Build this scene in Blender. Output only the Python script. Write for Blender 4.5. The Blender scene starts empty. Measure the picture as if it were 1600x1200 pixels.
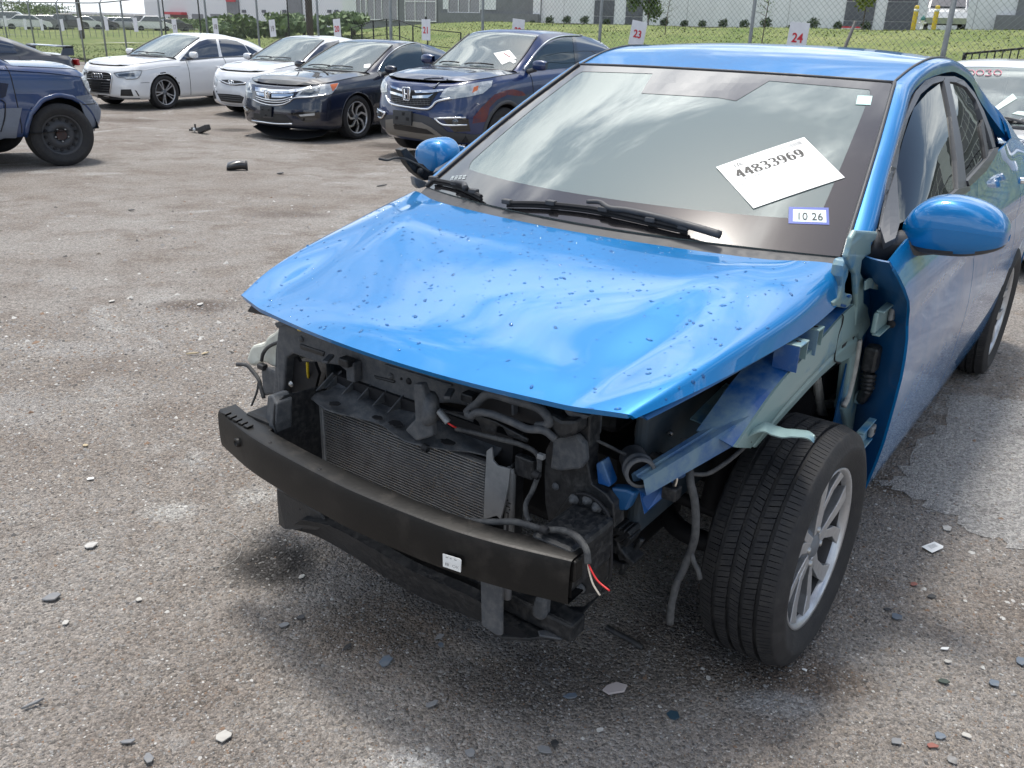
import bpy, bmesh, math, random
import numpy as np
from mathutils import Vector, Matrix
from mathutils.bvhtree import BVHTree
from mathutils.geometry import delaunay_2d_cdt
random.seed(7); RNG = np.random.default_rng(11)
D = bpy.data; SC = bpy.context.scene; COL = SC.collection
rad = math.radians

# ---------------------------------------------------------------- camera
FPX, PITCH, ROLL, CAMH = 1339.955, rad(22.6037), rad(1.77607), 1.48188
FW = np.array([0, math.cos(PITCH), -math.sin(PITCH)])
_r = np.array([1., 0, 0]); _u = np.cross(_r, FW)
RT = math.cos(ROLL)*_r + math.sin(ROLL)*_u
UP = -math.sin(ROLL)*_r + math.cos(ROLL)*_u
EYE = np.array([0, 0, CAMH])
cam_d = D.cameras.new('camera'); cam = D.objects.new('camera', cam_d); COL.objects.link(cam)
cam_d.sensor_fit = 'HORIZONTAL'; cam_d.sensor_width = 36; cam_d.lens = 36*FPX/1600
cam_d.clip_start = 0.05; cam_d.clip_end = 3000
cam.matrix_world = Matrix(((RT[0], UP[0], -FW[0], 0), (RT[1], UP[1], -FW[1], 0), (RT[2], UP[2], -FW[2], CAMH), (0, 0, 0, 1)))
SC.camera = cam

# ---------------------------------------------------------------- sky and sun
SUN_EL, SUN_AZ = rad(73), rad(-12)          # azimuth clockwise from +Y
W = D.worlds.new('World'); SC.world = W; W.use_nodes = True
nt = W.node_tree; nt.nodes.clear()
def wn(t, **k):
    n = nt.nodes.new(t)
    for a, b in k.items(): setattr(n, a, b)
    return n
sky = wn('ShaderNodeTexSky', sky_type='NISHITA', sun_disc=False)
sky.sun_elevation = SUN_EL; sky.sun_rotation = SUN_AZ; sky.air_density = 1.0; sky.dust_density = 1.6
tc = wn('ShaderNodeTexCoord'); sep = wn('ShaderNodeSeparateXYZ'); nt.links.new(tc.outputs['Generated'], sep.inputs[0])
mz = wn('ShaderNodeMath', operation='MAXIMUM'); mz.inputs[1].default_value = 0.0; nt.links.new(sep.outputs[2], mz.inputs[0])
az = wn('ShaderNodeMath', operation='ADD'); az.inputs[1].default_value = 0.22; nt.links.new(mz.outputs[0], az.inputs[0])
dv = []
for i in (0, 1):
    d_ = wn('ShaderNodeMath', operation='DIVIDE'); nt.links.new(sep.outputs[i], d_.inputs[0]); nt.links.new(az.outputs[0], d_.inputs[1]); dv.append(d_)
cmb = wn('ShaderNodeCombineXYZ'); nt.links.new(dv[0].outputs[0], cmb.inputs[0]); nt.links.new(dv[1].outputs[0], cmb.inputs[1]); cmb.inputs[2].default_value = 3.1
def noise(scale, detail, rough, dist=0.0):
    n = wn('ShaderNodeTexNoise'); n.inputs['Scale'].default_value = scale; n.inputs['Detail'].default_value = detail
    n.inputs['Roughness'].default_value = rough; n.inputs['Distortion'].default_value = dist
    nt.links.new(cmb.outputs[0], n.inputs['Vector']); return n
n1 = noise(1.5, 10, .60, .5); n2 = noise(2.3, 8, .6)
cov = wn('ShaderNodeMapRange'); cov.interpolation_type = 'SMOOTHSTEP'
cov.inputs['From Min'].default_value = .45; cov.inputs['From Max'].default_value = .60; nt.links.new(n1.outputs['Fac'], cov.inputs['Value'])
# thin cloud is brightest round the sun that shines through it
sunv = (math.sin(SUN_AZ)*math.cos(SUN_EL), math.cos(SUN_AZ)*math.cos(SUN_EL), math.sin(SUN_EL))
dot = wn('ShaderNodeVectorMath', operation='DOT_PRODUCT'); nt.links.new(tc.outputs['Generated'], dot.inputs[0]); dot.inputs[1].default_value = sunv
glow = wn('ShaderNodeMapRange'); glow.interpolation_type = 'SMOOTHERSTEP'; glow.inputs['From Min'].default_value = .74; glow.inputs['From Max'].default_value = 1.0; nt.links.new(dot.outputs['Value'], glow.inputs['Value'])
lit = wn('ShaderNodeMixRGB'); nt.links.new(glow.outputs[0], lit.inputs['Fac']); lit.inputs[1].default_value = (12.5, 12.9, 13.2, 1); lit.inputs[2].default_value = (52, 51, 49, 1)
dark = wn('ShaderNodeMixRGB'); nt.links.new(glow.outputs[0], dark.inputs['Fac']); dark.inputs[1].default_value = (6.5, 7.4, 8.4, 1); dark.inputs[2].default_value = (20, 20.6, 21, 1)
sh_ = wn('ShaderNodeMapRange'); sh_.interpolation_type = 'SMOOTHSTEP'; sh_.inputs['From Min'].default_value = .38; sh_.inputs['From Max'].default_value = .60; nt.links.new(n2.outputs['Fac'], sh_.inputs['Value'])
shade = wn('ShaderNodeMixRGB'); nt.links.new(sh_.outputs[0], shade.inputs['Fac']); nt.links.new(dark.outputs[0], shade.inputs[1]); nt.links.new(lit.outputs[0], shade.inputs[2])
mixc = wn('ShaderNodeMixRGB'); nt.links.new(cov.outputs[0], mixc.inputs['Fac']); nt.links.new(sky.outputs[0], mixc.inputs[1]); nt.links.new(shade.outputs[0], mixc.inputs[2])
# the sky whitens towards the horizon
hz = wn('ShaderNodeMapRange'); hz.inputs['From Min'].default_value = 0.0; hz.inputs['From Max'].default_value = .22; hz.inputs['To Min'].default_value = .8; hz.inputs['To Max'].default_value = 0
nt.links.new(mz.outputs[0], hz.inputs['Value'])
mixh = wn('ShaderNodeMixRGB'); nt.links.new(hz.outputs[0], mixh.inputs['Fac']); nt.links.new(mixc.outputs[0], mixh.inputs[1]); mixh.inputs[2].default_value = (9.6, 10.2, 10.8, 1)
bg = wn('ShaderNodeBackground'); bg.inputs['Strength'].default_value = .10; nt.links.new(mixh.outputs[0], bg.inputs['Color'])
wo = wn('ShaderNodeOutputWorld'); nt.links.new(bg.outputs[0], wo.inputs[0])
sd = D.lights.new('sun', 'SUN'); sun = D.objects.new('sun', sd); COL.objects.link(sun)
sd.energy = 2.15; sd.angle = rad(10.0); sd.color = (1, .955, .88)
sv = Vector((math.sin(SUN_AZ)*math.cos(SUN_EL), math.cos(SUN_AZ)*math.cos(SUN_EL), math.sin(SUN_EL)))
sun.rotation_euler = sv.to_track_quat('Z', 'Y').to_euler()
SC.view_settings.view_transform = 'Standard'; SC.view_settings.look = 'None'
SC.view_settings.exposure = 0.6; SC.view_settings.gamma = 1.0; SC.view_settings.use_curve_mapping = False
SC.cycles.max_bounces = 8; SC.cycles.transparent_max_bounces = 24; SC.cycles.glossy_bounces = 4; SC.cycles.diffuse_bounces = 3
SC.cycles.caustics_reflective = False; SC.cycles.caustics_refractive = False
# ---------------------------------------------------------------- materials
MATS = {}
def mat(name, col, rough=.5, metal=0., coat=0., noise=None, bump=0., spec=.5, coat_rough=.03, alpha=None):
    """noise=(scale, colour, amount): mottles the base colour with dust or wear of another colour"""
    if name in MATS: return MATS[name]
    m = D.materials.new(name); m.use_nodes = True; t = m.node_tree; b = t.nodes['Principled BSDF']
    b.inputs['Base Color'].default_value = (*col, 1); b.inputs['Roughness'].default_value = rough; b.inputs['Metallic'].default_value = metal
    b.inputs['Coat Weight'].default_value = coat; b.inputs['Coat Roughness'].default_value = coat_rough; b.inputs['Specular IOR Level'].default_value = spec; b.inputs['Coat IOR'].default_value = 1.55
    if noise or bump:
        tc = t.nodes.new('ShaderNodeTexCoord')
    if noise:
        sc, c2, amt = noise[:3]; lo, hi = noise[3:] if len(noise) > 3 else (.42, .68)
        n = t.nodes.new('ShaderNodeTexNoise'); n.inputs['Scale'].default_value = sc; n.inputs['Detail'].default_value = 8; n.inputs['Roughness'].default_value = .62
        t.links.new(tc.outputs['Object'], n.inputs['Vector'])
        r = t.nodes.new('ShaderNodeMapRange'); r.inputs['From Min'].default_value = lo; r.inputs['From Max'].default_value = hi; r.inputs['To Max'].default_value = amt
        t.links.new(n.outputs['Fac'], r.inputs['Value'])
        mx = t.nodes.new('ShaderNodeMixRGB'); mx.inputs[1].default_value = (*col, 1); mx.inputs[2].default_value = (*c2, 1)
        t.links.new(r.outputs[0], mx.inputs['Fac']); t.links.new(mx.outputs[0], b.inputs['Base Color'])
        if rough < .9:
            r2 = t.nodes.new('ShaderNodeMapRange'); r2.inputs['From Min'].default_value = lo; r2.inputs['From Max'].default_value = hi
            r2.inputs['To Min'].default_value = rough; r2.inputs['To Max'].default_value = min(1, rough+.25); t.links.new(n.outputs['Fac'], r2.inputs['Value']); t.links.new(r2.outputs[0], b.inputs['Roughness'])
    if bump:
        n = t.nodes.new('ShaderNodeTexNoise'); n.inputs['Scale'].default_value = 140; n.inputs['Detail'].default_value = 6
        t.links.new(tc.outputs['Object'], n.inputs['Vector'])
        bp = t.nodes.new('ShaderNodeBump'); bp.inputs['Strength'].default_value = bump; bp.inputs['Distance'].default_value = .004
        t.links.new(n.outputs['Fac'], bp.inputs['Height']); t.links.new(bp.outputs[0], b.inputs['Normal'])
    MATS[name] = m; return m
def glass(name, tint, ior=1.55, gloss_rough=.0, body=None):
    """thin pane: Fresnel mirror over a tinted see-through body"""
    if name in MATS: return MATS[name]
    m = D.materials.new(name); m.use_nodes = True; t = m.node_tree; t.nodes.clear()
    o = t.nodes.new('ShaderNodeOutputMaterial'); mx = t.nodes.new('ShaderNodeMixShader'); f = t.nodes.new('ShaderNodeFresnel'); f.inputs['IOR'].default_value = ior
    g = t.nodes.new('ShaderNodeBsdfGlossy'); g.inputs['Roughness'].default_value = gloss_rough; g.inputs['Color'].default_value = (.97, 1, .99, 1)
    tr = t.nodes.new('ShaderNodeBsdfTransparent'); tr.inputs['Color'].default_value = (*tint, 1)
    src = tr.outputs[0]
    if body:
        df = t.nodes.new('ShaderNodeBsdfDiffuse'); df.inputs['Color'].default_value = (*body[0], 1)
        m2 = t.nodes.new('ShaderNodeMixShader'); m2.inputs['Fac'].default_value = body[1]; t.links.new(tr.outputs[0], m2.inputs[1]); t.links.new(df.outputs[0], m2.inputs[2]); src = m2.outputs[0]
    t.links.new(f.outputs[0], mx.inputs['Fac']); t.links.new(src, mx.inputs[1]); t.links.new(g.outputs[0], mx.inputs[2]); t.links.new(mx.outputs[0], o.inputs[0])
    MATS[name] = m; return m

# ---------------------------------------------------------------- objects
def link(o, parent=None):
    COL.objects.link(o)
    if parent is not None: o.parent = parent
    return o
def mesh(name, v, f, m, parent=None, smooth=False, solid=0., bevel=0., autosm=None, offset=-1., seg=2):
    if solid and smooth: v, f, rim0 = thicken(v, f, solid)
    me = D.meshes.new(name); me.from_pydata([tuple(map(float, p)) for p in v], [], [tuple(map(int, q)) for q in f]); me.update()
    if m is not None: me.materials.append(m)
    if smooth: me.polygons.foreach_set('use_smooth', [(i < rim0 if solid else True) for i in range(len(me.polygons))])
    o = link(D.objects.new(name, me), parent)
    if solid and not smooth:
        s = o.modifiers.new('solid', 'SOLIDIFY'); s.thickness = solid; s.offset = offset
    if bevel:
        b = o.modifiers.new('bevel', 'BEVEL'); b.width = bevel; b.segments = seg; b.limit_method = 'ANGLE'; b.angle_limit = rad(40)
    return o
def thicken(v, f, th):
    """give a smooth sheet a back and a crisp rim of its own vertices"""
    V = np.array(v, float); n = np.zeros_like(V)
    for q in f:
        a, b, c = V[q[0]], V[q[1]], V[q[-1]]; w = np.cross(b-a, c-a)
        if len(q) == 4: w = w+np.cross(V[q[2]]-V[q[1]], V[q[3]]-V[q[2]])
        for i in q: n[i] += w
    n /= np.linalg.norm(n, axis=1)[:, None]+1e-12; B = V-n*th; k = len(V)
    F = [tuple(q) for q in f]+[tuple(i+k for i in q[::-1]) for q in f]; rim0 = len(F)
    cnt = {}
    for q in f:
        for i in range(len(q)):
            e = (q[i], q[(i+1) % len(q)]); cnt[(min(e), max(e))] = cnt.get((min(e), max(e)), 0)+1
    ed = [(q[i], q[(i+1) % len(q)]) for q in f for i in range(len(q)) if cnt[(min(q[i], q[(i+1) % len(q)]), max(q[i], q[(i+1) % len(q)]))] == 1]
    ids = sorted({i for e in ed for i in e}); mp = {a: 2*k+2*j for j, a in enumerate(ids)}
    X = [p for i in ids for p in (V[i], B[i])]
    F += [(mp[a], mp[a]+1, mp[b]+1, mp[b]) for a, b in ed]
    return np.concatenate([V, B, np.array(X).reshape(-1, 3)]), F, rim0
def raw(name, v, f, m, parent=None, smooth=False):
    """big meshes from numpy arrays of equal-sized faces"""
    v = np.asarray(v, np.float32); f = np.asarray(f, np.int32); me = D.meshes.new(name)
    me.vertices.add(len(v)); me.vertices.foreach_set('co', v.ravel()); k = f.shape[1]
    me.loops.add(f.size); me.loops.foreach_set('vertex_index', f.ravel())
    me.polygons.add(len(f)); me.polygons.foreach_set('loop_start', np.arange(len(f), dtype=np.int32)*k)
    if smooth: me.polygons.foreach_set('use_smooth', np.ones(len(f), bool))
    me.update(calc_edges=True); me.validate()
    ms = m if isinstance(m, (list, tuple)) else [m]
    for q in ms: me.materials.append(q)
    return link(D.objects.new(name, me), parent)
def tag(o, label=None, cat=None, group=None, kind=None):
    if label: o['label'] = label
    if cat: o['category'] = cat
    if group: o['group'] = group
    if kind: o['kind'] = kind
    return o
def empty(name, loc=(0, 0, 0), rz=0.):
    o = D.objects.new(name, None); COL.objects.link(o); o.location = loc; o.rotation_euler = (0, 0, rz); o.empty_display_size = .1; return o
def copy_tree(o, parent=None):
    c = o.copy(); COL.objects.link(c)
    if parent is not None: c.parent = parent
    for ch in list(o.children): copy_tree(ch, c)
    return c
class MB:
    """collects shapes, links them as ONE mesh"""
    def __init__(s): s.v = []; s.f = []
    def add(s, v, f):
        b = len(s.v); s.v += [tuple(map(float, p)) for p in v]; s.f += [tuple(int(i)+b for i in q) for q in f]; return s
    def box(s, c, size, rot=None):
        x, y, z = [q/2 for q in size]
        v = [Vector((i*x, j*y, k*z)) for i in (-1, 1) for j in (-1, 1) for k in (-1, 1)]
        if rot is not None: v = [rot @ p for p in v]
        v = [p+Vector(c) for p in v]
        return s.add(v, [(0, 1, 3, 2), (4, 6, 7, 5), (0, 4, 5, 1), (2, 3, 7, 6), (0, 2, 6, 4), (1, 5, 7, 3)])
    def tube(s, pts, r, n=8, caps=True, taper=None):
        v, f = tube_vf(pts, r, n, caps, taper); return s.add(v, f)
    def prism(s, poly, axis_vec):
        n = len(poly); p2 = [tuple(np.array(p)+np.array(axis_vec)) for p in poly]
        return s.add(list(poly)+p2, [tuple(range(n))[::-1], tuple(range(n, 2*n))]+[(i, (i+1) % n, n+(i+1) % n, n+i) for i in range(n)])
    def lathe(s, prof, c, ax=(0, 1, 0), n=32):
        v, f = lathe_vf(prof, c, ax, n); return s.add(v, f)
    def build(s, name, m, parent=None, **k): return mesh(name, s.v, s.f, m, parent, **k)
def fix_normals(o):
    bm = bmesh.new(); bm.from_mesh(o.data); bmesh.ops.recalc_face_normals(bm, faces=bm.faces); bm.to_mesh(o.data); bm.free(); return o
def tube_vf(pts, r, n=8, caps=True, taper=None):
    P = np.array(pts, float); k = len(P); T = np.gradient(P, axis=0); T /= np.linalg.norm(T, axis=1)[:, None]+1e-12
    nrm = np.cross(T[0], [0, 0, 1.]);
    if np.linalg.norm(nrm) < .1: nrm = np.cross(T[0], [1., 0, 0])
    nrm /= np.linalg.norm(nrm); v = []
    for i in range(k):
        nrm = nrm-T[i]*(nrm@T[i]); nrm /= np.linalg.norm(nrm)+1e-12; bi = np.cross(T[i], nrm)
        rr = (r[i] if hasattr(r, '__len__') else r)*(1 if taper is None else 1+(taper-1)*i/(k-1))
        for j in range(n):
            a = 2*math.pi*j/n; v.append(P[i]+rr*(math.cos(a)*nrm+math.sin(a)*bi))
    f = [(i*n+j, i*n+(j+1) % n, (i+1)*n+(j+1) % n, (i+1)*n+j) for i in range(k-1) for j in range(n)]
    if caps: f += [tuple(range(n))[::-1], tuple(range((k-1)*n, k*n))]
    return v, f
def tube(name, pts, r, m, parent=None, n=8, sm=6, taper=None):
    v, f = tube_vf(spline(pts, sm) if sm else pts, r, n, True, taper); return mesh(name, v, f, m, parent, smooth=True)
def lathe_vf(prof, c, ax=(0, 1, 0), n=32):
    """profile [(radius, along)] turned about ax through c"""
    a = np.array(ax, float); a /= np.linalg.norm(a); u = np.cross(a, [0, 0, 1.]);
    if np.linalg.norm(u) < .1: u = np.cross(a, [1., 0, 0])
    u /= np.linalg.norm(u); w = np.cross(a, u); v = []; k = len(prof)
    for r, h in prof:
        for j in range(n):
            t = 2*math.pi*j/n; v.append(np.array(c)+a*h+r*(math.cos(t)*u+math.sin(t)*w))
    f = [(i*n+j, i*n+(j+1) % n, (i+1)*n+(j+1) % n, (i+1)*n+j) for i in range(k-1) for j in range(n)]
    return v, f
def lathe(name, prof, c, m, parent=None, ax=(0, 1, 0), n=32, smooth=True):
    v, f = lathe_vf(prof, c, ax, n); o = mesh(name, v, f, m, parent, smooth=smooth); fix_normals(o); return o
def box(name, c, size, m, parent=None, bevel=0., rot=None):
    return MB().box(c, size, rot).build(name, m, parent, bevel=bevel)
def spline(pts, sub=6, closed=False):
    """Catmull-Rom through points of any dimension"""
    P = [np.array(p, float) for p in pts]; n = len(P); out = []
    if n < 3 and not closed: return np.array([P[0]+(P[-1]-P[0])*t for t in np.linspace(0, 1, sub+1)])
    rng = range(n if closed else n-1)
    for i in rng:
        p1, p2 = P[i], P[(i+1) % n]
        p0 = P[i-1] if (i > 0 or closed) else 2*p1-p2
        p3 = P[(i+2) % n] if (i+2 < n or closed) else 2*p2-p1
        for t in np.arange(sub)/sub:
            out.append(.5*((2*p1)+(-p0+p2)*t+(2*p0-5*p1+4*p2-p3)*t*t+(-p0+3*p1-3*p2+p3)*t**3))
    if not closed: out.append(P[-1])
    return np.array(out)
def resample(pts, n, u=None):
    """n points along a polyline by chord length (or at fractions u)"""
    P = np.array(pts, float); s = np.r_[0, np.cumsum(np.linalg.norm(np.diff(P, axis=0), axis=1))]; s /= s[-1]
    q = np.linspace(0, 1, n) if u is None else np.asarray(u)
    return np.stack([np.interp(q, s, P[:, k]) for k in range(P.shape[1])], -1)
def grid_vf(G):
    n, m = G.shape[:2]; v = G.reshape(-1, 3); f = [(i*m+j, i*m+j+1, (i+1)*m+j+1, (i+1)*m+j) for i in range(n-1) for j in range(m-1)]
    return v, f
def grid(name, G, m, parent=None, solid=0., offset=-1., flip=False):
    v, f = grid_vf(G)
    if flip: f = [q[::-1] for q in f]
    return mesh(name, v, f, m, parent, smooth=True, solid=solid, offset=offset)
def mirror_y(G): 
    H = np.array(G, float); H[..., 1] *= -1; return H
def coons(F, B, L, R):
    """bilinear Coons patch: F,B front/back curves (m pts), L,R side curves (n pts)"""
    F, B, L, R = map(lambda a: np.array(a, float), (F, B, L, R)); m, n = len(F), len(L)
    u = np.linspace(0, 1, n)[:, None, None]; v = np.linspace(0, 1, m)[None, :, None]
    return (1-u)*F[None]+u*B[None]+(1-v)*L[:, None]+v*R[:, None]-((1-u)*(1-v)*F[0]+(1-u)*v*F[-1]+u*(1-v)*B[0]+u*v*B[-1])

# ---------------------------------------------------------------- from a point of the photograph to a place in the scene
def ray(px, py): return FW+RT*(px-800)/FPX+UP*(600-py)/FPX
def gz(y):
    """the yard falls gently away from the blue car"""
    t = np.clip((np.asarray(y, float)-4.5)/9.5, 0, 1); return -.25*t*t*(3-2*t)
def ground_pt(px, py, z=0.):
    d = ray(px, py); g = 0.
    for _ in range(25): g = float(gz((EYE+d*(g+z-CAMH)/d[2])[1]))
    return EYE+d*(g+z-CAMH)/d[2]
class Frame:
    """a vehicle's own axes: x forward from the front axle, y left, z up"""
    def __init__(s, x, y, yaw, z=0.):
        s.o = np.array([x, y, z]); c, n = math.cos(yaw), math.sin(yaw); s.yaw = yaw
        s.R = np.array([[c, n, 0], [-n, c, 0], [0, 0, 1.]])
    def ray(s, px, py): return s.R@(EYE-s.o), s.R@ray(px, py)
    def at(s, px, py, ax, val):
        o, d = s.ray(px, py); return o+d*(val-o[ax])/d[ax]
    def X(s, px, py, v): return s.at(px, py, 0, v)
    def Y(s, px, py, v): return s.at(px, py, 1, v)
    def Z(s, px, py, v): return s.at(px, py, 2, v)
    def cast(s, px, py, bvh):
        o, d = s.ray(px, py); d = d/np.linalg.norm(d); h, n, i, t = bvh.ray_cast(Vector(o), Vector(d))
        if h is None: return None, None
        n = np.array(n); n = n if n@d < 0 else -n
        return np.array(h), n
    def world(s, p): return s.R.T@np.array(p, float)+s.o
def fill2d(poly, step):
    """triangulate a 2D polygon with interior points"""
    P = [np.array(p, float) for p in poly]; b = []
    for i in range(len(P)):
        a, c = P[i], P[(i+1) % len(P)]; k = max(1, int(np.linalg.norm(c-a)/step))
        b += [a+(c-a)*t for t in np.arange(k)/k]
    A = np.array(b); n = len(b); lo, hi = A.min(0), A.max(0); ins = []
    xs = np.arange(lo[0]+step*.5, hi[0], step); ys = np.arange(lo[1]+step*.5, hi[1], step)
    for x in xs:
        for y in ys:
            c = False; j = n-1
            for i in range(n):
                if (A[i, 1] > y) != (A[j, 1] > y) and x < (A[j, 0]-A[i, 0])*(y-A[i, 1])/(A[j, 1]-A[i, 1])+A[i, 0]: c = not c
                j = i
            if c and np.min(np.hypot(A[:, 0]-x, A[:, 1]-y)) > step*.4: ins.append((x, y))
    v, e, f, *_ = delaunay_2d_cdt([Vector(p) for p in b]+[Vector(p) for p in ins], [(i, (i+1) % n) for i in range(n)], [], 1, 1e-5)
    return np.array([(p.x, p.y) for p in v]), [tuple(q) for q in f]
def zoomed(pts, z):
    """coordinates read off an enlarged crop (x0, y0, scale) to photo pixels"""
    return [(z[0]+p[0]/z[2], z[1]+p[1]/z[2]) for p in pts]
def cast_panel(name, pts, fr, bvh, m, parent, off=.004, thick=.012, step=5., both=False, z=None, smooth=False, curve=0):
    """a panel lying on a surface: outline read off the photograph, laid on the body and given thickness"""
    if z: pts = zoomed(pts, z)
    if curve: pts = [tuple(p) for p in spline(pts, curve, True)]
    v2, f = fill2d(pts, step); V = []; 
    for p in v2:
        h, n = fr.cast(p[0], p[1], bvh)
        if h is None:
            q = np.mean(np.array(pts), 0)
            for k in (.02, .05, .1, .2, .35, .5):
                w = p+(q-p)*k; h, n = fr.cast(w[0], w[1], bvh)
                if h is not None: break
            if h is None: h, n = (V[-1], np.array([0, 0, 0.])) if V else (np.zeros(3), np.zeros(3))
        V.append(h+n*off)
    V = np.array(V)
    # orient faces to the viewer
    o, _ = fr.ray(800, 600); ff = []
    for q in f:
        a, b, c = V[q[0]], V[q[1]], V[q[2]]
        ff.append(q if np.cross(b-a, c-a)@(o-a) > 0 else q[::-1])
    r = mesh(name, V, ff, m, parent, smooth=smooth, solid=thick, offset=-1.)
    if both:
        r2 = mesh(name, mirror_y(V), [q[::-1] for q in ff], m, parent, smooth=smooth, solid=thick, offset=-1.); return r, r2
    return r
def cast_line(name, pts, fr, bvh, r, m, parent, off=.002, z=None, both=False, sm=5, n=6):
    if z: pts = zoomed(pts, z)
    if sm and len(pts) > 2: pts = spline(pts, sm)
    else: pts = spline(pts, 8)
    P = []
    for p in pts:
        h, nn = fr.cast(p[0], p[1], bvh)
        if h is not None: P.append(h+nn*off)
    if len(P) < 2: return None
    v, f = tube_vf(P, r, n); o = mesh(name, v, f, m, parent, smooth=True)
    if both: mesh(name, mirror_y(v), [q[::-1] for q in f], m, parent, smooth=True)
    return o
# ---------------------------------------------------------------- paints, plastics, glass
DUST = (.30, .27, .24)
M_blue = mat('blue_paint', (.0, .165, .44), .32, .26, coat=1., spec=.2, noise=(3, (.002, .165, .42), .4))
M_bluein = mat('blue_inner_paint', (.004, .075, .27), .45, .2, coat=.3, noise=(6, (.20, .30, .33), .75, .46, .62))
M_primer = mat('grey_green_primer', (.215, .315, .315), .42, .1, coat=.3, noise=(5, (.01, .15, .34), .95, .53, .66))
M_jamb = mat('door_jamb_paint', (.004, .085, .24), .4, .2, coat=.4, noise=(9, (.02, .07, .15), .5))
M_trim = mat('satin_black_trim', (.045, .046, .05), .45, noise=(30, (.12, .12, .125), .35))
M_pillar = mat('grey_window_trim', (.09, .095, .105), .42)
M_plastic = mat('dusty_black_plastic', (.010, .0115, .014), .45, noise=(60, (.075, .072, .07), .6, .45, .75), bump=.3)
M_plasticg = mat('dusty_grey_plastic', (.06, .066, .075), .6, noise=(45, (.17, .165, .16), .65, .42, .72), bump=.3)
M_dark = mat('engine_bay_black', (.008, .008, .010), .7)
M_beam = mat('black_beam_coating', (.0045, .0043, .0043), .44, .0, spec=.35, noise=(13, (.05, .042, .035), .6, .52, .78), bump=.08)
M_rubber = mat('tyre_rubber', (.014, .014, .016), .72, noise=(30, (.06, .057, .053), .6, .45, .75), bump=.25)
M_sidewall = mat('tyre_sidewall', (.020, .020, .022), .6, noise=(8, (.06, .055, .05), .5))
M_alloy = mat('machined_alloy', (.55, .56, .58), .34, .75, noise=(16, (.30, .29, .28), .5))
M_alloyg = mat('grey_painted_alloy', (.16, .18, .21), .4, .4, noise=(12, (.25, .24, .22), .4))
M_alum = mat('dull_aluminium', (.30, .31, .32), .5, .5, noise=(20, (.16, .16, .16), .6))
M_fin = mat('condenser_fin', (.36, .35, .34), .5, .5, noise=(18, (.12, .10, .08), .5))
M_steel = mat('bolt_steel', (.45, .45, .44), .4, .8)
M_washer = mat('milky_plastic', (.62, .63, .56), .5, noise=(18, (.38, .36, .30), .5))
M_yellow = mat('yellow_plastic', (.60, .42, .01), .4)
M_white = mat('white_paper', (.82, .82, .80), .6)
M_ink = mat('black_ink', (.02, .02, .02), .6)
M_greyink = mat('grey_ink', (.35, .35, .35), .7)
M_red = mat('red_vinyl', (.50, .02, .035), .5)
M_redw = mat('red_wire', (.55, .02, .02), .45)
M_whitew = mat('white_wire', (.60, .52, .42), .5)
M_wire = mat('loom_tape', (.030, .031, .034), .65, noise=(40, (.13, .13, .125), .6), bump=.3)
M_stick = mat('sticker_blue', (.02, .06, .35), .4)
M_frit = mat('windscreen_frit', (.012, .011, .012), .12, coat=1., spec=.6)
M_glass = glass('windscreen_glass', (.60, .72, .70), 2.05, body=((.38, .47, .45), .37))
M_sglass = glass('side_glass', (.045, .055, .055), 1.9)
M_cabin = mat('cabin_grey', (.035, .036, .038), .8)
M_cabinl = mat('cabin_light', (.30, .29, .27), .85)
# ================================================================ the blue hatchback in the foreground
HF = Frame(0.111584, 2.305869, rad(-125.93696))
car = empty('wrecked_car', (HF.o[0], HF.o[1], 0), HF.yaw)
tag(car, 'bright blue hatchback in front, stripped of its bumper, headlights and left fender', 'car')

# ---- wheels ---------------------------------------------------
def tyre_mesh(r, w, ro, ribs=5, nblk=70, detail=True, m2=None):
    """tyre on axis y, outer side +y; tread blocks are part of the one moulding"""
    b = MB(); h = w/2
    gd = .009 if detail else .0
    prof = [(ro*.97, -h*.78), (ro, -h*.80), (ro+.012, -h*.88), ((r+ro)/2, -h*1.03), (r-.035, -h*.99), (r-.014, -h*.90), (r-gd, -h*.76), (r-gd, 0), (r-gd, h*.76), (r-.014, h*.90), (r-.035, h*.99), ((r+ro)/2, h*1.03), (ro+.012, h*.88), (ro, h*.80), (ro*.97, h*.78)]
    prof = [tuple(p) for p in spline(prof, 3)]
    b.lathe(prof, (0, 0, 0), (0, 1, 0), 72)
    nb = len(b.f)
    if detail:
        ys = np.array([-.80, -.525, -.425, -.19, -.095, .095, .19, .425, .525, .80])*h*1.06
        for k in range(ribs):
            y0, y1 = ys[2*k], ys[2*k+1]; shoulder = k in (0, 4); n = nblk*(2 if not shoulder else 2)
            for j in range(n):
                a0 = 2*math.pi*j/n+.13*k; a1 = a0+2*math.pi/n*(.86 if shoulder else (.90 if j % 2 else .80))
                sk = .0 if shoulder else (.55 if k != 2 else -.4)*2*math.pi/n
                v = []
                for (rr) in (r-gd-.003, r+.0005):
                    for (a, y, s_) in ((a0, y0, 0), (a1, y0, 0), (a1, y1, sk), (a0, y1, sk)):
                        q = rr-(.010 if (shoulder and abs(y) > h*.7) else 0)
                        v.append((q*math.cos(a+s_), y, q*math.sin(a+s_)))
                b.add(v, [(4, 5, 6, 7), (0, 1, 5, 4), (1, 2, 6, 5), (2, 3, 7, 6), (3, 0, 4, 7)])
    return b
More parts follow.
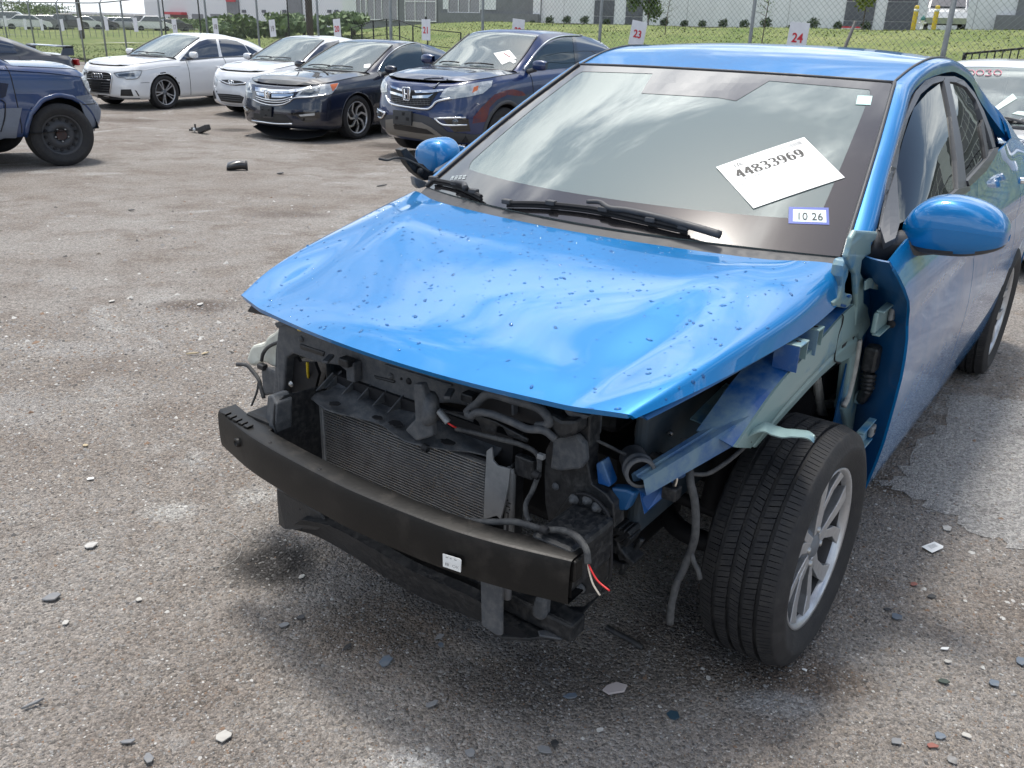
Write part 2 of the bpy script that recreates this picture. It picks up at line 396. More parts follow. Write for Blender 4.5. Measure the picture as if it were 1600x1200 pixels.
def spoke(b, pts, ws, y0s, th):
    """one spoke: centre line [(r, angle)], half widths, outer face heights, thickness"""
    L, R_ = [], []
    for (r, a), w_, y in zip(pts, ws, y0s):
        c = np.array((r*math.cos(a), y, r*math.sin(a))); t = np.array((-math.sin(a), 0, math.cos(a)))
        L.append(c-t*w_); R_.append(c+t*w_)
    n = len(pts); v = []
    for l, q in zip(L, R_):
        v += [l, q, q-np.array((0, th, 0))+(l-q)*.15, l-np.array((0, th, 0))+(q-l)*.15]
    f = []
    for i in range(n-1):
        for k in range(4): f.append((4*i+k, 4*i+(k+1) % 4, 4*i+4+(k+1) % 4, 4*i+4+k))
    f += [(0, 1, 2, 3), (4*n-1, 4*n-2, 4*n-3, 4*n-4)]
    b.add(v, f)
def make_wheel(parent, kind, r, w, rr, name='wheel', detail=False, label=None):
    e = empty(name); e.parent = parent
    if label: e['label'] = label
    t = tyre_mesh(r, w, rr, detail=detail).build('tyre', M_rubber, e, smooth=True); fix_normals(t)
    t.data.set_sharp_from_angle(angle=rad(38))
    h = w/2; rf = h*.80
    if kind == 'steel':
        lathe('rim', [(rr, h*.8), (rr*.93, h*.8), (rr*.90, h*.45), (rr*.84, h*.35), (rr*.70, h*.40), (rr*.62, h*.55), (rr*.40, h*.62), (rr*.36, h*.50), (rr*.28, h*.48), (rr*.27, h*.2)], (0, 0, 0), mat('black_steel', (.045, .048, .055), .55, .2, noise=(20, (.08, .075, .07), .5)), e)
        hm = MB()
        for k in range(14):
            a = 2*math.pi*k/14; c = (rr*.76*math.cos(a), h*.40, rr*.76*math.sin(a)); hm.lathe([(.0, .012), (.016, .011), (.017, -.004)], c, (0, 1, 0), 10)
        hm.build('vent_hole', M_dark, e)
        hb = MB(); hb.lathe([(0, h*.62), (rr*.26, h*.60), (rr*.27, h*.3)], (0, 0, 0), (0, 1, 0), 20); hb.build('hub', mat('rusty_hub', (.035, .03, .03), .8, noise=(60, (.10, .04, .03), .7)), e)
        for k in range(5):
            a = 2*math.pi*k/5+.3; lathe('lug_nut', [(0, .022), (.009, .02), (.010, 0)], (rr*.33*math.cos(a), h*.55, rr*.33*math.sin(a)), M_steel, e, n=8)
        return e
    rim = lathe('rim', [(rr*1.01, rf-.002), (rr*1.02, rf+.006), (rr*.985, rf+.004), (rr*.955, rf-.006), (rr*.945, rf-.016)], (0, 0, 0), M_alloy, e, n=48)
    lathe('rim_barrel', [(rr*.946, rf-.016), (rr*.93, rf-.03), (rr*.91, -h*.3), (rr*.86, -h*.75)], (0, 0, 0), mat('dark_barrel', (.045, .046, .05), .5, .4, noise=(14, (.09, .08, .075), .5)), e, n=48)
    lathe('brake_disc', [(0, -h*.30), (rr*.72, -h*.30), (rr*.72, -h*.42)], (0, 0, 0), mat('brake_disc_steel', (.10, .095, .09), .5, .6, noise=(25, (.13, .07, .04), .6)), e)
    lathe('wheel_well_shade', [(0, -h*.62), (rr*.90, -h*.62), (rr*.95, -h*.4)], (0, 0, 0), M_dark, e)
    hub = rf-.016
    if kind == 'hero':
        for k in range(5):
            a0 = 2*math.pi*k/5+.95
            b = MB()
            spoke(b, [(.035, a0-.25), (.09, a0-.20), (.15, a0-.29), (rr*.95, a0-.40)], [.013, .015, .020, .027], [hub+.004, hub+.003, hub+.008, rf-.004], .03)
            spoke(b, [(.035, a0+.20), (.09, a0+.12), (.15, a0+.20), (rr*.95, a0+.33)], [.011, .012, .015, .022], [hub+.004, hub+.001, hub+.006, rf-.004], .03)
            o = b.build('spoke', M_alloy, e, bevel=.002); fix_normals(o)
            p = MB(); spoke(p, [(.05, a0), (.10, a0-.03), (.15, a0-.04), (rr*.94, a0-.03)], [.012, .016, .034, .062], [hub-.012, hub-.014, hub-.016, hub-.020], .02)
            fix_normals(p.build('spoke_pocket', mat('pocket_grey', (.065, .075, .092), .4, .3, noise=(12, (.12, .115, .105), .4)), e, bevel=.002))
    elif kind == 'twin':
        for k in range(5):
            a0 = 2*math.pi*k/5+.25; b = MB()
            for s in (-1, 1): spoke(b, [(.05, a0+s*.14), (rr*.95, a0+s*.155)], [.009, .011], [hub, rf-.004], .03)
            fix_normals(b.build('spoke', M_alloy, e))
    elif kind == 'swirl':
        for k in range(7):
            a0 = 2*math.pi*k/7; b = MB(); spoke(b, [(.04, a0), (.10, a0+.06), (.15, a0+.16), (rr*.96, a0+.52)], [.010, .013, .018, .022], [hub, hub, hub+.003, rf-.004], .03)
            fix_normals(b.build('spoke', M_alloy, e))
    else:
        for k in range(9):
            a0 = 2*math.pi*k/9; b = MB(); spoke(b, [(.04, a0), (rr*.95, a0)], [.010, .014], [hub, rf-.004], .03); fix_normals(b.build('spoke', M_alloyg, e))
    c = MB(); c.lathe([(0, hub+.010), (.024, hub+.009), (.030, hub+.003), (.048, hub-.004), (.058, hub-.03)], (0, 0, 0), (0, 1, 0), 24)
    fix_normals(c.build('hub_cap', M_alloyg, e, smooth=True))
    for k in range(4):
        a = 2*math.pi*k/4+.6; lathe('lug_nut', [(0, .014), (.008, .012), (.009, -.01)], (.045*math.cos(a), hub-.004, .045*math.sin(a)), M_steel, e, n=8)
    return e
wfl = make_wheel(car, 'hero', .312, .205, .207, detail=True); wfl.location = (0, .740, .305); wfl.rotation_euler = (rad(1.0), rad(20), rad(-1.0))
wfr = make_wheel(car, 'hero', .311, .190, .208); wfr.location = (0, -.748, .305); wfr.rotation_euler = (0, 0, math.pi)
wrl = make_wheel(car, 'hero', .311, .190, .208, detail=True); wrl.location = (-2.58, .752, .305); wrl.rotation_euler = (0, rad(50), 0)
wrr = copy_tree(wfr, car); wrr.location = (-2.58, -.752, .305)

# ---- bonnet ---------------------------------------------------
def xcurve(pts, xs):
    p = np.array(sorted(pts)); return np.stack([np.interp(xs, p[:, 0], p[:, k]) for k in range(p.shape[1])], -1)
NU = 44
def ucurve(pts): return resample(spline(pts, 8), NU)
C0 = ucurve([(.682, 0, .806), (.60, 0, .838), (.45, 0, .876), (.30, 0, .913), (.12, 0, .950), (-.035, 0, .972)])
C1 = ucurve([(.652, .425, .812), (.56, .443, .834), (.45, .449, .861), (.30, .462, .905), (.2, .473, .934), (.10, .4975, .958), (.0, .526, .969), (-.10, .53, .972)])
C2 = ucurve([(.645, .462, .8105), (.56, .482, .827), (.45, .492, .850), (.30, .508, .894), (.2, .522, .922), (.10, .545, .946), (.0, .563, .962), (-.12, .57, .971)])
C3 = ucurve([(.610, .580, .815), (.484, .620, .852), (.33, .655, .882), (.067, .700, .921), (-.188, .708, .972)])
C4 = ucurve([(.603, .590, .807), (.484, .637, .828), (.33, .672, .842), (.067, .714, .863), (-.10, .724, .880), (-.165, .724, .892)])
def hood_grid():
    G = []
    for i in range(NU):
        row = []
        for t in np.linspace(0, 1, 15)[:-1]:
            p = C0[i]+(C1[i]-C0[i])*t; p[0] = C0[i, 0]+(C1[i, 0]-C0[i, 0])*t*t; p[2] = C0[i, 2]+(C1[i, 2]-C0[i, 2])*t*t+.006*(1-(2*t-1)**2)*0; row.append(p)
        up_ = np.array((0, 0, .0022*min(1, i/8)*min(1, (NU-1-i)/5))); row += [C1[i]+up_, C1[i]+(C2[i]-C1[i])*.5, C2[i]-up_*.7]
        for t in np.linspace(0, 1, 9)[1:]:
            p = C2[i]+(C3[i]-C2[i])*t; p[2] += .004*min(1, i/12)*math.sin(math.pi*t); row.append(p)
        for t in np.linspace(0, 1, 7)[1:]:
            p = C3[i]+(C4[i]-C3[i])*t; row.append(p)
        G.append(row)
    G = np.array(G)
    for _ in range(2):      # soften creases across
        H = G.copy(); H[:, 1:-1] = .25*G[:, :-2]+.5*G[:, 1:-1]+.25*G[:, 2:]; H[:, 0, 1] = 0; G = H
    return G
HG = hood_grid()
full = np.concatenate([mirror_y(HG)[:, :0:-1], HG], 1)
hood = grid('hood', full, M_blue, car, solid=.012, offset=-1)
hv, hf = grid_vf(full); hood_bvh = BVHTree.FromPolygons([Vector(p) for p in hv], hf)
# inner frame below the bonnet skin
inner = full[2:-2:3, 2:-2:2].copy(); inner[..., 2] -= .022; grid('hood_inner_panel', inner, M_jamb, car, solid=.006)
# rain drops
def drops():
    v, f = [], []; ico = [(0, 0, .62)]+[(math.cos(a), math.sin(a), 0.) for a in np.arange(7)*2*math.pi/7]+[(.6*math.cos(a), .6*math.sin(a), .45) for a in np.arange(7)*2*math.pi/7]
    fa = [(0, 8+j, 8+(j+1) % 7) for j in range(7)]+[(8+j, 1+j, 1+(j+1) % 7, 8+(j+1) % 7) for j in range(7)]
    n = 0
    while n < 700:
        x = RNG.uniform(-.18, .66); y = RNG.uniform(-.68, .68)
        dens = .25+.75*(math.sin(5*x+3*y+1)*math.cos(4*y-2*x)+1)/2
        if RNG.random() > dens: continue
        h, nn, i, d = hood_bvh.ray_cast(Vector((x, y, 2)), Vector((0, 0, -1)))
        if h is None: continue
        s = .0013+.0033*RNG.random()**3; st = 1+RNG.random()*1.4; a = RNG.uniform(0, 6.28)
        if nn.z < 0: nn = -nn
        q = nn.to_track_quat('Z', 'Y').to_matrix()
        base = len(v)
        for p in ico:
            px, py = p[0]*s*st, p[1]*s
            w_ = q @ Vector((px*math.cos(a)-py*math.sin(a), px*math.sin(a)+py*math.cos(a), p[2]*s)); v.append(tuple(h+w_+nn*.0002))
        f += [tuple(base+k for k in t) for t in fa]; n += 1
    return v, f
dv_, df_ = drops()
M_drop = glass('rain_drop', (.62, .80, .92), 1.45, body=((.02, .12, .25), .12))
tag(mesh('raindrops', dv_, df_, M_drop, car, smooth=True), kind='stuff')

# ---- shell ----------------------------------------------------
A_ = spline([(-.236, .684, .978), (-.60, .622, 1.183), (-.945, .556, 1.358)], 12)
A_roof = spline([(-.945, .556, 1.358), (-1.15, .566, 1.406), (-1.4, .570, 1.426), (-1.75, .566, 1.405), (-2.2, .562, 1.325), (-2.6, .585, 1.20), (-2.85, .625, 1.03)], 10)
B_all = spline([(-.30, .728, .968), (-.38, .722, 1.015), (-.555, .688, 1.11), (-.83, .637, 1.257), (-1.0, .607, 1.330), (-1.2, .602, 1.366), (-1.42, .606, 1.381), (-1.62, .605, 1.375), (-1.92, .605, 1.330), (-2.20, .612, 1.245), (-2.42, .70, 1.105)], 8)
belt = spline([(-.26, .795, .985), (-.50, .790, 1.015), (-1.0, .785, 1.058), (-1.6, .775, 1.098), (-2.0, .760, 1.112), (-2.43, .722, 1.10), (-2.9, .70, 1.05), (-3.2, .68, 1.01)], 10)
# rail between door frame and windscreen / roof
Aside = np.concatenate([A_, A_roof[1:]]); NA = 80
ra, rb = resample(Aside, NA), resample(B_all, NA)
# match by x
xs = np.linspace(-.30, -2.42, NA); ia = np.argsort(Aside[:, 0]); ib = np.argsort(B_all[:, 0])
ra = np.stack([np.interp(xs+.03, Aside[ia, 0], Aside[ia, k]) for k in range(3)], -1)
rb = np.stack([np.interp(xs, B_all[ib, 0], B_all[ib, k]) for k in range(3)], -1)
rail = []
for t in np.linspace(0, 1, 9):
    p = ra+(rb-ra)*t; nrm = np.array([.25, .75, .6]); p = p+nrm*(.020*math.sin(math.pi*t)); rail.append(p)
rail = np.stack(rail, 1)
# roof
rx = np.linspace(-.945, -2.85, 40); q = np.argsort(A_roof[:, 0]); re_ = np.stack([np.interp(rx, A_roof[q, 0], A_roof[q, k]) for k in range(3)], -1)
cz = spline([(-.875, 0, 1.364), (-1.2, 0, 1.425), (-1.55, 0, 1.450), (-2.1, 0, 1.420), (-2.5, 0, 1.29), (-2.88, 0, 1.08)], 10); rc_ = resample(cz, 40)
roof = np.stack([np.stack([re_[:, 0]*t*t+rc_[:, 0]*(1-t*t), re_[:, 1]*t, rc_[:, 2]+(re_[:, 2]-rc_[:, 2])*(abs(t)**2.6)], -1) for t in np.linspace(-1, 1, 33)], 1)
grid('roof', roof, M_blue, car, solid=.02, offset=-1)
grid('roof_side_rail', rail, M_blue, car, solid=.03, offset=-1, flip=False); grid('roof_side_rail', mirror_y(rail), M_blue, car, solid=.03, offset=-1, flip=True)
# roof ditch line
for s in (1, -1):
    pts = np.array(ra)*[1, s, 1]; m_ = pts[:, 0] < -.93; tube('roof_seam', pts[m_][::3]+[0, 0, .001], .0045, M_trim, car, n=6, sm=2)
# windscreen
N = 26
wc = np.stack([np.linspace(-.085, -.880, N), np.zeros(N), .985+(1.366-.985)*np.linspace(0, 1, N)+.012*np.sin(np.pi*np.linspace(0, 1, N))], -1); we = resample(A_, N)
def ws_pt(u, t):
    i = u*(N-1); c = np.array([np.interp(i, range(N), wc[:, k]) for k in range(3)]); e = np.array([np.interp(i, range(N), we[:, k]) for k in range(3)])
    return np.array([c[0]+(e[0]-c[0])*t*t, e[1]*t, c[2]+(e[2]-c[2])*(abs(t)**2.2)])
WS = np.array([[ws_pt(u, t) for t in np.linspace(-1, 1, 41)] for u in np.linspace(0, 1, N)])
wv, wf = grid_vf(WS); ws_bvh = BVHTree.FromPolygons([Vector(p) for p in wv], wf)
ws = grid('windshield', WS, M_glass, car, solid=.004, offset=-1, flip=False)
def ws_strip(name, us, ts, m, off, par=ws, n=(3, 30)):
    """patch of the windscreen between u0..u1 and t0..t1, each a function along the other"""
    G = []
    for a in np.linspace(0, 1, n[0]):
        row = []
        for b in np.linspace(0, 1, n[1]):
            t = ts[0]+(ts[1]-ts[0])*b if not callable(ts) else ts(a, b); u = us(a, t) if callable(us) else us[0]+(us[1]-us[0])*a
            row.append(ws_pt(u, t)+np.array([.46, 0, .88])*off)
        G.append(row)
    return grid(name, np.array(G), m, par)
bot = lambda t: .135+.035*abs(t)**3
ws_strip('frit_band', lambda a, t: -.0+(bot(t))*a, (-1, 1), M_frit, .0012, n=(4, 60))
ws_strip('frit_band', lambda a, t: .955-.018*abs(t)+(1-.955+.018*abs(t))*a, (-1, 1), M_frit, .0012, n=(3, 60))
for s in (-1, 1):
    G = []
    for u in np.linspace(.14, .95, 40):
        t0 = .885+.03*u; rr_ = max(0, (.22-u)/.08)**2*.07+max(0, (u-.90)/.06)**2*.03
        G.append([ws_pt(u, s*(t0-rr_+(1-t0+rr_)*k))+np.array([.46, 0, .88])*.0012 for k in (0, .5, 1)])
    grid('frit_band', np.array(G), M_frit, ws)
cast_panel('sensor_mask', [(1002, 146), (1022, 112), (1205, 125), (1150, 158), (1122, 153)], HF, ws_bvh, M_frit, ws, off=.0012, thick=.0005, step=12)
# black seal round the glass
for s in (1, -1): tube('windshield_seal', [p*[1, s, 1]+[0, .006*s, .004] for p in A_[::2]], .006, M_trim, car, n=6, sm=2)
tube('windshield_seal', [ws_pt(1, t)+[-.004, 0, .003] for t in np.linspace(-1, 1, 21)], .005, M_trim, car, n=6, sm=2)
# lower body sides
def door_edge(z): return np.interp(z, [.2, .25, .45, .6, .8, .88, 1.0], [-.53, -.50, -.45, -.42, -.405, -.33, -.23])
rowsz = [.195, .215, .25, .30, .36, .43, .50, .57, .64, .70, .755, .79, .815, .845, .875, .91, .945, .965]
def side_y(z, x):
    base = np.interp(z, [.19, .215, .25, .33, .42, .55, .66, .76, .80, .835, .87, .93, .97, 1.0, 1.12], [.745, .79, .806, .822, .836, .846, .848, .838, .830, .834, .836, .822, .803, .795, .76])
    bulge = .006*math.exp(-((x+2.55)/.5)**2)*math.exp(-((z-.72)/.3)**2)+.012*math.exp(-((x+.2)/.5)**2)*math.exp(-((z-.8)/.2)**2)
    return base+bulge-.22*max(0, -x-2.75)**2
xs_f = np.concatenate([np.linspace(0, 1, 70)])
def side_grid(x_front, x_back, n):
    G = []
    for i in range(n):
        f = i/(n-1); row = []
        for z in rowsz:
            x0 = x_front(z) if callable(x_front) else x_front; x1 = x_back(z) if callable(x_back) else x_back
            x = x0+(x1-x0)*f; row.append((x, side_y(z, x), z))
        # up to the belt
        xb = row[-1][0]; bi = np.argsort(belt[:, 0]); bz = np.interp(xb, belt[bi, 0], belt[bi, 2]); by = np.interp(xb, belt[bi, 0], belt[bi, 1])
        z0, y0 = row[-1][2], row[-1][1]
        for k in (.35, .7, 1.): row.append((xb, y0+(by-y0)*k, z0+(bz-z0)*k))
        G.append(row)
    return np.array(G)
def cut_arch(G, cx, cz, r):
    v, f = grid_vf(G); v = np.array(v); d = np.hypot(v[:, 0]-cx, v[:, 2]-cz); keep = []
    for q in f:
        c = v[list(q)].mean(0)
        if math.hypot(c[0]-cx, c[2]-cz) > r: keep.append(q)
    used = set(i for q in keep for i in q)
    for i in used:
        if d[i] < r*1.12:
            cells_in = d[i] < r*1.0
            if cells_in: v[i, 0] = cx+(v[i, 0]-cx)*r/d[i]; v[i, 2] = cz+(v[i, 2]-cz)*r/d[i]
    ids = sorted(used); mp = {a: b for b, a in enumerate(ids)}
    return v[ids], [tuple(mp[i] for i in q) for q in keep]
fd = side_grid(door_edge, lambda z: -1.335, 26); rd = side_grid(lambda z: -1.341, lambda z: -2.24+.12*(z-.6), 26); qp = side_grid(lambda z: -2.246+.12*(z-.6), lambda z: -3.22+.05*abs(z-.6), 40)
for s in (1, -1):
    for nm, G in (('front_door', fd), ('rear_door', rd)):
        v, f = grid_vf(G*[1, s, 1])
        if s < 0 and nm == 'front_door': v, f = grid_vf(side_grid(lambda z: door_edge(z)-.16, lambda z: -1.335, 26)*[1, -1, 1])
        if s > 0: f = [q[::-1] for q in f]
        o = mesh(nm, v, f, M_blue, car, smooth=True, solid=.007, offset=-1)
    v, f = cut_arch(qp, -2.58, .33, .335)
    v = v*[1, s, 1]
    if s > 0: f = [q[::-1] for q in f]
    mesh('rear_quarter_panel', v, f, M_blue, car, smooth=True, solid=.007, offset=-1)
# greenhouse frame surface between belt and door-frame line
GH = []
for x in np.linspace(-.30, -2.42, 60):
    bi = np.argsort(belt[:, 0]); b0 = np.array([np.interp(x, belt[bi, 0], belt[bi, k]) for k in range(3)]); b1 = np.array([np.interp(x, B_all[ib, 0], B_all[ib, k]) for k in range(3)])
    GH.append([b0+(b1-b0)*t+np.array([0, .012*math.sin(math.pi*t), 0]) for t in np.linspace(0, 1, 12)])
GH = np.array(GH); gv, gf = grid_vf(GH)
allv = [Vector(p) for p in gv]; allf = list(gf)
for G in (fd, rd, qp, rail):
    v, f = grid_vf(G); b = len(allv); allv += [Vector(p) for p in v]; allf += [tuple(i+b for i in q) for q in f]
side_bvh = BVHTree.FromPolygons(allv, allf)
Z7 = (1280, 80, 3.75)
inner_gh = GH.copy(); inner_gh[..., 1] -= .006
# window panes and their trim
cast_panel('front_side_window', [(462, 1010), (448, 700), (500, 500), (560, 330), (640, 240), (712, 186), (760, 380), (798, 800), (740, 860), (600, 945)], HF, side_bvh, M_sglass, car, off=-.003, thick=.004, step=9, smooth=True, both=True, z=Z7)
cast_panel('rear_side_window', [(760, 178), (840, 205), (900, 290), (945, 450), (968, 625), (905, 700), (850, 752), (828, 560), (790, 330)], HF, side_bvh, M_sglass, car, off=-.003, thick=.004, step=9, smooth=True, both=True, z=Z7)
cast_panel('quarter_window', [(948, 400), (978, 480), (1003, 575), (985, 605), (976, 612)], HF, side_bvh, M_sglass, car, off=-.003, thick=.004, step=5, smooth=True, both=True, z=Z7)
T = dict(both=True, z=Z7)
cast_panel('door_frame_trim', [(436, 720), (450, 690), (470, 560), (520, 390), (590, 255), (660, 195), (725, 175), (730, 150), (690, 148), (620, 170), (560, 240), (510, 360), (455, 540), (400, 740), (345, 1050), (385, 1060)], HF, side_bvh, M_pillar, car, off=.003, thick=.02, step=9, **T)
cast_panel('door_frame_trim', [(728, 150), (733, 178), (800, 185), (860, 215), (915, 290), (950, 380), (985, 480), (1012, 570), (1030, 562), (1000, 455), (960, 350), (905, 245), (845, 175), (790, 150)], HF, side_bvh, M_pillar, car, off=.003, thick=.02, step=9, **T)
cast_panel('pillar_trim', [(722, 172), (752, 168), (770, 250), (800, 400), (830, 560), (852, 752), (856, 800), (806, 812), (796, 640), (765, 380)], HF, side_bvh, M_pillar, car, off=.005, thick=.02, step=9, **T)
cast_panel('pillar_trim', [(940, 440), (955, 400), (985, 600), (972, 630), (962, 560)], HF, side_bvh, M_trim, car, off=.004, thick=.01, step=6, **T)
cast_panel('mirror_sail_panel', [(440, 700), (462, 1020), (440, 1110), (385, 1140), (352, 1040), (400, 830)], HF, side_bvh, M_pillar, car, off=.008, thick=.02, step=10, **T)
cast_panel('belt_moulding', [(860, 792), (868, 815), (760, 890), (640, 960), (620, 935), (740, 862), (800, 812)], HF, side_bvh, M_pillar, car, off=.010, thick=.015, step=9, **T)
cast_panel('belt_moulding', [(852, 765), (862, 795), (960, 705), (1030, 595), (1035, 568), (1010, 572), (970, 632), (905, 705)], HF, side_bvh, M_pillar, car, off=.010, thick=.015, step=9, **T)
# inner darkness behind the panes: door cards, far side, floor
GHi = GH.copy()
box('cabin_floor', (-1.5, 0, .42), (2.4, 1.3, .04), M_cabin, car)
for s in (1, -1): box('door_card', (-1.56, .74*s, .70), (1.86, .03, .56), M_cabin, car)
def hull(name, pts_fn, m): pass
ds = []
for x, z in ((-.16, .90), (-.22, .945), (-.42, .985), (-.62, .975), (-.70, .92), (-.72, .70)):
    ds.append([(x-.03*(abs(t)**2), .70*t, z) for t in np.linspace(-1, 1, 15)])
grid('dashboard', np.array(ds), M_cabin, car, solid=.02)
for y in (-.36, .36):
    st = empty('seat'); st.parent = car
    for zc, sz, nm in ((.62, (.48, .46, .14), 'seat_base'), (.92, (.16, .46, .56), 'seat_back'), (1.22, (.09, .25, .17), 'headrest')):
        box(nm, (-1.28 if nm == 'seat_base' else -1.52, y, zc), sz, M_cabin, st, bevel=.05, rot=Matrix.Rotation(rad(0 if nm == 'seat_base' else -14), 3, 'Y'))
box('rear_bench', (-2.25, 0, .85), (.18, 1.2, .6), M_cabin, car, bevel=.05, rot=Matrix.Rotation(rad(-20), 3, 'Y'))
# steering wheel
sw = MB(); ring = [(math.cos(a)*.18, math.sin(a)*.18) for a in np.linspace(0, 2*math.pi, 25)]
swc = np.array((-.78, .36, .93)); e1 = np.array((0, 1, 0)); e2 = np.array((-.42, 0, .9))
sw.tube([swc+e1*a+e2*b for a, b in ring], .016, 8, False); sw.build('steering_wheel', M_dark, car, smooth=True)
# pale labels lying on the dashboard by the glass
for k, (poly) in enumerate(([(1022, 336), (1037, 318), (1075, 320), (1076, 332)], [(1124, 330), (1126, 324), (1238, 338), (1300, 346), (1302, 362), (1240, 352)])):
    pts = [HF.Z(p[0], p[1], .992) for p in poly]
    mesh('dash_label', pts, [tuple(range(len(pts)))], M_cabinl, car, solid=.002)
# rear closure
hat = []
for x, z, w_, dz in ((-2.87, 1.075, .64, .06), (-2.95, 1.055, .66, .04), (-3.10, 1.035, .67, .03), (-3.22, 1.01, .68, .02), (-3.26, .93, .70, .01), (-3.27, .80, .74, .0), (-3.27, .55, .76, .0), (-3.24, .30, .74, .0)):
    hat.append([(x+.06*t*t, w_*t, z-dz*t*t) for t in np.linspace(-1, 1, 15)])
grid('trunk_lid', np.array(hat), M_blue, car, solid=.02, flip=True)
bi = np.argsort(belt[:, 0]); G = []
for x, yt, zt in ((-2.40, .566, 1.268), (-2.5, .573, 1.235), (-2.62, .588, 1.19), (-2.75, .605, 1.12), (-2.87, .63, 1.035), (-3.05, .655, 1.02), (-3.2, .665, .99)):
    b0 = np.array((x-.01, np.interp(x, belt[bi, 0], belt[bi, 1]), np.interp(x, belt[bi, 0], belt[bi, 2]))); a0 = np.array((x, yt, max(zt, b0[2]+.004)))
    G.append([b0+(a0-b0)*t+np.array((0, .020*math.sin(math.pi*t), .012*math.sin(math.pi*t))) for t in np.linspace(0, 1, 9)])
G = np.array(G); G = np.stack([spline(G[:, j], 4) for j in range(9)], 1)
for s in (1, -1): grid('rear_pillar', G*[1, s, 1], M_blue, car, solid=.01, flip=(s > 0))
tl = MB(); tl.box((-3.12, .70, .93), (.14, .08, .12)); tl.build('tail_light', mat('tail_light_red', (.35, .01, .01), .25, coat=1.), car, bevel=.03)
# door handle, quarter badge
hn = MB(); hn.tube(spline([(-1.98, .838, .985), (-2.0, .866, .988), (-2.09, .872, .992), (-2.17, .862, .994), (-2.18, .838, .994)], 5), .013, 8); hn.build('door_handle', mat('chrome', (.75, .76, .78), .08, 1.), car, smooth=True)
hn2 = MB(); hn2.tube(spline([(-1.08, .835, .955), (-1.10, .863, .958), (-1.19, .870, .962), (-1.27, .860, .964), (-1.28, .835, .964)], 5), .013, 8); hn2.build('door_handle', M_blue, car, smooth=True)
# sill under the doors and the rocker's dark underside
for s in (1, -1): box('rocker_panel', (-1.35, .72*s, .215), (1.75, .10, .08), M_jamb, car, bevel=.01)
box('underbody', (-1.65, 0, .24), (2.7, 1.25, .06), M_dark, car)

# ---- door mirrors ---------------------------------------------
def door_mirror(s):
    e = empty('door_mirror'); e.parent = car
    ys = np.array([.768, .785, .81, .84, .88, .92, .955, .982, .998, 1.004]); top = np.array([1.045, 1.078, 1.102, 1.114, 1.117, 1.111, 1.098, 1.080, 1.058, 1.036]); bt = np.array([1.008, .985, .975, .972, .973, .977, .986, .997, 1.008, 1.020])
    dx = np.array([.03, .055, .072, .082, .086, .084, .079, .068, .05, .018])
    if s < 0: ys = .768+(ys-.768)*.80; top = top-.012; bt = bt-.006
    G = []
    for y, a, b, d in zip(ys, top, bt, dx):
        row = []
        for th in np.linspace(0, 2*math.pi, 33):
            c_, s_ = math.cos(th), math.sin(th); ex = .55
            px = d*abs(c_)**ex*np.sign(c_); pz = (a-b)/2*abs(s_)**ex*np.sign(s_)
            if px < 0: px *= .55
            row.append((-.50+px-.03*(y-.77)/.23, y*s, (a+b)/2+pz))
        G.append(row)
    G = np.array(G); n = len(ys); GG = np.stack([spline(G[:, j], 4) for j in range(33)], 1)
    v, f = grid_vf(GG); v = np.array(v)
    up, lo = [], []
    for q in f:
        c = v[list(q)].mean(0); zc = np.interp(abs(c[1]), [.77, .80, .93, 1.0], [1.004, .992, .990, 1.016])
        (up if c[2] > zc else lo).append(q)
    for nm, ff, m_ in (('mirror_cap', up, M_blue), ('mirror_housing', lo, M_trim)):
        ids = sorted({i for q in ff for i in q}); mp = {a: b for b, a in enumerate(ids)}
        o = mesh(nm, v[ids], [tuple(mp[i] for i in q) for q in ff], m_, e, smooth=True, solid=.003); fix_normals(o)
    st = MB(); st.tube(spline([(-.40, .70*s, .985), (-.43, .74*s, .978), (-.48, .79*s, .985), (-.50, .84*s, .995)], 5), [.045]*6+[.04]*5+[.032]*5, 14); st.build('mirror_stalk', M_trim, e, smooth=True)
    box('mirror_glass', (-.545, (.885 if s > 0 else .855)*s, 1.035), (.006, .16, .085), mat('mirror_silver', (.8, .8, .8), .05, 1.), e, bevel=.003)
door_mirror(1); door_mirror(-1)

# ---- wipers ---------------------------------------------------
def wiper(arm_px, blade_px):
    e = empty('wiper'); e.parent = car
    def lay(px, off):
        out = []
        for p in px:
            h, n = HF.cast(p[0], p[1], ws_bvh)
            if h is not None: out.append(h+n*off)
        return out
    a = lay(arm_px, .028); v, f = tube_vf(spline(a, 6), np.linspace(.011, .006, (len(a)-1)*6+1), 8); mesh('wiper_arm', v, f, M_trim, e, smooth=True)
    b = lay(blade_px, .016); bl = MB(); bs = spline(b, 5); bl.tube(bs, .0065, 6)
    bl.tube(bs+np.array([0, 0, -.010]), .004, 6); bl.build('wiper_blade', M_dark, e)
    for k in range(0, len(bs), 6): box('blade_clip', bs[k]+np.array([0, 0, .004]), (.02, .03, .014), M_trim, e, bevel=.003)
wiper([(1172, 391), (1125, 380), (1085, 368), (1040, 355), (985, 342), (955, 338), (940, 329), (920, 328)], [(795, 324), (850, 325), (920, 332), (980, 344), (1040, 358), (1075, 366)])
wiper([(776, 331), (745, 318), (733, 306), (730, 299), (716, 296)], [(681, 287), (710, 293), (735, 303), (755, 314), (770, 327)])
# cowl behind the bonnet
cw = np.array([[(.02-.19*t*t, .69*t, .935), (-.05-.17*t*t, .69*t, .955), (-.10-.16*t*t, .69*t, .975)] for t in np.linspace(-1, 1, 25)])
grid('cowl_panel', cw, M_trim, car, solid=.01)
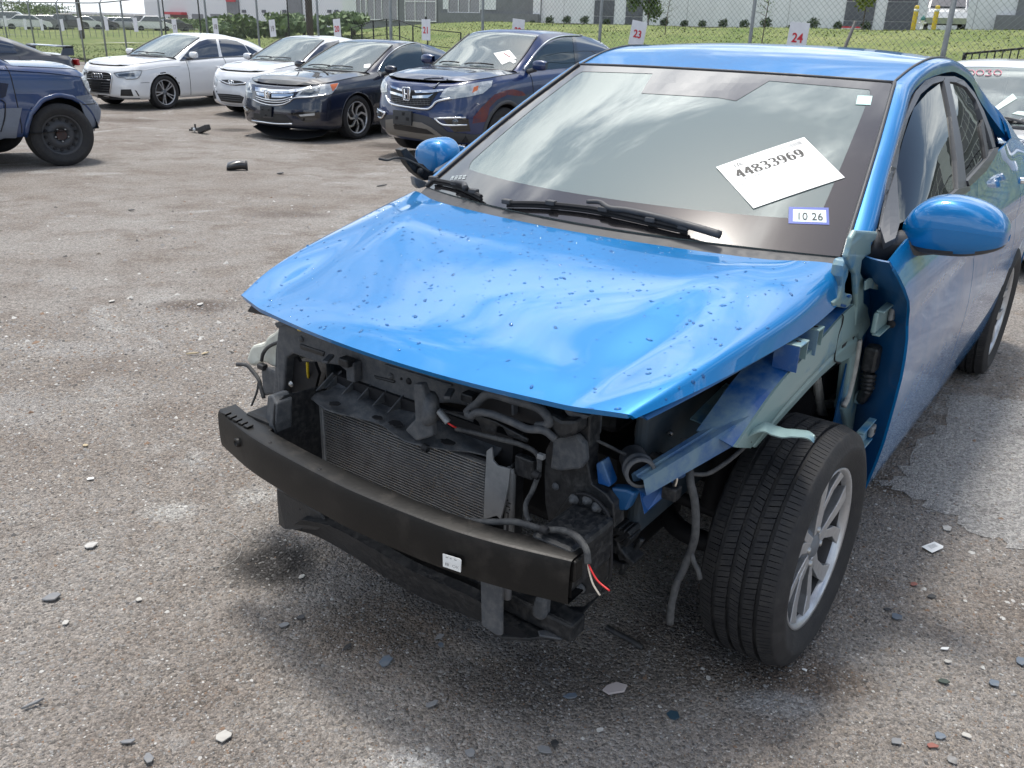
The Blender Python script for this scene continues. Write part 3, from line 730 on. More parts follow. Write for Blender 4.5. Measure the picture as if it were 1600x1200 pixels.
# ---- what the missing front panels leave bare -----------------
ZA, ZB, ZC_, ZD_, ZE, ZF, Z8, Z4, ZH = (320, 440, 4.444), (600, 560, 4.444), (880, 540, 4.444), (320, 640, 4.444), (640, 760, 4.444), (900, 700, 3.53), (1180, 360, 2.857), (1160, 440, 6), (1280, 360, 8)
AX = 'XYZ'
def plate(name, pts, ax, val, th, m, parent=car, z=None, bevel=.003, curve=0):
    """flat pressing lying in the car's plane X, Y or Z = val, th thick (behind it)"""
    if z: pts = zoomed(pts, z)
    vs = val if hasattr(val, '__len__') else [val]*len(pts)
    P = [HF.at(p[0], p[1], 'XYZ'.index(ax), v) for p, v in zip(pts, vs)]
    if curve: P = list(spline(P, curve, True))
    d = np.zeros(3); d['XYZ'.index(ax)] = -th
    o = MB().prism(P, d).build(name, m, parent, bevel=bevel); fix_normals(o); return o
def ptube(name, pts, r, m, parent=car, z=None, n=8, sm=6):
    """tube through (px, py, axis, value) points"""
    P = []
    for p in pts:
        q = zoomed([p[:2]], z)[0] if z else p[:2]; P.append(HF.at(q[0], q[1], 'XYZ'.index(p[2]), p[3]))
    return tube(name, P, r, m, parent, n=n, sm=sm)
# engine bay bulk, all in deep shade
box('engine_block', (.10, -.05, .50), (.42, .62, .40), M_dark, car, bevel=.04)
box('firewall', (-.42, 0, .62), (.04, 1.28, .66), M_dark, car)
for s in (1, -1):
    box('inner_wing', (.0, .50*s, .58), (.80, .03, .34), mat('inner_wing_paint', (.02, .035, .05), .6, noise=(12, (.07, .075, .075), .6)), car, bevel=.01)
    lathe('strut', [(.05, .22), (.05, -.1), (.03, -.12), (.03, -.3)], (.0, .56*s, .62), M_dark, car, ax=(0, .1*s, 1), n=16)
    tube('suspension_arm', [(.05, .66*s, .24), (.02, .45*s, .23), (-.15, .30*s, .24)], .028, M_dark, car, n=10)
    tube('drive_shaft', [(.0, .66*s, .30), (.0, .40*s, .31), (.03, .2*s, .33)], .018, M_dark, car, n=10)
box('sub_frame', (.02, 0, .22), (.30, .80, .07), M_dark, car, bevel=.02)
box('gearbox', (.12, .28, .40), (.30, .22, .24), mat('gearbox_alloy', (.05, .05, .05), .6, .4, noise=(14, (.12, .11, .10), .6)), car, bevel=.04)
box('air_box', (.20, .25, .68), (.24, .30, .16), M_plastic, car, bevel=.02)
# top carrier panel behind the condenser
plate('front_carrier', [(436, 498), (560, 522), (680, 560), (800, 598), (925, 640), (922, 690), (880, 668), (820, 655), (760, 640), (700, 630), (660, 632), (600, 613), (560, 596), (530, 572), (490, 565), (458, 553), (447, 560), (443, 612), (434, 612), (431, 540)], 'X', .50, .05, M_plasticg, bevel=.006)
for pts in ([(650, 430), (830, 490), (820, 525), (660, 470)], [(1165, 650), (1320, 690), (1310, 710), (1180, 675)]):
    plate('carrier_recess', pts, 'X', .504, .012, M_plastic, z=ZA, bevel=.004)
for pts in ([(280, 50), (745, 180), (735, 192), (272, 62)], [(0, 40), (470, 185), (465, 200), (0, 58)]):
    plate('carrier_rib', pts, 'X', .507, .010, M_plasticg, z=ZB, bevel=.003)
lathe('carrier_hole', [(0, .0), (.008, .0), (.009, -.004)], HF.X(*zoomed([(168, 160)], ZB)[0], .503), M_dark, car, ax=(1, 0, 0), n=16)
lathe('carrier_hole', [(0, .0), (.003, .0), (.004, -.004)], HF.X(*zoomed([(116, 143)], ZB)[0], .503), M_dark, car, ax=(1, 0, 0), n=10)
# corner of the carrier at the car's right, with the dark opening
plate('carrier_side', [(436, 512), (470, 520), (462, 548), (446, 560), (445, 612), (449, 655), (470, 700), (440, 690), (420, 655), (428, 600), (430, 545)], 'X', .49, .03, M_plasticg, bevel=.005)
plate('headlamp_bracket', [(290, 210), (340, 130), (385, 150), (480, 190), (640, 262), (600, 300), (500, 262), (420, 240)], 'X', .505, .03, M_plastic, z=ZA)
plate('headlamp_bracket', [(480, 290), (560, 262), (640, 285), (635, 300), (540, 310), (500, 325)], 'X', .53, .02, M_plasticg, z=ZA)
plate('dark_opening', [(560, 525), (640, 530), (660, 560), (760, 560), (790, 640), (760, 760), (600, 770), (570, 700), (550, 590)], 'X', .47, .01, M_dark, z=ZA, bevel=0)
ptube('dipstick_tube', [(712, 560, 'X', .48), (715, 620, 'X', .48), (720, 665, 'X', .47)], .004, M_yellow, z=ZA)
cap = MB(); cc = HF.X(*zoomed([(662, 318)], ZA)[0], .545); cap.box(cc, (.014, .016, .020)); cap.build('dipstick_handle', M_yellow, car, bevel=.005, seg=3)
# bonnet latches
for (q, z) in (((905, 545), ZA), ((505, 255), ZB)):
    c = HF.X(*zoomed([q], z)[0], .545); e = empty('latch'); e.parent = car
    box('latch_arm', c+np.array((.012, -.012, .004)), (.05, .016, .008), M_plasticg, e, bevel=.002, rot=Matrix.Rotation(rad(28), 3, 'Z'))
    box('latch_body', c+np.array((-.012, .03, .0)), (.03, .035, .022), M_plastic, e, bevel=.004)
    box('latch_bracket', c+np.array((-.03, .036, -.028)), (.03, .03, .055), M_plasticg, e, bevel=.004)
# condenser: core, fins, tank, receiver
cond = empty('condenser'); cond.parent = car
cy0, cy1, cz0, cz1, cx_ = -.345, .205, .215, .565, .555
box('core', (cx_-.012, (cy0+cy1)/2, (cz0+cz1)/2), (.012, cy1-cy0, cz1-cz0), M_dark, cond)
fb = MB(); nf = 46
for k in range(nf):
    z_ = cz0+.008+(cz1-cz0-.016)*k/(nf-1); fb.box((cx_, (cy0+cy1)/2, z_), (.014, cy1-cy0-.01, .0018))
tag(fb.build('cooling_fins', M_fin, cond), kind='stuff')
nb = MB()
for k in range(900):      # grit caught between the fins
    y_ = RNG.uniform(cy0+.02, cy1-.02); k2 = RNG.integers(0, nf-1); z_ = cz0+.008+(cz1-cz0-.016)*(k2+.5)/(nf-1)
    if RNG.random() > .25+.75*(y_-cy0)/(cy1-cy0): continue
    nb.box((cx_+.004, y_, z_), (.002, RNG.uniform(.0015, .005), .003))
tag(nb.build('trapped_grit', mat('grit', (.15, .11, .075), .9), cond), kind='stuff')
for y_ in (cy0, ): box('tank', (cx_, y_-.004, (cz0+cz1)/2), (.022, .016, cz1-cz0+.01), M_alum, cond, bevel=.003)
plate('side_plate', [(760, 705), (768, 699), (770, 720), (777, 728), (797, 733), (794, 760), (788, 790), (782, 812), (776, 806), (755, 812), (757, 760)], 'X', .572, .006, M_alum, cond, bevel=.001)
lathe('receiver_tube', [(.0, .295), (.009, .296), (.012, .290), (.0125, .284), (.0125, -.06), (.0, -.06)], HF.X(795, 835, .545)-np.array((0, 0, .12)), M_alum, cond, ax=(0, 0, 1), n=20)
# print on the tube
for k in range(5):
    c = HF.X(*zoomed([(858+(k % 2)*14, 985+22*k)], ZB)[0], .560); box('printed_mark', c, (.0006, .004+.004*(k % 3), .003), M_ink, cond)
# air guides beside the condenser
guide = [(.555, .60), (.62, .607), (.675, .612), (.705, .60), (.715, .55), (.70, .50), (.66, .47), (.655, .23), (.555, .23)]
o = MB().prism([(x, -.352, z) for x, z in guide], (0, -.006, 0)).build('air_guide', M_plastic, car, bevel=.003); fix_normals(o)
o = MB().prism([(.715, -.345, .55), (.705, -.345, .602), (.695, -.372, .612), (.69, -.40, .604), (.685, -.415, .545), (.69, -.42, .505), (.70, -.36, .49)], (-.05, 0, 0)).build('air_guide_flange', M_plasticg, car, bevel=.004); fix_normals(o)
o = MB().prism([(x, .262, z) for x, z in ((.50, .58), (.55, .575), (.56, .40), (.56, .24), (.50, .24))], (0, .006, 0)).build('air_guide', M_plastic, car, bevel=.003); fix_normals(o)
# dusty top sheet with ribs and torn holes
sh = empty('air_guide_sheet'); sh.parent = car
fr_ = [HF.Z(*q, .575) for q in [(481, 620), (508, 641), (545, 646), (590, 662), (632, 690), (690, 697), (720, 705), (768, 716)]]
rr_ = [HF.Z(*q, .592) for q in [(513, 605), (537, 602), (565, 613), (600, 624), (645, 640), (690, 655), (735, 673), (792, 690)]]
G = np.array([[np.array(a)+(np.array(b)-np.array(a))*t+np.array((0, 0, .006*math.sin(7*i+5*t))) for t in np.linspace(0, 1, 6)] for i, (a, b) in enumerate(zip(spline(fr_, 3), spline(rr_, 3)))])
grid('sheet', G, M_plasticg, sh, solid=.004, flip=True)
rw = [HF.X(*q, .505) for q in [(513, 592), (560, 600), (600, 613), (645, 628), (690, 640), (740, 655)]]
lo_ = [HF.Z(*q, .592) for q in [(516, 604), (560, 611), (600, 624), (645, 640), (690, 655), (735, 673)]]
grid('sheet_wall', np.array([[a, b] for a, b in zip(spline(rw, 3), spline(lo_, 3))]), M_plasticg, sh, solid=.004)
for q in [(880, 720), (940, 705), (1055, 745), (1160, 785), (1265, 825), (1370, 870)]:
    px = zoomed([q], ZA)[0]; c = HF.Z(*px, .592); o = MB().prism([c+np.array((0, 0, 0)), c+np.array((.055, 0, .003)), c+np.array((-.005, 0, .035))], (0, .004, 0)).build('rib', M_plasticg, sh); fix_normals(o)
def blob(name, px, rx, ry, zz, m, par, n=18):
    c = HF.Z(*px, zz); P = []
    for a in np.arange(n)*2*math.pi/n:
        k = RNG.uniform(.75, 1.15); P.append(c+np.array((rx*k*math.cos(a), ry*k*math.sin(a), 0)))
    return MB().prism(P, (0, 0, -.002)).build(name, m, par)
for px, rx, ry in (((523, 630), .012, .017), ((590, 652), .010, .016), ((618, 661), .014, .022), ((700, 690), .013, .020)):
    blob('torn_hole_shade', px, rx, ry, .5935 if px[0] > 640 else .592, M_dark, sh)  # flat black patches on the sheet stand in for the dark inside the holes
# horn
hn = empty('horn'); hn.parent = car
hc = HF.X(658, 641, .600)
lathe('horn_disc', [(0, .016), (.030, .015), (.040, .008), (.042, 0), (.040, -.012), (.026, -.022), (.0, -.026)], hc+np.array((-.012, .012, .004)), M_plasticg, hn, ax=(.62, -.62, .1), n=28)
o = plate('horn_bracket', [(645, 600), (658, 600), (672, 640), (676, 682), (650, 690), (632, 672), (648, 655)], 'X', .605, .022, M_plasticg, hn, bevel=.005)
ptube('horn_plug', [(385, 370, 'X', .60), (430, 425, 'X', .61), (445, 445, 'X', .61)], .008, M_alum, hn, z=ZB)
ptube('red_lead', [(440, 445, 'X', .61), (470, 465, 'X', .61), (500, 480, 'X', .60)], .0022, M_redw, hn, z=ZB)
# intake scoop: an open moulded frame
sc = empty('intake_scoop'); sc.parent = car
loop = [(575, 375), (610, 340), (650, 310), (695, 262), (760, 250), (900, 290), (1050, 335), (1120, 385), (1150, 440), (1120, 465), (1060, 470)]
ptube('scoop_rim', [(x, y, 'X', .575) for x, y in loop], .010, M_plasticg, sc, z=ZB)
ptube('scoop_lip', [(575, 375, 'X', .60), (600, 400, 'X', .60), (650, 375, 'X', .605), (740, 385, 'X', .605), (850, 425, 'X', .60), (920, 455, 'X', .60), (1000, 490, 'X', .595), (1110, 500, 'X', .585), (1190, 560, 'X', .575)], .009, M_plasticg, sc, z=ZB)
plate('scoop_floor', [(600, 350), (695, 265), (1060, 345), (1130, 420), (1080, 470), (880, 415), (700, 370)], 'X', .545, .01, M_dark, sc, z=ZB, bevel=0)
plate('scoop_divider', [(880, 320), (895, 320), (900, 400), (882, 400)], 'X', .565, .02, M_plasticg, sc, z=ZB)
plate('scoop_wall', [(1060, 345), (1180, 400), (1230, 430), (1330, 430), (1330, 530), (1250, 560), (1190, 545), (1140, 460)], 'X', .575, .05, M_plastic, sc, z=ZB, bevel=.008)
plate('scoop_skirt', [(600, 405), (660, 400), (780, 440), (850, 480), (1000, 560), (990, 590), (860, 540), (820, 480), (780, 470), (770, 560), (700, 560), (650, 440)], 'X', .565, .006, M_plastic, sc, z=ZB)
# tall panel at the car's left of the radiator
plate('carrier_side', [(1110, 800), (1120, 640), (1160, 560), (1240, 545), (1330, 520), (1340, 400), (1280, 365), (1430, 400), (1425, 620), (1410, 720), (1440, 870), (1540, 940), (1590, 1010), (1600, 1180), (1150, 1180), (1115, 1000)], 'X', .525, .045, M_plastic, z=ZB, bevel=.006)
plate('carrier_flap', [(1170, 560), (1330, 530), (1390, 600), (1400, 720), (1360, 770), (1220, 785), (1150, 770)], 'X', .545, .02, M_plasticg, z=ZB, bevel=.006)
plate('carrier_flap', [(1230, 335), (1320, 375), (1430, 400), (1400, 420), (1330, 425), (1270, 395)], 'X', .55, .02, M_plasticg, z=ZB, bevel=.003)
# bumper beam
bm_ = empty('bumper_beam'); bm_.parent = car
tops = spline([(.728, -.562), (.767, -.400), (.785, -.260), (.796, -.10), (.800, .03), (.788, .245), (.764, .388), (.722, .540)], 6)
sec = [(.0, .427), (.002, .440), (.003, .478), (.002, .516), (-.002, .527), (-.008, .530), (-.055, .528), (-.056, .524), (-.010, .523), (-.010, .436), (-.055, .432), (-.056, .428)]
G = []
for x, y in tops: G.append([(x+a, y, b) for a, b in sec]+[(x+sec[0][0], y, sec[0][1])])
beam = grid('beam', np.array(G), M_beam, bm_); fix_normals(beam); beam.data.set_sharp_from_angle(angle=rad(40))
tg = HF.X(376, 690, .757); lathe('tow_eye_socket', [(.0, .006), (.006, .006), (.0065, .014), (.010, .015), (.012, .012), (.012, -.002)], tg, M_beam, bm_, ax=(1, -.2, 0), n=20)
for q in [(452, 225), (795, 412)]:
    c = HF.Z(*zoomed([q], ZD_)[0], .531); lathe('beam_hole', [(0, 0), (.0045, 0), (.005, -.002)], c, M_dark, bm_, ax=(0, 0, 1), n=12)
for k in range(5): box('beam_tab', HF.Z(*zoomed([(150+38*k, 25+22*k)], ZD_)[0], .533), (.02, .018, .006), M_beam, bm_, bevel=.002)
stp = [(234, 466), (352, 502), (361, 515), (357, 594), (236, 553)]
plate('sticker', stp, 'X', [.7935, .789, .7888, .789, .7935], -.002, M_white, bm_, z=ZE, bevel=0)
# crush cans and their flanges
for y in (.447, -.47):
    e = empty('crush_can'); e.parent = car
    b_ = MB().box((.615, y+.03, .482), (.17, .105, .105)).build('can', M_plastic if y > 0 else M_beam, e, bevel=.012)
    b_ = MB().box((.55, y+.03, .482), (.02, .10, .085)).build('can_rib', M_plastic, e, bevel=.006)
    box('can_foot', (.70, y+.035, .500), (.03, .13, .05), M_beam, e, bevel=.004)
fl = plate('mount_flange', [(1110, 60), (1180, 40), (1290, 90), (1360, 170), (1375, 300), (1370, 620), (1310, 740), (1190, 760), (1130, 690), (1000, 660), (960, 400), (1010, 200)], 'X', .535, .012, M_plastic, z=ZE, bevel=.004)
for q in [(1142, 88), (1300, 145), (1190, 705), (1235, 95)]:
    c = HF.X(*zoomed([q], ZE)[0], .537); lathe('bolt', [(0, .012), (.006, .012), (.0065, .004), (.012, .003), (.0125, 0)], c, M_plasticg, car, ax=(1, 0, 0), n=8)
for pts in ([(1150, 50), (1240, 60), (1330, 130), (1390, 250), (1395, 600), (1340, 730)],): ptube('flange_seam', [(x, y, 'X', .54) for x, y in pts], .004, M_dark, z=ZE)
# lower valance, posts
vt = [HF.X(*q, v) for q, v in [((470, 812), .70), ((515, 822), .70), ((570, 850), .705), ((640, 890), .705), ((720, 925), .70), ((760, 946), .695)]]
vb = [HF.Z(*q, .195) for q in [(452, 826), (495, 838), (556, 872), (640, 925), (716, 957), (760, 975)]]
vt, vb = spline(vt, 4), spline(vb, 4)
grid('lower_valance', np.array([[a+np.array((-.03, 0, .002)), a, a*.6+b*.4, b, b+np.array((-.04, 0, -.004))] for a, b in zip(vt, vb)]), M_plastic, car, solid=.004).data.polygons.foreach_set('use_smooth', [False]*((len(vt)-1)*8+2*(len(vt)+3)))
tray = [(490, 740), (640, 775), (760, 790), (850, 800), (940, 850), (1060, 830), (1210, 830), (1320, 745), (1180, 900), (1110, 970), (1065, 1055), (900, 1045), (820, 1056), (640, 1046), (560, 1000)]
plate('under_tray', tray, 'Z', .205, .008, M_plastic, z=ZE, bevel=.002)
plate('tray_opening', [(640, 985), (700, 968), (800, 1010), (825, 1040), (780, 1052), (690, 1035), (640, 1010)], 'Z', .2065, .002, M_dark, z=ZE, bevel=0)
plate('tray_lip', [(890, 1000), (1110, 965), (1085, 1040), (1050, 1057), (900, 1030)], 'Z', .214, .006, M_plasticg, z=ZE, bevel=.002)
lathe('tray_hole', [(0, .001), (.006, .001), (.007, 0)], HF.Z(*zoomed([(755, 943)], ZE)[0], .206), M_dark, car, ax=(0, 0, 1), n=12)
plate('centre_post', [(490, 640), (650, 690), (638, 770), (636, 1040), (600, 1035), (497, 965)], 'X', .70, .010, M_plasticg, z=ZE, bevel=.003)
plate('tray_peg', [(865, 770), (940, 785), (935, 930), (900, 940), (845, 910), (845, 850)], 'X', .60, .03, M_plasticg, z=ZE, bevel=.010)
lathe('lower_spigot', [(0, 0), (.010, 0), (.010, .05)], HF.X(*zoomed([(678, 775)], ZE)[0], .60), mat('pale_grey_plastic', (.22, .22, .23), .6), car, ax=(0, 0, 1), n=14)
plate('lower_guide', [(495, 545), (545, 575), (790, 712), (860, 800), (780, 840), (690, 836), (552, 836), (512, 800)], 'X', [.665, .68, .68, .68, .68, .68, .68, .665], .05, M_plastic, z=ZD_, bevel=.004)
for q in [(660, 693), (672, 828)]: lathe('guide_hole', [(0, .001), (.0028, .001), (.003, 0)], HF.X(*zoomed([q], ZD_)[0], .681), M_dark, car, ax=(1, 0, 0), n=8)
box('lower_cross_member', (.56, 0, .235), (.06, .95, .05), M_plastic, car, bevel=.008)
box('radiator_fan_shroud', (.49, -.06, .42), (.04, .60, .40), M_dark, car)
# looms
ptube('wiring_loom', [(860, 640, 'Z', .535), (940, 690, 'Z', .537), (1000, 705, 'Z', .537)], .010, M_wire, z=ZB) if False else None
ptube('wiring_loom', [(-240, 60, 'X', .742), (-120, 95, 'X', .742), (0, 150, 'X', .738), (80, 170, 'X', .735), (150, 190, 'X', .73), (235, 180, 'X', .725), (320, 222, 'X', .72), (480, 245, 'X', .71), (620, 246, 'X', .70), (740, 247, 'X', .69), (860, 280, 'X', .68), (940, 300, 'X', .675), (1060, 305, 'X', .675), (1130, 330, 'X', .68), (1190, 380, 'X', .69), (1230, 450, 'X', .70), (1238, 535, 'X', .705)], .0072, M_wire, z=ZE)
ptube('wiring_loom', [(1000, 298, 'X', .672), (1100, 310, 'X', .676), (1180, 350, 'X', .684), (1222, 430, 'X', .694), (1225, 520, 'X', .700)], .004, M_wire, z=ZE)
ptube('red_wire', [(1238, 530, 'X', .705), (1265, 590, 'X', .71), (1310, 660, 'X', .715), (1388, 725, 'X', .72)], .0021, M_redw, z=ZE, n=6)
ptube('white_wire', [(1236, 530, 'X', .705), (1250, 600, 'X', .71), (1275, 680, 'X', .715), (1322, 757, 'X', .72)], .0021, M_whitew, z=ZE, n=6)
ptube('wiring_loom', [(500, 488, 'X', .59), (640, 520, 'X', .59), (800, 560, 'X', .585), (920, 590, 'X', .58), (1020, 630, 'X', .575), (1075, 690, 'X', .575), (1072, 800, 'X', .58), (1030, 920, 'X', .59), (985, 1010, 'X', .60), (990, 1090, 'X', .62), (1010, 1130, 'X', .63)], .0058, M_wire, z=ZB)
ptube('wiring_loom', [(380, 360, 'X', .54), (480, 370, 'X', .54), (600, 385, 'X', .54)], .002, M_wire, z=ZB)
box('loom_clip', HF.X(*zoomed([(1092, 680)], ZB)[0], .585), (.012, .016, .012), M_alum, car, bevel=.002)
box('connector', HF.X(*zoomed([(985, 750)], ZB)[0], .54), (.02, .05, .05), M_plastic, car, bevel=.004)
# washer bottle with its hoses at the car's right
wb = spline([(525, 325), (470, 360), (430, 385), (405, 425), (345, 440), (318, 455), (300, 500), (290, 545), (330, 590), (400, 560), (490, 600), (520, 560), (515, 500), (530, 430)], 3, True)
plate('washer_bottle', [tuple(p) for p in wb], 'X', .44, .12, M_washer, z=ZA, bevel=.018)
ptube('hose', [(395, 548, 'X', .455), (405, 500, 'X', .46), (440, 455, 'X', .46), (500, 425, 'X', .46), (535, 415, 'X', .455)], .0055, M_wire, z=ZA)
ptube('hose', [(225, 575, 'X', .46), (290, 580, 'X', .46), (330, 620, 'X', .46), (375, 680, 'X', .465), (390, 740, 'X', .47), (410, 810, 'X', .475)], .0062, M_wire, z=ZA)
ptube('hose', [(375, 690, 'X', .46), (360, 770, 'X', .465), (325, 860, 'X', .47)], .0035, M_wire, z=ZA)
box('hose_clip', HF.X(*zoomed([(400, 590)], ZA)[0], .47), (.02, .028, .016), M_plastic, car, bevel=.003)
plate('headlamp_bracket', [(385, 600), (440, 600), (545, 640), (560, 720), (560, 770), (520, 780), (440, 790), (400, 800)], 'X', .47, .02, M_plasticg, z=ZA, bevel=.008)
lathe('bolt', [(0, .008), (.012, .006), (.014, 0)], HF.X(*zoomed([(520, 720)], ZA)[0], .472), M_plastic, car, ax=(1, 0, 0), n=10)

# ---- the bared left front corner ------------------------------
ap = empty('fender_apron'); ap.parent = car
# pale outer band that arches over the wheel
top = [(-.34, .855), (-.20, .845), (-.04, .812), (.10, .785), (.20, .750), (.29, .700), (.335, .675)]
low = [(-.37, .70), (-.26, .712), (-.14, .708), (-.05, .694), (.05, .670), (.14, .645), (.20, .625)]
ts, ls = resample(spline(top, 6), 40), resample(spline(low, 6), 40)
yy = lambda f: .722-.035*f**2
G = np.array([[(a[0]*(1-t)+b[0]*t, yy(i/39)-.0+.006*math.sin(math.pi*t)-(.006 if .62 < t < .72 else 0), a[1]*(1-t)+b[1]*t) for t in np.linspace(0, 1, 22)] for i, (a, b) in enumerate(zip(ts, ls))])
grid('apron_band', G, M_primer, ap, solid=.006)
# blue shelf from the band inwards under the bonnet edge
G = np.array([[(a[0], yy(i/39)-.085*t, a[1]+.004*math.sin(math.pi*t)+.012*t) for t in np.linspace(0, 1, 8)] for i, a in enumerate(ts)])
grid('apron_shelf', G, M_bluein, ap, solid=.004)
G = np.array([[(b[0], yy(i/39)-.16*t, b[1]+.02*t) for t in np.linspace(0, 1, 5)] for i, b in enumerate(ls)])
grid('apron_flange', G, M_primer, ap, solid=.004)
# two inverted-U fender brackets on the shelf, just outside the bonnet edge
for (q, w_, h_) in (((1238, 533), .058, .045), ((1265, 510), .040, .045)):
    e = empty('fender_bracket'); e.parent = car; c = HF.Y(*q, .700)
    box('bracket_top', c, (w_, .060, .005), M_primer, e, bevel=.002)
    box('bracket_leg', c+np.array((-w_/2+.002, 0, -h_/2)), (.004, .056, h_), M_primer, e); box('bracket_leg', c+np.array((w_/2-.002, 0, -h_/2-.008)), (.004, .056, h_+.016), M_bluein, e)
    for dy in (-.016, .014): lathe('bracket_hole', [(0, .0), (.006, .0), (.0065, -.002)], c+np.array((0, dy, .0035)), M_dark, e, ax=(0, 0, 1), n=12)
# front rail with its torn end on the tyre
r0, r1 = np.array((.25, .668, .693)), np.array((.50, .560, .610))
dr = (r1-r0)/np.linalg.norm(r1-r0); si = np.cross(dr, [0, 0, 1]); si /= np.linalg.norm(si); upv = np.cross(si, dr)
prof = [(-.022, -.026), (.022, -.026), (.027, -.020), (.027, .018), (.020, .026), (.006, .027), (.004, .022), (-.006, .022), (-.008, .027), (-.022, .026)]
G = np.array([[r0+dr*L*t+si*a*(1-.15*t)+upv*b*(1-.2*t) for a, b in prof+prof[:1]] for t in np.linspace(-.08, 1, 14) for L in (np.linalg.norm(r1-r0),)])
o = grid('front_rail', G, M_bluein, ap); fix_normals(o); o.data.set_sharp_from_angle(angle=rad(35))
box('rail_slot', r0+dr*.10+si*.0275+upv*.0, (.05, .002, .006), M_dark, ap, rot=Matrix((dr, si, upv)).transposed())
plate('rail_nose', [(585, 950), (700, 900), (830, 830), (840, 920), (700, 960), (690, 1060), (600, 1130), (560, 1180), (540, 1080), (520, 980)], 'X', [.43, .40, .36, .36, .40, .41, .43, .45, .46, .46], .05, M_bluein, ap, z=ZC_, bevel=.004)
plate('rail_nose', [(225, 820), (270, 800), (330, 960), (320, 985), (240, 960)], 'X', .515, .03, M_bluein, ap, z=ZC_, bevel=.003)
plate('rail_nose', [(330, 985), (440, 1000), (500, 1030), (440, 1150), (380, 1150), (300, 1050)], 'X', .50, .03, M_jamb, ap, z=ZC_, bevel=.006)
# crumpled tongue of sheet metal lying over the tyre
P_ = [HF.Y(*zoomed([q], ZC_)[0], v) for q, v in (((1285, 640), .70), ((1340, 618), .715), ((1400, 600), .73), ((1450, 618), .74), ((1530, 650), .765), ((1600, 645), .785), ((1690, 640), .805), ((1735, 672), .815))]
P2 = [HF.Y(*zoomed([q], ZC_)[0], v) for q, v in (((1250, 610), .66), ((1300, 580), .67), ((1400, 540), .69), ((1500, 590), .72), ((1540, 608), .74), ((1620, 600), .76), ((1690, 615), .785), ((1738, 668), .813))]
a, b = spline(P_, 5), spline(P2, 5)
grid('torn_tongue', np.array([[p+(q-p)*t+np.array((0, 0, .012*math.sin(math.pi*t)+.003*math.sin(i*.35+2*t))) for t in np.linspace(0, 1, 9)] for i, (p, q) in enumerate(zip(a, b))]), M_primer, ap, solid=.003)
plate('rail_bracket', [(1185, 500), (1210, 450), (1290, 440), (1400, 470), (1405, 510), (1340, 530), (1330, 590), (1270, 600), (1195, 575)], 'Y', .655, .03, M_primer, ap, z=ZC_, bevel=.004)
plate('rail_bracket_gap', [(1300, 500), (1360, 480), (1390, 500), (1350, 520), (1340, 570), (1285, 570)], 'Y', .660, .01, M_dark, ap, z=ZC_, bevel=.002)
# rear end of the apron: slotted plate, hood hinge, hinge pillar
plate('apron_rear_plate', [(945, 320), (1000, 300), (1085, 235), (1090, 300), (1075, 420), (1110, 560), (1090, 640), (1010, 715), (930, 760), (880, 750), (862, 715), (890, 520), (930, 400)], 'Y', .728, .012, M_primer, ap, z=Z4, bevel=.003)
plate('plate_slot', [(1010, 330), (1040, 310), (1040, 360), (1000, 520), (960, 620), (930, 655), (950, 560), (985, 430)], 'Y', .7295, .004, M_dark, ap, z=Z4, bevel=0)
for pts in ([(1060, 290), (1080, 245), (1078, 290), (1062, 325)], [(1038, 520), (1052, 478), (1055, 510), (1040, 550)]): plate('plate_slot', pts, 'Y', .7295, .004, M_dark, ap, z=Z4, bevel=0)
ptube('seam_line', [(935, 310, 'Y', .73), (945, 330, 'Y', .73), (935, 400, 'Y', .73), (895, 520, 'Y', .73), (865, 715, 'Y', .73), (885, 755, 'Y', .73), (925, 765, 'Y', .73)], .0018, M_dark, ap, z=Z4, n=6)
plate('hood_hinge', [(345, 370), (390, 355), (420, 380), (380, 420), (365, 560), (330, 660), (325, 770), (350, 810), (410, 800), (420, 850), (370, 960), (340, 975), (180, 950), (175, 900), (250, 840), (285, 700), (290, 580), (315, 450)], 'Y', .725, .03, M_primer, ap, z=ZH, bevel=.005)
for pts in ([(345, 820), (400, 800), (415, 835), (370, 845)], [(280, 920), (345, 935), (330, 965), (275, 950)]): plate('hinge_slot', pts, 'Y', .7265, .004, M_bluein, ap, z=ZH, bevel=0)
pil = [(470, 0), (740, 20), (700, 130), (655, 160), (650, 300), (590, 330), (540, 380), (520, 520), (560, 600), (560, 900), (620, 960), (600, 1060), (540, 1180), (480, 1200), (450, 1200), (480, 960), (470, 700), (460, 560), (385, 430), (350, 340), (380, 240), (420, 90)]
plate('hinge_pillar', pil, 'Y', [.735]*len(pil), .014, M_primer, ap, z=ZH, bevel=.005)
low_p = [(440, 330), (500, 330), (520, 420), (480, 480), (470, 720), (455, 840), (440, 900), (415, 880), (395, 800), (405, 760), (430, 560)]
plate('hinge_pillar', low_p, 'Y', .728, .03, M_primer, ap, z=Z8, bevel=.006)
plate('inner_panel', [(300, 650), (430, 560), (420, 640), (395, 790), (310, 770)], 'Y', .62, .01, mat('bare_grey_panel', (.12, .13, .13), .6, noise=(9, (.2, .2, .19), .6)), ap, z=Z8, bevel=.003)
for pts in ([(278, 660), (300, 650), (318, 780), (335, 840), (300, 830)], [(305, 765), (395, 755), (420, 790), (330, 800)]): plate('sealed_seam', pts, 'Y', .655, .02, mat('seam_sealer', (.40, .39, .36), .8, noise=(40, (.2, .19, .18), .7)), ap, z=Z8, bevel=.008)
ptube('sealed_seam', [(465, 490, 'Y', .73), (455, 560, 'Y', .73), (440, 640, 'Y', .73), (415, 740, 'Y', .73), (395, 785, 'Y', .73)], .008, MATS['seam_sealer'], ap, z=Z8)
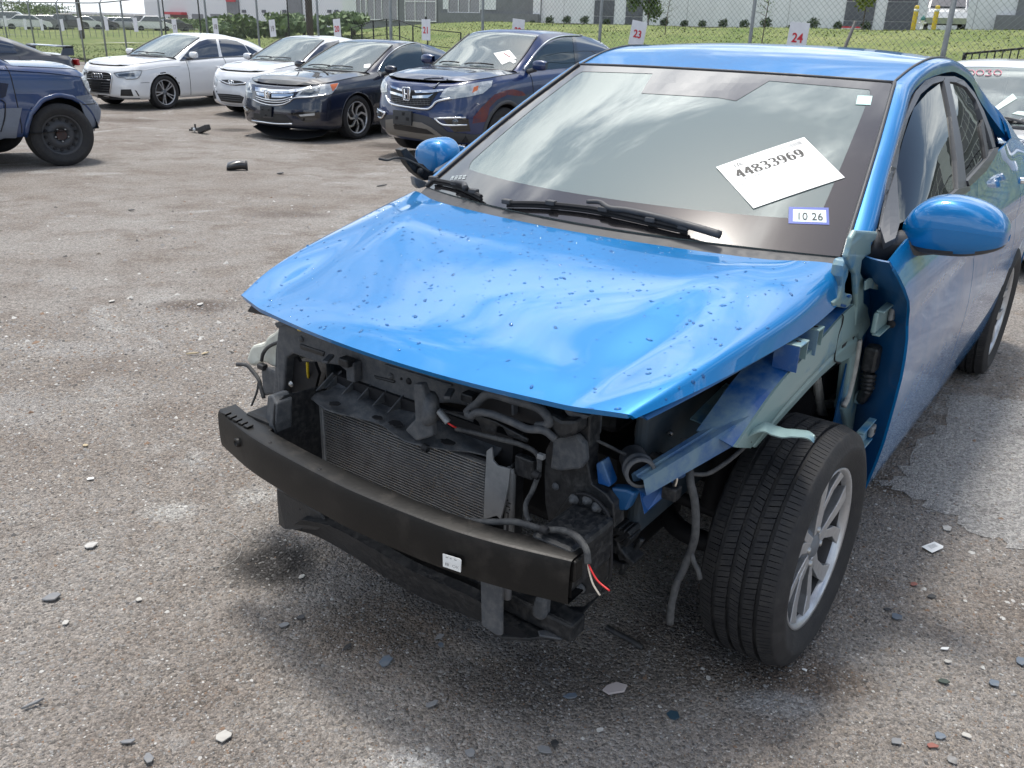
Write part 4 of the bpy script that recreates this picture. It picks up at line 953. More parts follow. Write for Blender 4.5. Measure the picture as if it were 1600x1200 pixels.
# dark jamb between pillar and door edge
zs_ = np.linspace(.22, .985, 24)
G2 = np.array([[np.array((door_edge(z)-.004, side_y(z, door_edge(z))-.006, z))*(1-t)+np.array((door_edge(z)-.045-.06*(z < .9), .715, z))*t+np.array((.012*math.sin(math.pi*t), 0, 0)) for t in np.linspace(0, 1, 8)] for z in zs_])
grid('door_jamb', G2, M_jamb, ap, solid=.004)
G3 = np.array([[(x, .712-.004*math.sin(6*z), z) for x in np.linspace(-.36, -.62, 6)] for z in np.linspace(.20, .97, 12)]); grid('pillar_side', G3, M_jamb, ap, solid=.004, flip=True)
plate('jamb_seal', [(700, 130), (735, 100), (760, 380), (745, 900), (700, 910), (720, 600), (700, 390)], 'Y', .715, .02, M_dark, ap, z=ZH, bevel=.006)
for q in [(925, 820), (900, 1170)]: lathe('jamb_hole', [(0, .001), (.010, .001), (.011, 0)], HF.X(*zoomed([q], ZH)[0], -.40), M_dark, ap, ax=(1, 0, 0), n=14)
for pts in ([(590, 640), (640, 600), (740, 600), (795, 650), (790, 710), (740, 745), (640, 725), (580, 750)],): plate('fender_tab', pts, 'Y', .752, .006, M_primer, ap, z=ZH, bevel=.002)
lathe('bolt', [(0, .004), (.004, .004), (.005, 0)], HF.Y(*zoomed([(722, 675)], ZH)[0], .753), M_steel, ap, ax=(0, 1, 0), n=8)
def hinge_(q, z, sc):
    e = empty('door_hinge'); e.parent = ap
    c = HF.Y(*zoomed([q], z)[0], .755)
    box('hinge_leaf', c+np.array((.055, -.012, 0)), (.11*sc, .012, .055*sc), M_primer, e, bevel=.004)
    box('hinge_rib', c+np.array((.05, -.004, .030*sc)), (.12*sc, .02, .006), M_primer, e, bevel=.002); box('hinge_rib', c+np.array((.05, -.004, -.030*sc)), (.11*sc, .02, .006), M_primer, e, bevel=.002)
    box('weld_nut', c+np.array((-.012, .004, 0)), (.036*sc, .014, .036*sc), M_alum, e, bevel=.004)
    lathe('nut_hole', [(0, .0012), (.0055, .001), (.006, 0)], c+np.array((-.012, .011, 0)), M_dark, e, n=10)
def hinge(*a): pass
for q, z, s_ in (((905, 1040), ZH, 1.0), ((518, 892), Z8, .95)):
    c = HF.X(*zoomed([q], z)[0], -.415)
    box('hinge_leaf', c+np.array((.060, -.012, 0)), (.12*s_, .012, .055*s_), M_primer, ap, bevel=.004)
    for k in (-1, 1): box('hinge_rib', c+np.array((.05, -.004, .031*s_*k)), (.13*s_, .02, .006), M_primer, ap, bevel=.002)
    box('weld_nut', c+np.array((0, .002, 0)), (.034*s_, .014, .036*s_), M_alum, ap, bevel=.005)
    lathe('nut_hole', [(0, .0012), (.0055, .001), (.006, 0)], c+np.array((0, .0092, 0)), M_dark, ap, n=10)
lathe('bump_stop', [(0, .014), (.012, .012), (.014, .004), (.020, .002), (.021, -.01)], HF.Y(*zoomed([(468, 745)], Z8)[0], .74), M_primer, ap, n=16)
bt = empty('loom_boot'); bt.parent = car
cb = HF.X(*zoomed([(515, 600)], Z8)[0], -.44)
box('boot_plug', cb+np.array((0, 0, .02)), (.05, .04, .075), M_plastic, bt, bevel=.010)
for k in range(4): lathe('boot_ring', [(.016, .006), (.021, 0), (.016, -.006)], cb+np.array((-.005-.004*k, 0, -.032-.013*k)), M_plastic, bt, ax=(0, 0, 1), n=14)
tube('boot_tail', [cb+np.array((-.02, 0, -.08)), cb+np.array((-.03, -.01, -.11)), cb+np.array((-.06, -.02, -.13))], .016, M_plastic, bt)
# battery box, ducts and looms in the bay
plate('battery_box', [(820, 330), (1180, 180), (1320, 130), (1190, 290), (1200, 545), (960, 580), (800, 570)], 'Y', .44, .20, M_plastic, z=ZC_, bevel=.01)
plate('battery_bracket', [(1180, 290), (1270, 262), (1385, 305), (1380, 335), (1270, 410), (1195, 470), (1100, 480), (1090, 380)], 'Y', .52, .04, M_plastic, z=ZC_, bevel=.006)
lathe('bolt', [(0, .008), (.007, .008), (.009, 0)], HF.Y(*zoomed([(1305, 290)], ZC_)[0], .50)+np.array((0, 0, .012)), M_plasticg, car, ax=(0, 0, 1), n=8)
dc = HF.X(*zoomed([(520, 850)], ZC_)[0], .47)
lathe('air_duct', [(.026, .03), (.030, .032), (.034, .028), (.034, .018), (.030, .016), (.030, .006), (.034, .004), (.034, -.006), (.030, -.008), (.030, -.06)], dc, M_plasticg, car, ax=(.75, .62, .1), n=24)
lathe('duct_throat', [(0, .0), (.027, .0), (.027, .03)], dc, M_dark, car, ax=(.75, .62, .1), n=24)
for k, rr_ in enumerate((.055, .062, .070)):
    cc = HF.X(*zoomed([(680, 640)], ZC_)[0], .36)
    tube('intake_bellows', [cc+np.array((-.02*k, rr_*math.cos(a), rr_*math.sin(a))) for a in np.linspace(2.2, 5.6, 9)], .011, M_plastic, car)
ptube('wiring_loom', [(190, 640, 'X', .50), (300, 690, 'X', .48), (420, 750, 'X', .46), (540, 795, 'X', .45), (650, 795, 'X', .42), (760, 720, 'X', .38)], .004, M_wire, z=ZC_)
ptube('wiring_loom', [(845, 640, 'X', .34), (850, 740, 'X', .35), (875, 860, 'X', .37), (885, 960, 'X', .38), (910, 1060, 'X', .38), (920, 1180, 'X', .38), (915, 1320, 'X', .38), (880, 1440, 'X', .385), (830, 1560, 'X', .40), (800, 1620, 'X', .41)], .0095, M_wire, z=ZC_)
ptube('wiring_loom', [(885, 1420, 'X', .385), (905, 1500, 'X', .39), (935, 1560, 'X', .39), (950, 1620, 'X', .39)], .006, M_wire, z=ZC_)
ptube('wiring_loom', [(800, 1610, 'X', .41), (770, 1720, 'X', .42), (748, 1830, 'X', .43), (742, 1930, 'X', .43)], .009, M_wire, z=ZC_)
ptube('wiring_loom', [(880, 890, 'X', .37), (1000, 890, 'X', .34), (1120, 820, 'X', .31), (1230, 730, 'X', .28), (1300, 660, 'X', .26)], .005, M_wire, z=ZC_)
pl = empty('plug'); pl.parent = car
pc_ = HF.X(*zoomed([(752, 1015)], ZC_)[0], .42)
box('plug_body', pc_, (.03, .034, .030), M_plastic, pl, bevel=.003)
ptube('plug_lead', [(770, 800, 'X', .42), (778, 880, 'X', .42), (785, 930, 'X', .42), (770, 975, 'X', .42)], .004, M_wire, pl, z=ZC_)
ptube('plug_lead', [(785, 900, 'X', .423), (790, 935, 'X', .423), (778, 975, 'X', .423)], .0022, M_whitew, pl, z=ZC_)
lathe('clip', [(.004, .004), (.007, 0), (.004, -.004)], HF.X(*zoomed([(745, 610)], ZC_)[0], .30), M_steel, car, ax=(1, 0, 0), n=10)
plate('splash_guard', [(370, 560), (440, 620), (330, 690), (250, 695), (300, 620)], 'X', .36, .02, M_plastic, z=ZF, bevel=.004) if False else None
for k in range(9):
    c = HF.X(*zoomed([(240+22*(k % 4), 420+30*k*.8)], ZF)[0], .42); box('bracket_scrap', c, (.05, .03+.01*(k % 3), .014), M_plastic, car, bevel=.003, rot=Matrix.Rotation(.4*k, 3, 'X'))
ptube('guard_stay', [(365, 500, 'X', .40), (300, 600, 'X', .40), (248, 690, 'X', .40)], .007, M_plastic, z=ZF)
# torn fender bracket on the far side
e = empty('torn_fender_bracket'); e.parent = car
ZG = (560, 160, 3.636)
plate('bracket_strip', [(240, 270), (275, 258), (295, 285), (330, 320), (345, 345), (370, 350), (400, 380), (445, 410), (430, 440), (380, 445), (320, 400), (280, 350)], 'Y', -.82, .03, M_plastic, e, z=ZG, bevel=.004)
ptube('bracket_wire', [(118, 320, 'Y', -.84), (165, 328, 'Y', -.84), (210, 315, 'Y', -.83), (262, 320, 'Y', -.82), (330, 350, 'Y', -.815), (400, 395, 'Y', -.81)], .004, M_wire, e, z=ZG)
plate('bracket_foot', [(315, 420), (340, 430), (395, 455), (385, 480), (345, 490), (325, 470)], 'Y', -.80, .02, M_alum, e, z=ZG, bevel=.004)
lathe('bracket_stud', [(0, .01), (.012, .008), (.014, 0)], HF.Y(*zoomed([(348, 392)], ZG)[0], -.815), M_plastic, e, ax=(0, 1, 0), n=10)
# mirrored apron and pillar on the far side, plain
for nm, G_ in (('far_apron', G),):
    top2 = np.array([[(a[0], -(yy(i/39)-.11*t), a[1]) for t in np.linspace(-.0, 1, 4)] for i, a in enumerate(ts)]); grid('fender_apron_shelf', top2, M_bluein, car, solid=.004, flip=True)
    b2 = np.array([[(a[0]*(1-t)+b[0]*t, -yy(i/39), a[1]*(1-t)+b[1]*t) for t in np.linspace(0, 1, 6)] for i, (a, b) in enumerate(zip(ts, ls))]); grid('fender_apron_band', b2, M_primer, car, solid=.006, flip=True)
box('hinge_pillar', (-.42, -.71, .62), (.12, .05, .70), M_jamb, car, bevel=.01)

# spot welds and small holes along the bared sheet metal
for i in range(3, 38, 4):
    a, b = ts[i], ls[i]
    for t in (.10, .88):
        lathe('spot_weld', [(0, .0012), (.0028, .001), (.0038, 0)], (a[0]*(1-t)+b[0]*t, yy(i/39)+.006*math.sin(math.pi*t)+.0005, a[1]*(1-t)+b[1]*t), M_primer, ap, n=8)
for i in (8, 17, 25): 
    a, b = ts[i], ls[i]; lathe('drain_hole', [(0, .001), (.005, .001), (.006, 0)], (a[0]*.45+b[0]*.55, yy(i/39)+.0065, a[1]*.45+b[1]*.55), M_dark, ap, n=12)
for q, v in (((470, 530), .503), ((610, 588), .503), ((735, 628), .503), ((840, 652), .503), ((905, 700), .527), ((868, 760), .527), ((900, 800), .527), ((455, 600), .492), ((935, 860), .527)):
    lathe('panel_screw', [(0, .006), (.005, .006), (.0055, .003), (.009, .002), (.0095, 0)], HF.X(*q, v), M_steel if q[0] % 2 else M_plasticg, car, ax=(1, 0, 0), n=8)
for q, v in (((665, 700), .60), ((690, 812), .742), ((850, 828), .69), ((838, 742), .60)):
    lathe('loom_tape_band', [(.0085, -.008), (.0095, -.007), (.0095, .007), (.0085, .008)], HF.X(*q, v), M_dark, car, ax=(0, 1, -.2), n=12)
# ================================================================ the setting: yard, bank, building, fence
def node_mat(name):
    m = D.materials.new(name); m.use_nodes = True; t = m.node_tree; b = t.nodes['Principled BSDF']; MATS[name] = m
    N = lambda ty, ins=None, **k: _mk(t, ty, ins, **k)
    return m, t, b, N
def _mk(t, ty, ins=None, **k):
    n = t.nodes.new(ty)
    for a, v in k.items(): setattr(n, a, v)
    for a, v in (ins or {}).items():
        if hasattr(v, 'is_output'): t.links.new(v, n.inputs[a])
        else: n.inputs[a].default_value = v
    return n
def ground_material(name='gravel_ground', pale=False):
    m, t, b, N = node_mat(name)
    co = N('ShaderNodeTexCoord').outputs['Object']
    def noise(sc, det=6, ro=.6, dist=0.): return N('ShaderNodeTexNoise', {'Vector': co, 'Scale': sc, 'Detail': det, 'Roughness': ro, 'Distortion': dist}).outputs['Fac']
    def mr(v, a, c, lo=0., hi=1., smooth=True):
        n = N('ShaderNodeMapRange', {'Value': v, 'From Min': a, 'From Max': c, 'To Min': lo, 'To Max': hi})
        if smooth: n.interpolation_type = 'SMOOTHSTEP'
        return n.outputs[0]
    def mix(f, a, c, bt='MIX'):
        n = N('ShaderNodeMixRGB', blend_type=bt)
        for i, v in ((0, f), (1, a), (2, c)):
            if hasattr(v, 'is_output'): t.links.new(v, n.inputs[i])
            else: n.inputs[i].default_value = v if i == 0 else (*v, 1)
        return n.outputs[0]
    def mul(a, c):
        n = N('ShaderNodeMath', operation='MULTIPLY')
        for i, v in ((0, a), (1, c)):
            if hasattr(v, 'is_output'): t.links.new(v, n.inputs[i])
            else: n.inputs[i].default_value = v
        return n.outputs[0]
    base = mix(mr(noise(.55, 7, .62, .4), .38, .62), (.252, .224, .200), (.312, .291, .270))
    base = mix(mr(noise(2.3, 8, .7), .45, .68, 0, .7), base, (.185, .152, .128))
    base = mix(mr(noise(.9, 10, .72, 1.2), .55, .66, 0, .75), base, (.40, .39, .375))
    base = mix(mr(noise(6., 8, .7), .58, .75, 0, .55), base, (.42, .41, .40))
    if pale: base = mix(.72, base, (.40, .395, .385)); base = mix(mr(noise(3.0, 8, .7), .52, .66, 0, .55), base, (.19, .175, .16))
    # stains and pale patches; car shade before bumper and crossover is painted in too
    sepn = N('ShaderNodeSeparateXYZ', {0: co})
    warp = noise(3.5, 6, .65)
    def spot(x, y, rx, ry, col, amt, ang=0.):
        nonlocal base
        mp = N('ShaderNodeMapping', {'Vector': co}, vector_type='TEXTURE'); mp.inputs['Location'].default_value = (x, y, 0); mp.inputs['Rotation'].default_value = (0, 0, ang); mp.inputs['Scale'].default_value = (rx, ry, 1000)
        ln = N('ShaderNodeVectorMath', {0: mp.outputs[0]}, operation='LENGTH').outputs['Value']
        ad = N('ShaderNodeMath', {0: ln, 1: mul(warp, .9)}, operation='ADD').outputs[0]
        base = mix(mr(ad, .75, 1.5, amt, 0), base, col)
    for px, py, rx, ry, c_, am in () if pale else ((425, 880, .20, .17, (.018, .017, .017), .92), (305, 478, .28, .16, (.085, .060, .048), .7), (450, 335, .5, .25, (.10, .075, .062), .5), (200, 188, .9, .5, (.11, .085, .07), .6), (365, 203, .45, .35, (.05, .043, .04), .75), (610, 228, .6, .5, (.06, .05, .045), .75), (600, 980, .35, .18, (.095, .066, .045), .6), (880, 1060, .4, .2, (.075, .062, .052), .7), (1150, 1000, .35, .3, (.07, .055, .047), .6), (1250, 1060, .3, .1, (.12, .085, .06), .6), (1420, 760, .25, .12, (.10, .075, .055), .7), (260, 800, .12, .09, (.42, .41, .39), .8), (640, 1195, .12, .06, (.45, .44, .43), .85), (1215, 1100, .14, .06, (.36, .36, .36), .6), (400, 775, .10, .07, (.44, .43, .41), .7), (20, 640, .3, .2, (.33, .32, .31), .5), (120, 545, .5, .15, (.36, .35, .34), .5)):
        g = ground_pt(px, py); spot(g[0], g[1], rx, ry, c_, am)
    v1 = N('ShaderNodeTexVoronoi', {'Vector': co, 'Scale': 120., 'Randomness': 1.}); v2 = N('ShaderNodeTexVoronoi', {'Vector': co, 'Scale': 260.})
    pc = N('ShaderNodeSeparateXYZ', {0: v1.outputs['Color']}); pc2 = N('ShaderNodeSeparateXYZ', {0: v2.outputs['Color']})
    base = mix(1., base, N('ShaderNodeCombineXYZ', {0: mr(pc.outputs[0], 0, 1, .68, 1.32, False), 1: mr(pc.outputs[0], 0, 1, .68, 1.31, False), 2: mr(pc.outputs[0], 0, 1, .68, 1.30, False)}).outputs[0], 'MULTIPLY')
    base = mix(1., base, N('ShaderNodeCombineXYZ', {i: mr(pc2.outputs[0], 0, 1, .78, 1.22, False) for i in range(3)}).outputs[0], 'MULTIPLY')
    base = mix(mr(pc.outputs[1], .955, .98, 0, .4), base, (.48, .47, .45))
    base = mix(mr(pc.outputs[2], .93, .97, 0, .55), base, (.09, .085, .08))
    t.links.new(base, b.inputs['Base Color']); b.inputs['Roughness'].default_value = .92; b.inputs['Specular IOR Level'].default_value = .25
    h1 = mr(v1.outputs['Distance'], 0, .9, 1, 0, False); h2 = mr(v2.outputs['Distance'], 0, .9, .4, 0, False)
    hs = N('ShaderNodeMath', {0: h1, 1: h2}, operation='ADD').outputs[0]; hs = N('ShaderNodeMath', {0: hs, 1: mul(noise(9, 8, .7), 2.2)}, operation='ADD').outputs[0]
    bp = N('ShaderNodeBump', {'Strength': 1., 'Distance': .009, 'Height': hs}); t.links.new(bp.outputs[0], b.inputs['Normal'])
    return m
M_ground = ground_material(); M_patch = ground_material('worn_pale_ground', True)
KF = 1.16
F0 = np.array([2.0*KF, 14.5*KF, -.25]); FD = np.array([-.74, .672, 0]); FD /= np.linalg.norm(FD); FN = np.array([-FD[1]*-1, -FD[0], 0]); FN = np.array([.672, .74, 0])/np.linalg.norm([.672, .74])
def fp(s, b, z=0.): return F0+FD*s+FN*b+np.array([0, 0, z])
def s_at(px, py, b):
    d = ray(px, py); t_ = ((F0+FN*b-EYE)@FN)/(d@FN); P = EYE+d*t_; return float((P-F0)@FD), float(P[2]-F0[2])
def sm(a, c, x): x = min(1, max(0, (x-a)/(c-a))); return x*x*(3-2*x)
def bank_h(s, b):
    H = 1.95+.25*sm(20, -10, s)-1.85*sm(28, 50, s)
    return H*sm(2.5, 27, b)+.05*math.sin(s*.7+b*.5)*sm(2, 8, b)*(1-sm(26, 30, b))
# yard: near sheet finer, one sheet to the horizon below the bank
gx_, gy_ = np.r_[-500, -40, np.linspace(-20, 20, 9), 40, 600], np.r_[-60, -10, np.linspace(0, 16, 33), 30, 80, 1500]
yard = grid('ground', np.array([[(x, y, float(gz(y))) for y in gy_] for x in gx_]), M_ground); tag(yard, kind='structure')
def grass_material():
    m, t, b, N = node_mat('grass')
    co = N('ShaderNodeTexCoord').outputs['Object']
    n1 = N('ShaderNodeTexNoise', {'Vector': co, 'Scale': .45, 'Detail': 8, 'Roughness': .65}).outputs['Fac']; n2 = N('ShaderNodeTexNoise', {'Vector': co, 'Scale': 5., 'Detail': 8, 'Roughness': .75}).outputs['Fac']
    r = N('ShaderNodeValToRGB', {'Fac': n1}); e = r.color_ramp.elements; e[0].position = .32; e[0].color = (.115, .170, .045, 1); e[1].position = .68; e[1].color = (.235, .255, .10, 1)
    r2 = N('ShaderNodeMapRange', {'Value': n2, 'From Min': .3, 'From Max': .75, 'To Min': .55, 'To Max': 1.35})
    mx = N('ShaderNodeMixRGB', blend_type='MULTIPLY'); mx.inputs[0].default_value = 1; t.links.new(r.outputs[0], mx.inputs[1]); t.links.new(r2.outputs[0], mx.inputs[2]); t.links.new(mx.outputs[0], b.inputs['Base Color'])
    b.inputs['Roughness'].default_value = .9; b.inputs['Specular IOR Level'].default_value = .2
    bp = N('ShaderNodeBump', {'Strength': .8, 'Distance': .06, 'Height': n2}); t.links.new(bp.outputs[0], b.inputs['Normal'])
    return m
M_grass = grass_material()
ss = np.linspace(-70, 110, 110); bs = np.r_[np.linspace(1.0, 30, 34), 34, 40, 60, 120]
bank = grid('grass_bank', np.array([[fp(s, b, .012+bank_h(s, b)) for b in bs] for s in ss]), M_grass); tag(bank, kind='structure')
# tufts
n = 18000; s_ = RNG.uniform(-14, 46, n); b_ = 1.2+28*RNG.random(n)**1.3; hh = np.array([bank_h(a, c) for a, c in zip(s_, b_)])+.012
P0 = F0+np.outer(s_, FD)+np.outer(b_, FN); P0[:, 2] = hh-.25; an = RNG.uniform(0, 6.28, n); w_ = RNG.uniform(.015, .05, n); L_ = RNG.uniform(.03, .075, n)
dx = np.stack([np.cos(an), np.sin(an), np.zeros(n)], -1)*w_[:, None]; tip = np.stack([RNG.normal(0, .04, n), RNG.normal(0, .04, n), L_], -1)
V = np.stack([P0-dx, P0+dx, P0+tip], 1).reshape(-1, 3); tag(raw('grass', V, np.arange(3*n).reshape(-1, 3), M_grass), kind='stuff')

# gravel: real stones where they are large enough to see
def stones(n, r0, r1, smin, smax, pw):
    a = RNG.uniform(rad(-40), rad(40), n); r = r0*(r1/r0)**RNG.random(n); x = r*np.sin(a); y = r*np.cos(a)
    sz = (smin+(smax-smin)*RNG.random(n)**pw)*np.clip(r/2.2, .75, 2.2)
    oct_ = np.array([(1, 0, 0), (.31, .95, 0), (-.81, .59, 0), (-.81, -.59, 0), (.31, -.95, 0), (.15, .1, .75)]); top = [(0, 1, 5), (1, 2, 5), (2, 3, 5), (3, 4, 5), (4, 0, 5)]
    th = RNG.uniform(0, 6.28, n); c, s = np.cos(th), np.sin(th); el = RNG.uniform(.55, 1.0, n); hz = RNG.uniform(.45, 1.1, n)
    J = oct_[None]*RNG.uniform(.7, 1.25, (n, 6, 3)); J[..., 0] *= sz[:, None]; J[..., 1] *= (sz*el)[:, None]; J[..., 2] *= (sz*hz)[:, None]
    J[:, 5, :2] += RNG.normal(0, .25, (n, 2))*sz[:, None]
    X = J[..., 0]*c[:, None]-J[..., 1]*s[:, None]+x[:, None]; Y = J[..., 0]*s[:, None]+J[..., 1]*c[:, None]+y[:, None]
    V = np.stack([X, Y, J[..., 2]+.0005+gz(Y)], -1).reshape(-1, 3); F = (np.array(top)[None]+6*np.arange(n)[:, None, None]).reshape(-1, 3)
    return V, F
SM = [mat('stone_grey', (.25, .245, .24), .85, noise=(70, (.10, .09, .085), .6)), mat('stone_tan', (.27, .235, .20), .85, noise=(70, (.14, .11, .08), .6)), mat('stone_pale', (.46, .45, .43), .8, noise=(70, (.24, .22, .2), .5)), mat('stone_dark', (.055, .053, .052), .7, noise=(70, (.11, .10, .095), .5)), mat('stone_rust', (.19, .125, .085), .85)]
def stone_field(n, r0, r1, smin, smax, pw, probs):
    V, F = stones(n, r0, r1, smin, smax, pw); o = raw('gravel', V, F, SM); tag(o, kind='stuff')
    ci = RNG.choice(5, n, p=probs); g_ = ground_pt(425, 882); c0 = V.reshape(-1, 6, 3)[:, 0]; dd = np.hypot((c0[:, 0]-g_[0])/.17, (c0[:, 1]-g_[1])/.13); ci[(dd < RNG.uniform(.6, 1.3, n)) & (RNG.random(n) < .93)] = 3
    o.data.polygons.foreach_set('material_index', np.repeat(ci, 5).astype(np.int32)); o.data.update()
stone_field(130000, 1.0, 5.0, .0013, .0048, 2.2, [.44, .34, .07, .09, .06])
stone_field(3200, 1.2, 9.0, .0040, .0095, 2.6, [.44, .30, .15, .07, .04])
# pale compacted slab-like patch at the right
pts = [ground_pt(*p, .004) for p in [(1360, 752), (1400, 742), (1418, 715), (1462, 672), (1482, 640), (1478, 616), (1520, 618), (1560, 622), (1640, 632), (1800, 640), (1800, 900), (1660, 880), (1600, 856), (1555, 838), (1520, 832), (1480, 806), (1450, 795), (1420, 768)]]
pts = spline(pts, 5, True)+np.c_[RNG.normal(0, .020, (90, 2)), np.zeros(90)]; pts[:, 2] = .0045
M_conc = mat('worn_concrete', (.33, .325, .315), .9, noise=(4, (.20, .18, .165), .8, .47, .66), bump=1.)
v2, f2 = fill2d([(p[0], p[1]) for p in pts], .08); o = mesh('pavement', [(p[0], p[1], .0022) for p in v2], f2, M_patch); tag(o, kind='structure')
fix_normals(o)

# ---------------------------------------------------------------- chain-link fence
M_galv = mat('galvanised_steel', (.24, .255, .255), .5, .45, noise=(25, (.14, .15, .15), .5))
M_wiremesh = mat('fence_wire', (.22, .24, .245), .5, .5)
def ftop(s): return 2.42-.10*sm(13, 18, s)-.24*sm(17, 24, s)
fence = empty('chain_link_fence', tuple(fp(0, 0))); tag(fence, 'galvanised chain link fence with barbed wire arms closing off the yard behind the cars', 'fence')
def floc(s, b, z): return FD*s+FN*b+np.array([0, 0, z])
posts = [-14.9, -12.3, -9.7, -7.05, -4.4, -1.72, 1.0, 3.7, 6.31, 8.8, 11.22, 13.61, 16.08, 18.36, 19.77, 21.4, 23.0, 25.4, 27.9, 30.4, 33, 35.6, 38.2, 40.8]
posts = [q*KF for q in posts]
pm = None
for s in posts:
    h = ftop(s)
    if pm is None:
        b_ = MB(); b_.tube([(0, 0, 0), (0, 0, 1)], .030, 12); pm = b_.build('post', M_galv, fence, smooth=True)
        cm = MB(); cm.lathe([(.0, .03), (.02, .025), (.034, .0), (.034, -.03)], (0, 0, 0), (0, 0, 1), 12); cap_ = cm.build('post_cap', M_galv, pm, smooth=True); p_ = pm
    else:
        p_ = pm.copy(); COL.objects.link(p_)
    thick = 1.25 if abs(s+4.4*KF) < .1 or abs(s-6.31*KF) < .1 else 1.
    p_.location = floc(s, 0, 0); p_.scale = (thick, thick, h)
cap_.parent = None; D.objects.remove(cap_)
tube('top_rail', [floc(s, 0, ftop(s)) for s in np.arange(-17, 47.1, .7)], .021, M_galv, fence, n=8, sm=0)
for s in posts:
    if s > 17: tube('barb_arm', [floc(s, .0, ftop(s)), floc(s-.02, .28, ftop(s)+.30)], .016, M_galv, fence, n=6, sm=0)
for k, (bb, zz) in enumerate(((.09, .10), (.18, .20), (.27, .29))): tube('barbed_wire', [floc(s, bb, ftop(s)+zz-.02*math.sin(s*1.2)**2) for s in np.arange(14, 47, .8)], .004, M_wiremesh, fence, n=4, sm=0)
wm = MB(); pitch = .094
for i in range(int((38+17+2.4)/pitch)):
    sa = -17-2.4+i*pitch
    for sg in (1, -1):
        a0, a1 = (sa, sa+2.38) if sg > 0 else (sa+2.38, sa); off = .032+.002*sg
        wm.tube([floc(a0, off, .05), floc(a1, off, min(ftop(a0), ftop(a1))-.01)], .0023, 3, False)
tag(wm.build('wire_mesh', M_wiremesh, fence), kind='stuff')
# stall number boards wired to the fence
M_board = mat('sign_board_white', (.66, .67, .70), .5, noise=(9, (.5, .5, .52), .4))
def text_mesh(txt, size, m, parent, loc, rotm, bold=.0, name='lettering', depth=.0012):
    cu = D.curves.new(name, 'FONT'); cu.body = txt; cu.size = size; cu.align_x = 'CENTER'; cu.align_y = 'CENTER'; cu.offset = bold; cu.extrude = depth; cu.resolution_u = 3
    o = D.objects.new(name, cu); COL.objects.link(o); dg = bpy.context.evaluated_depsgraph_get(); me = D.meshes.new_from_object(o.evaluated_get(dg)); D.objects.remove(o)
    me.materials.clear(); me.materials.append(m); r = link(D.objects.new(name, me), parent); r.matrix_local = Matrix.Translation(loc) @ rotm.to_4x4(); return r
FR = Matrix((tuple(-FD), (0, 0, 1), tuple(-FN))).transposed()       # board axes: right, up, towards the yard
signs = [(27.66, 1.15, '12', .35, 0), (25.83, 1.08, '', .35, 0), (24.37, 1.09, '13', .35, -4), (22.67, 1.12, '', .35, -5), (21.33, 1.17, '14', .35, -4), (19.4, 1.22, '15', .37, -2), (17.5, 1.23, '', .37, -2), (15.23, 1.22, '17', .37, -3), (13.11, 1.28, '18', .37, -2), (10.54, 1.29, '19', .37, -5), (8.05, 1.34, '20', .38, -4), (5.2, 1.38, '21', .38, 0), (2.78, 1.42, '22', .38, 4), (.22, 1.44, '23', .36, 9), (-2.46, 1.46, '24', .38, 3), (-5.1, 1.42, '25', .38, 0), (-7.75, 1.44, '26', .38, 2)]
looks = {27.66: 'blank white board farthest left on the fence, seen nearly edge on', 25.83: 'faded white board on the fence, half lost against parked cars', 24.37: 'leaning white board on the fence beside the farthest parked cars', 22.67: 'white board on the fence in front of the pale distant van', 21.33: 'narrow white board on the fence just left of the utility pole', 19.4: 'blank white board on the fence in front of the utility pole', 17.5: 'blank white board on the fence over the white sedan bonnet'}
for s, z, tx, h, tilt in signs:
    if tx == '25': continue
    s0_ = s; s, z, h = s*KF, CAMH+(z-CAMH)*KF+.25, h*KF
    e = empty('stall_sign', tuple(fp(s, -.05, z)))
    lab = looks.get(s0_) or {'17': 'white board on the fence with a faint grey 17', '18': 'white board on the fence with a faint grey 18'}.get(tx) or 'white board on the fence with the number %s in %s' % (tx, 'grey' if tx == '19' else 'red')
    if tx in ('20', '21', '23', '24'): lab = {'20': 'upright white board with a red 20 over the gap between silver and black sedans', '21': 'white board with a red 21 and a dark knob on top, over the black sedan', '23': 'tilted white board with a red 23 at the crossover tail', '24': 'white board with a red 24 standing above the blue roof'}[tx]
    if tx in ('17', '18'): lab = {'17': 'white board with a faint grey 17 over the white sedan windscreen', '18': 'white board with a faint grey 18 over the white sedan rear door'}[tx]
    if tx == '22': lab = 'white board on the fence with its number hidden by the dark blue crossover roof'
    if tx == '26': lab = 'white board with a red 26, mirrored in the blue car side glass'
    tag(e, lab, 'sign', 'numbered stall boards on the fence')
    w_ = (.25 if tx not in ('23', '24', '22') else .29)*KF; R3 = FR @ Matrix.Rotation(rad(-tilt), 3, 'Z')
    bd = MB().box((0, 0, 0), (w_, h, .006)).build('board', M_board, e, bevel=.002); bd.matrix_local = R3.to_4x4()
    if tx and s0_ < 17: text_mesh(tx, h*.44, M_red if tx not in ('17', '18', '19') else mat('faded_grey_ink', (.22, .2, .2), .6), e, Vector(FN*-.006)+Vector((0, 0, -.015)), R3, bold=.004)
    if tx == '21': 
        b_ = MB().tube([(0, 0, 0), (0, .0, .05)], .022, 8).build('tie', M_dark, e); b_.location = (0, 0, h/2)

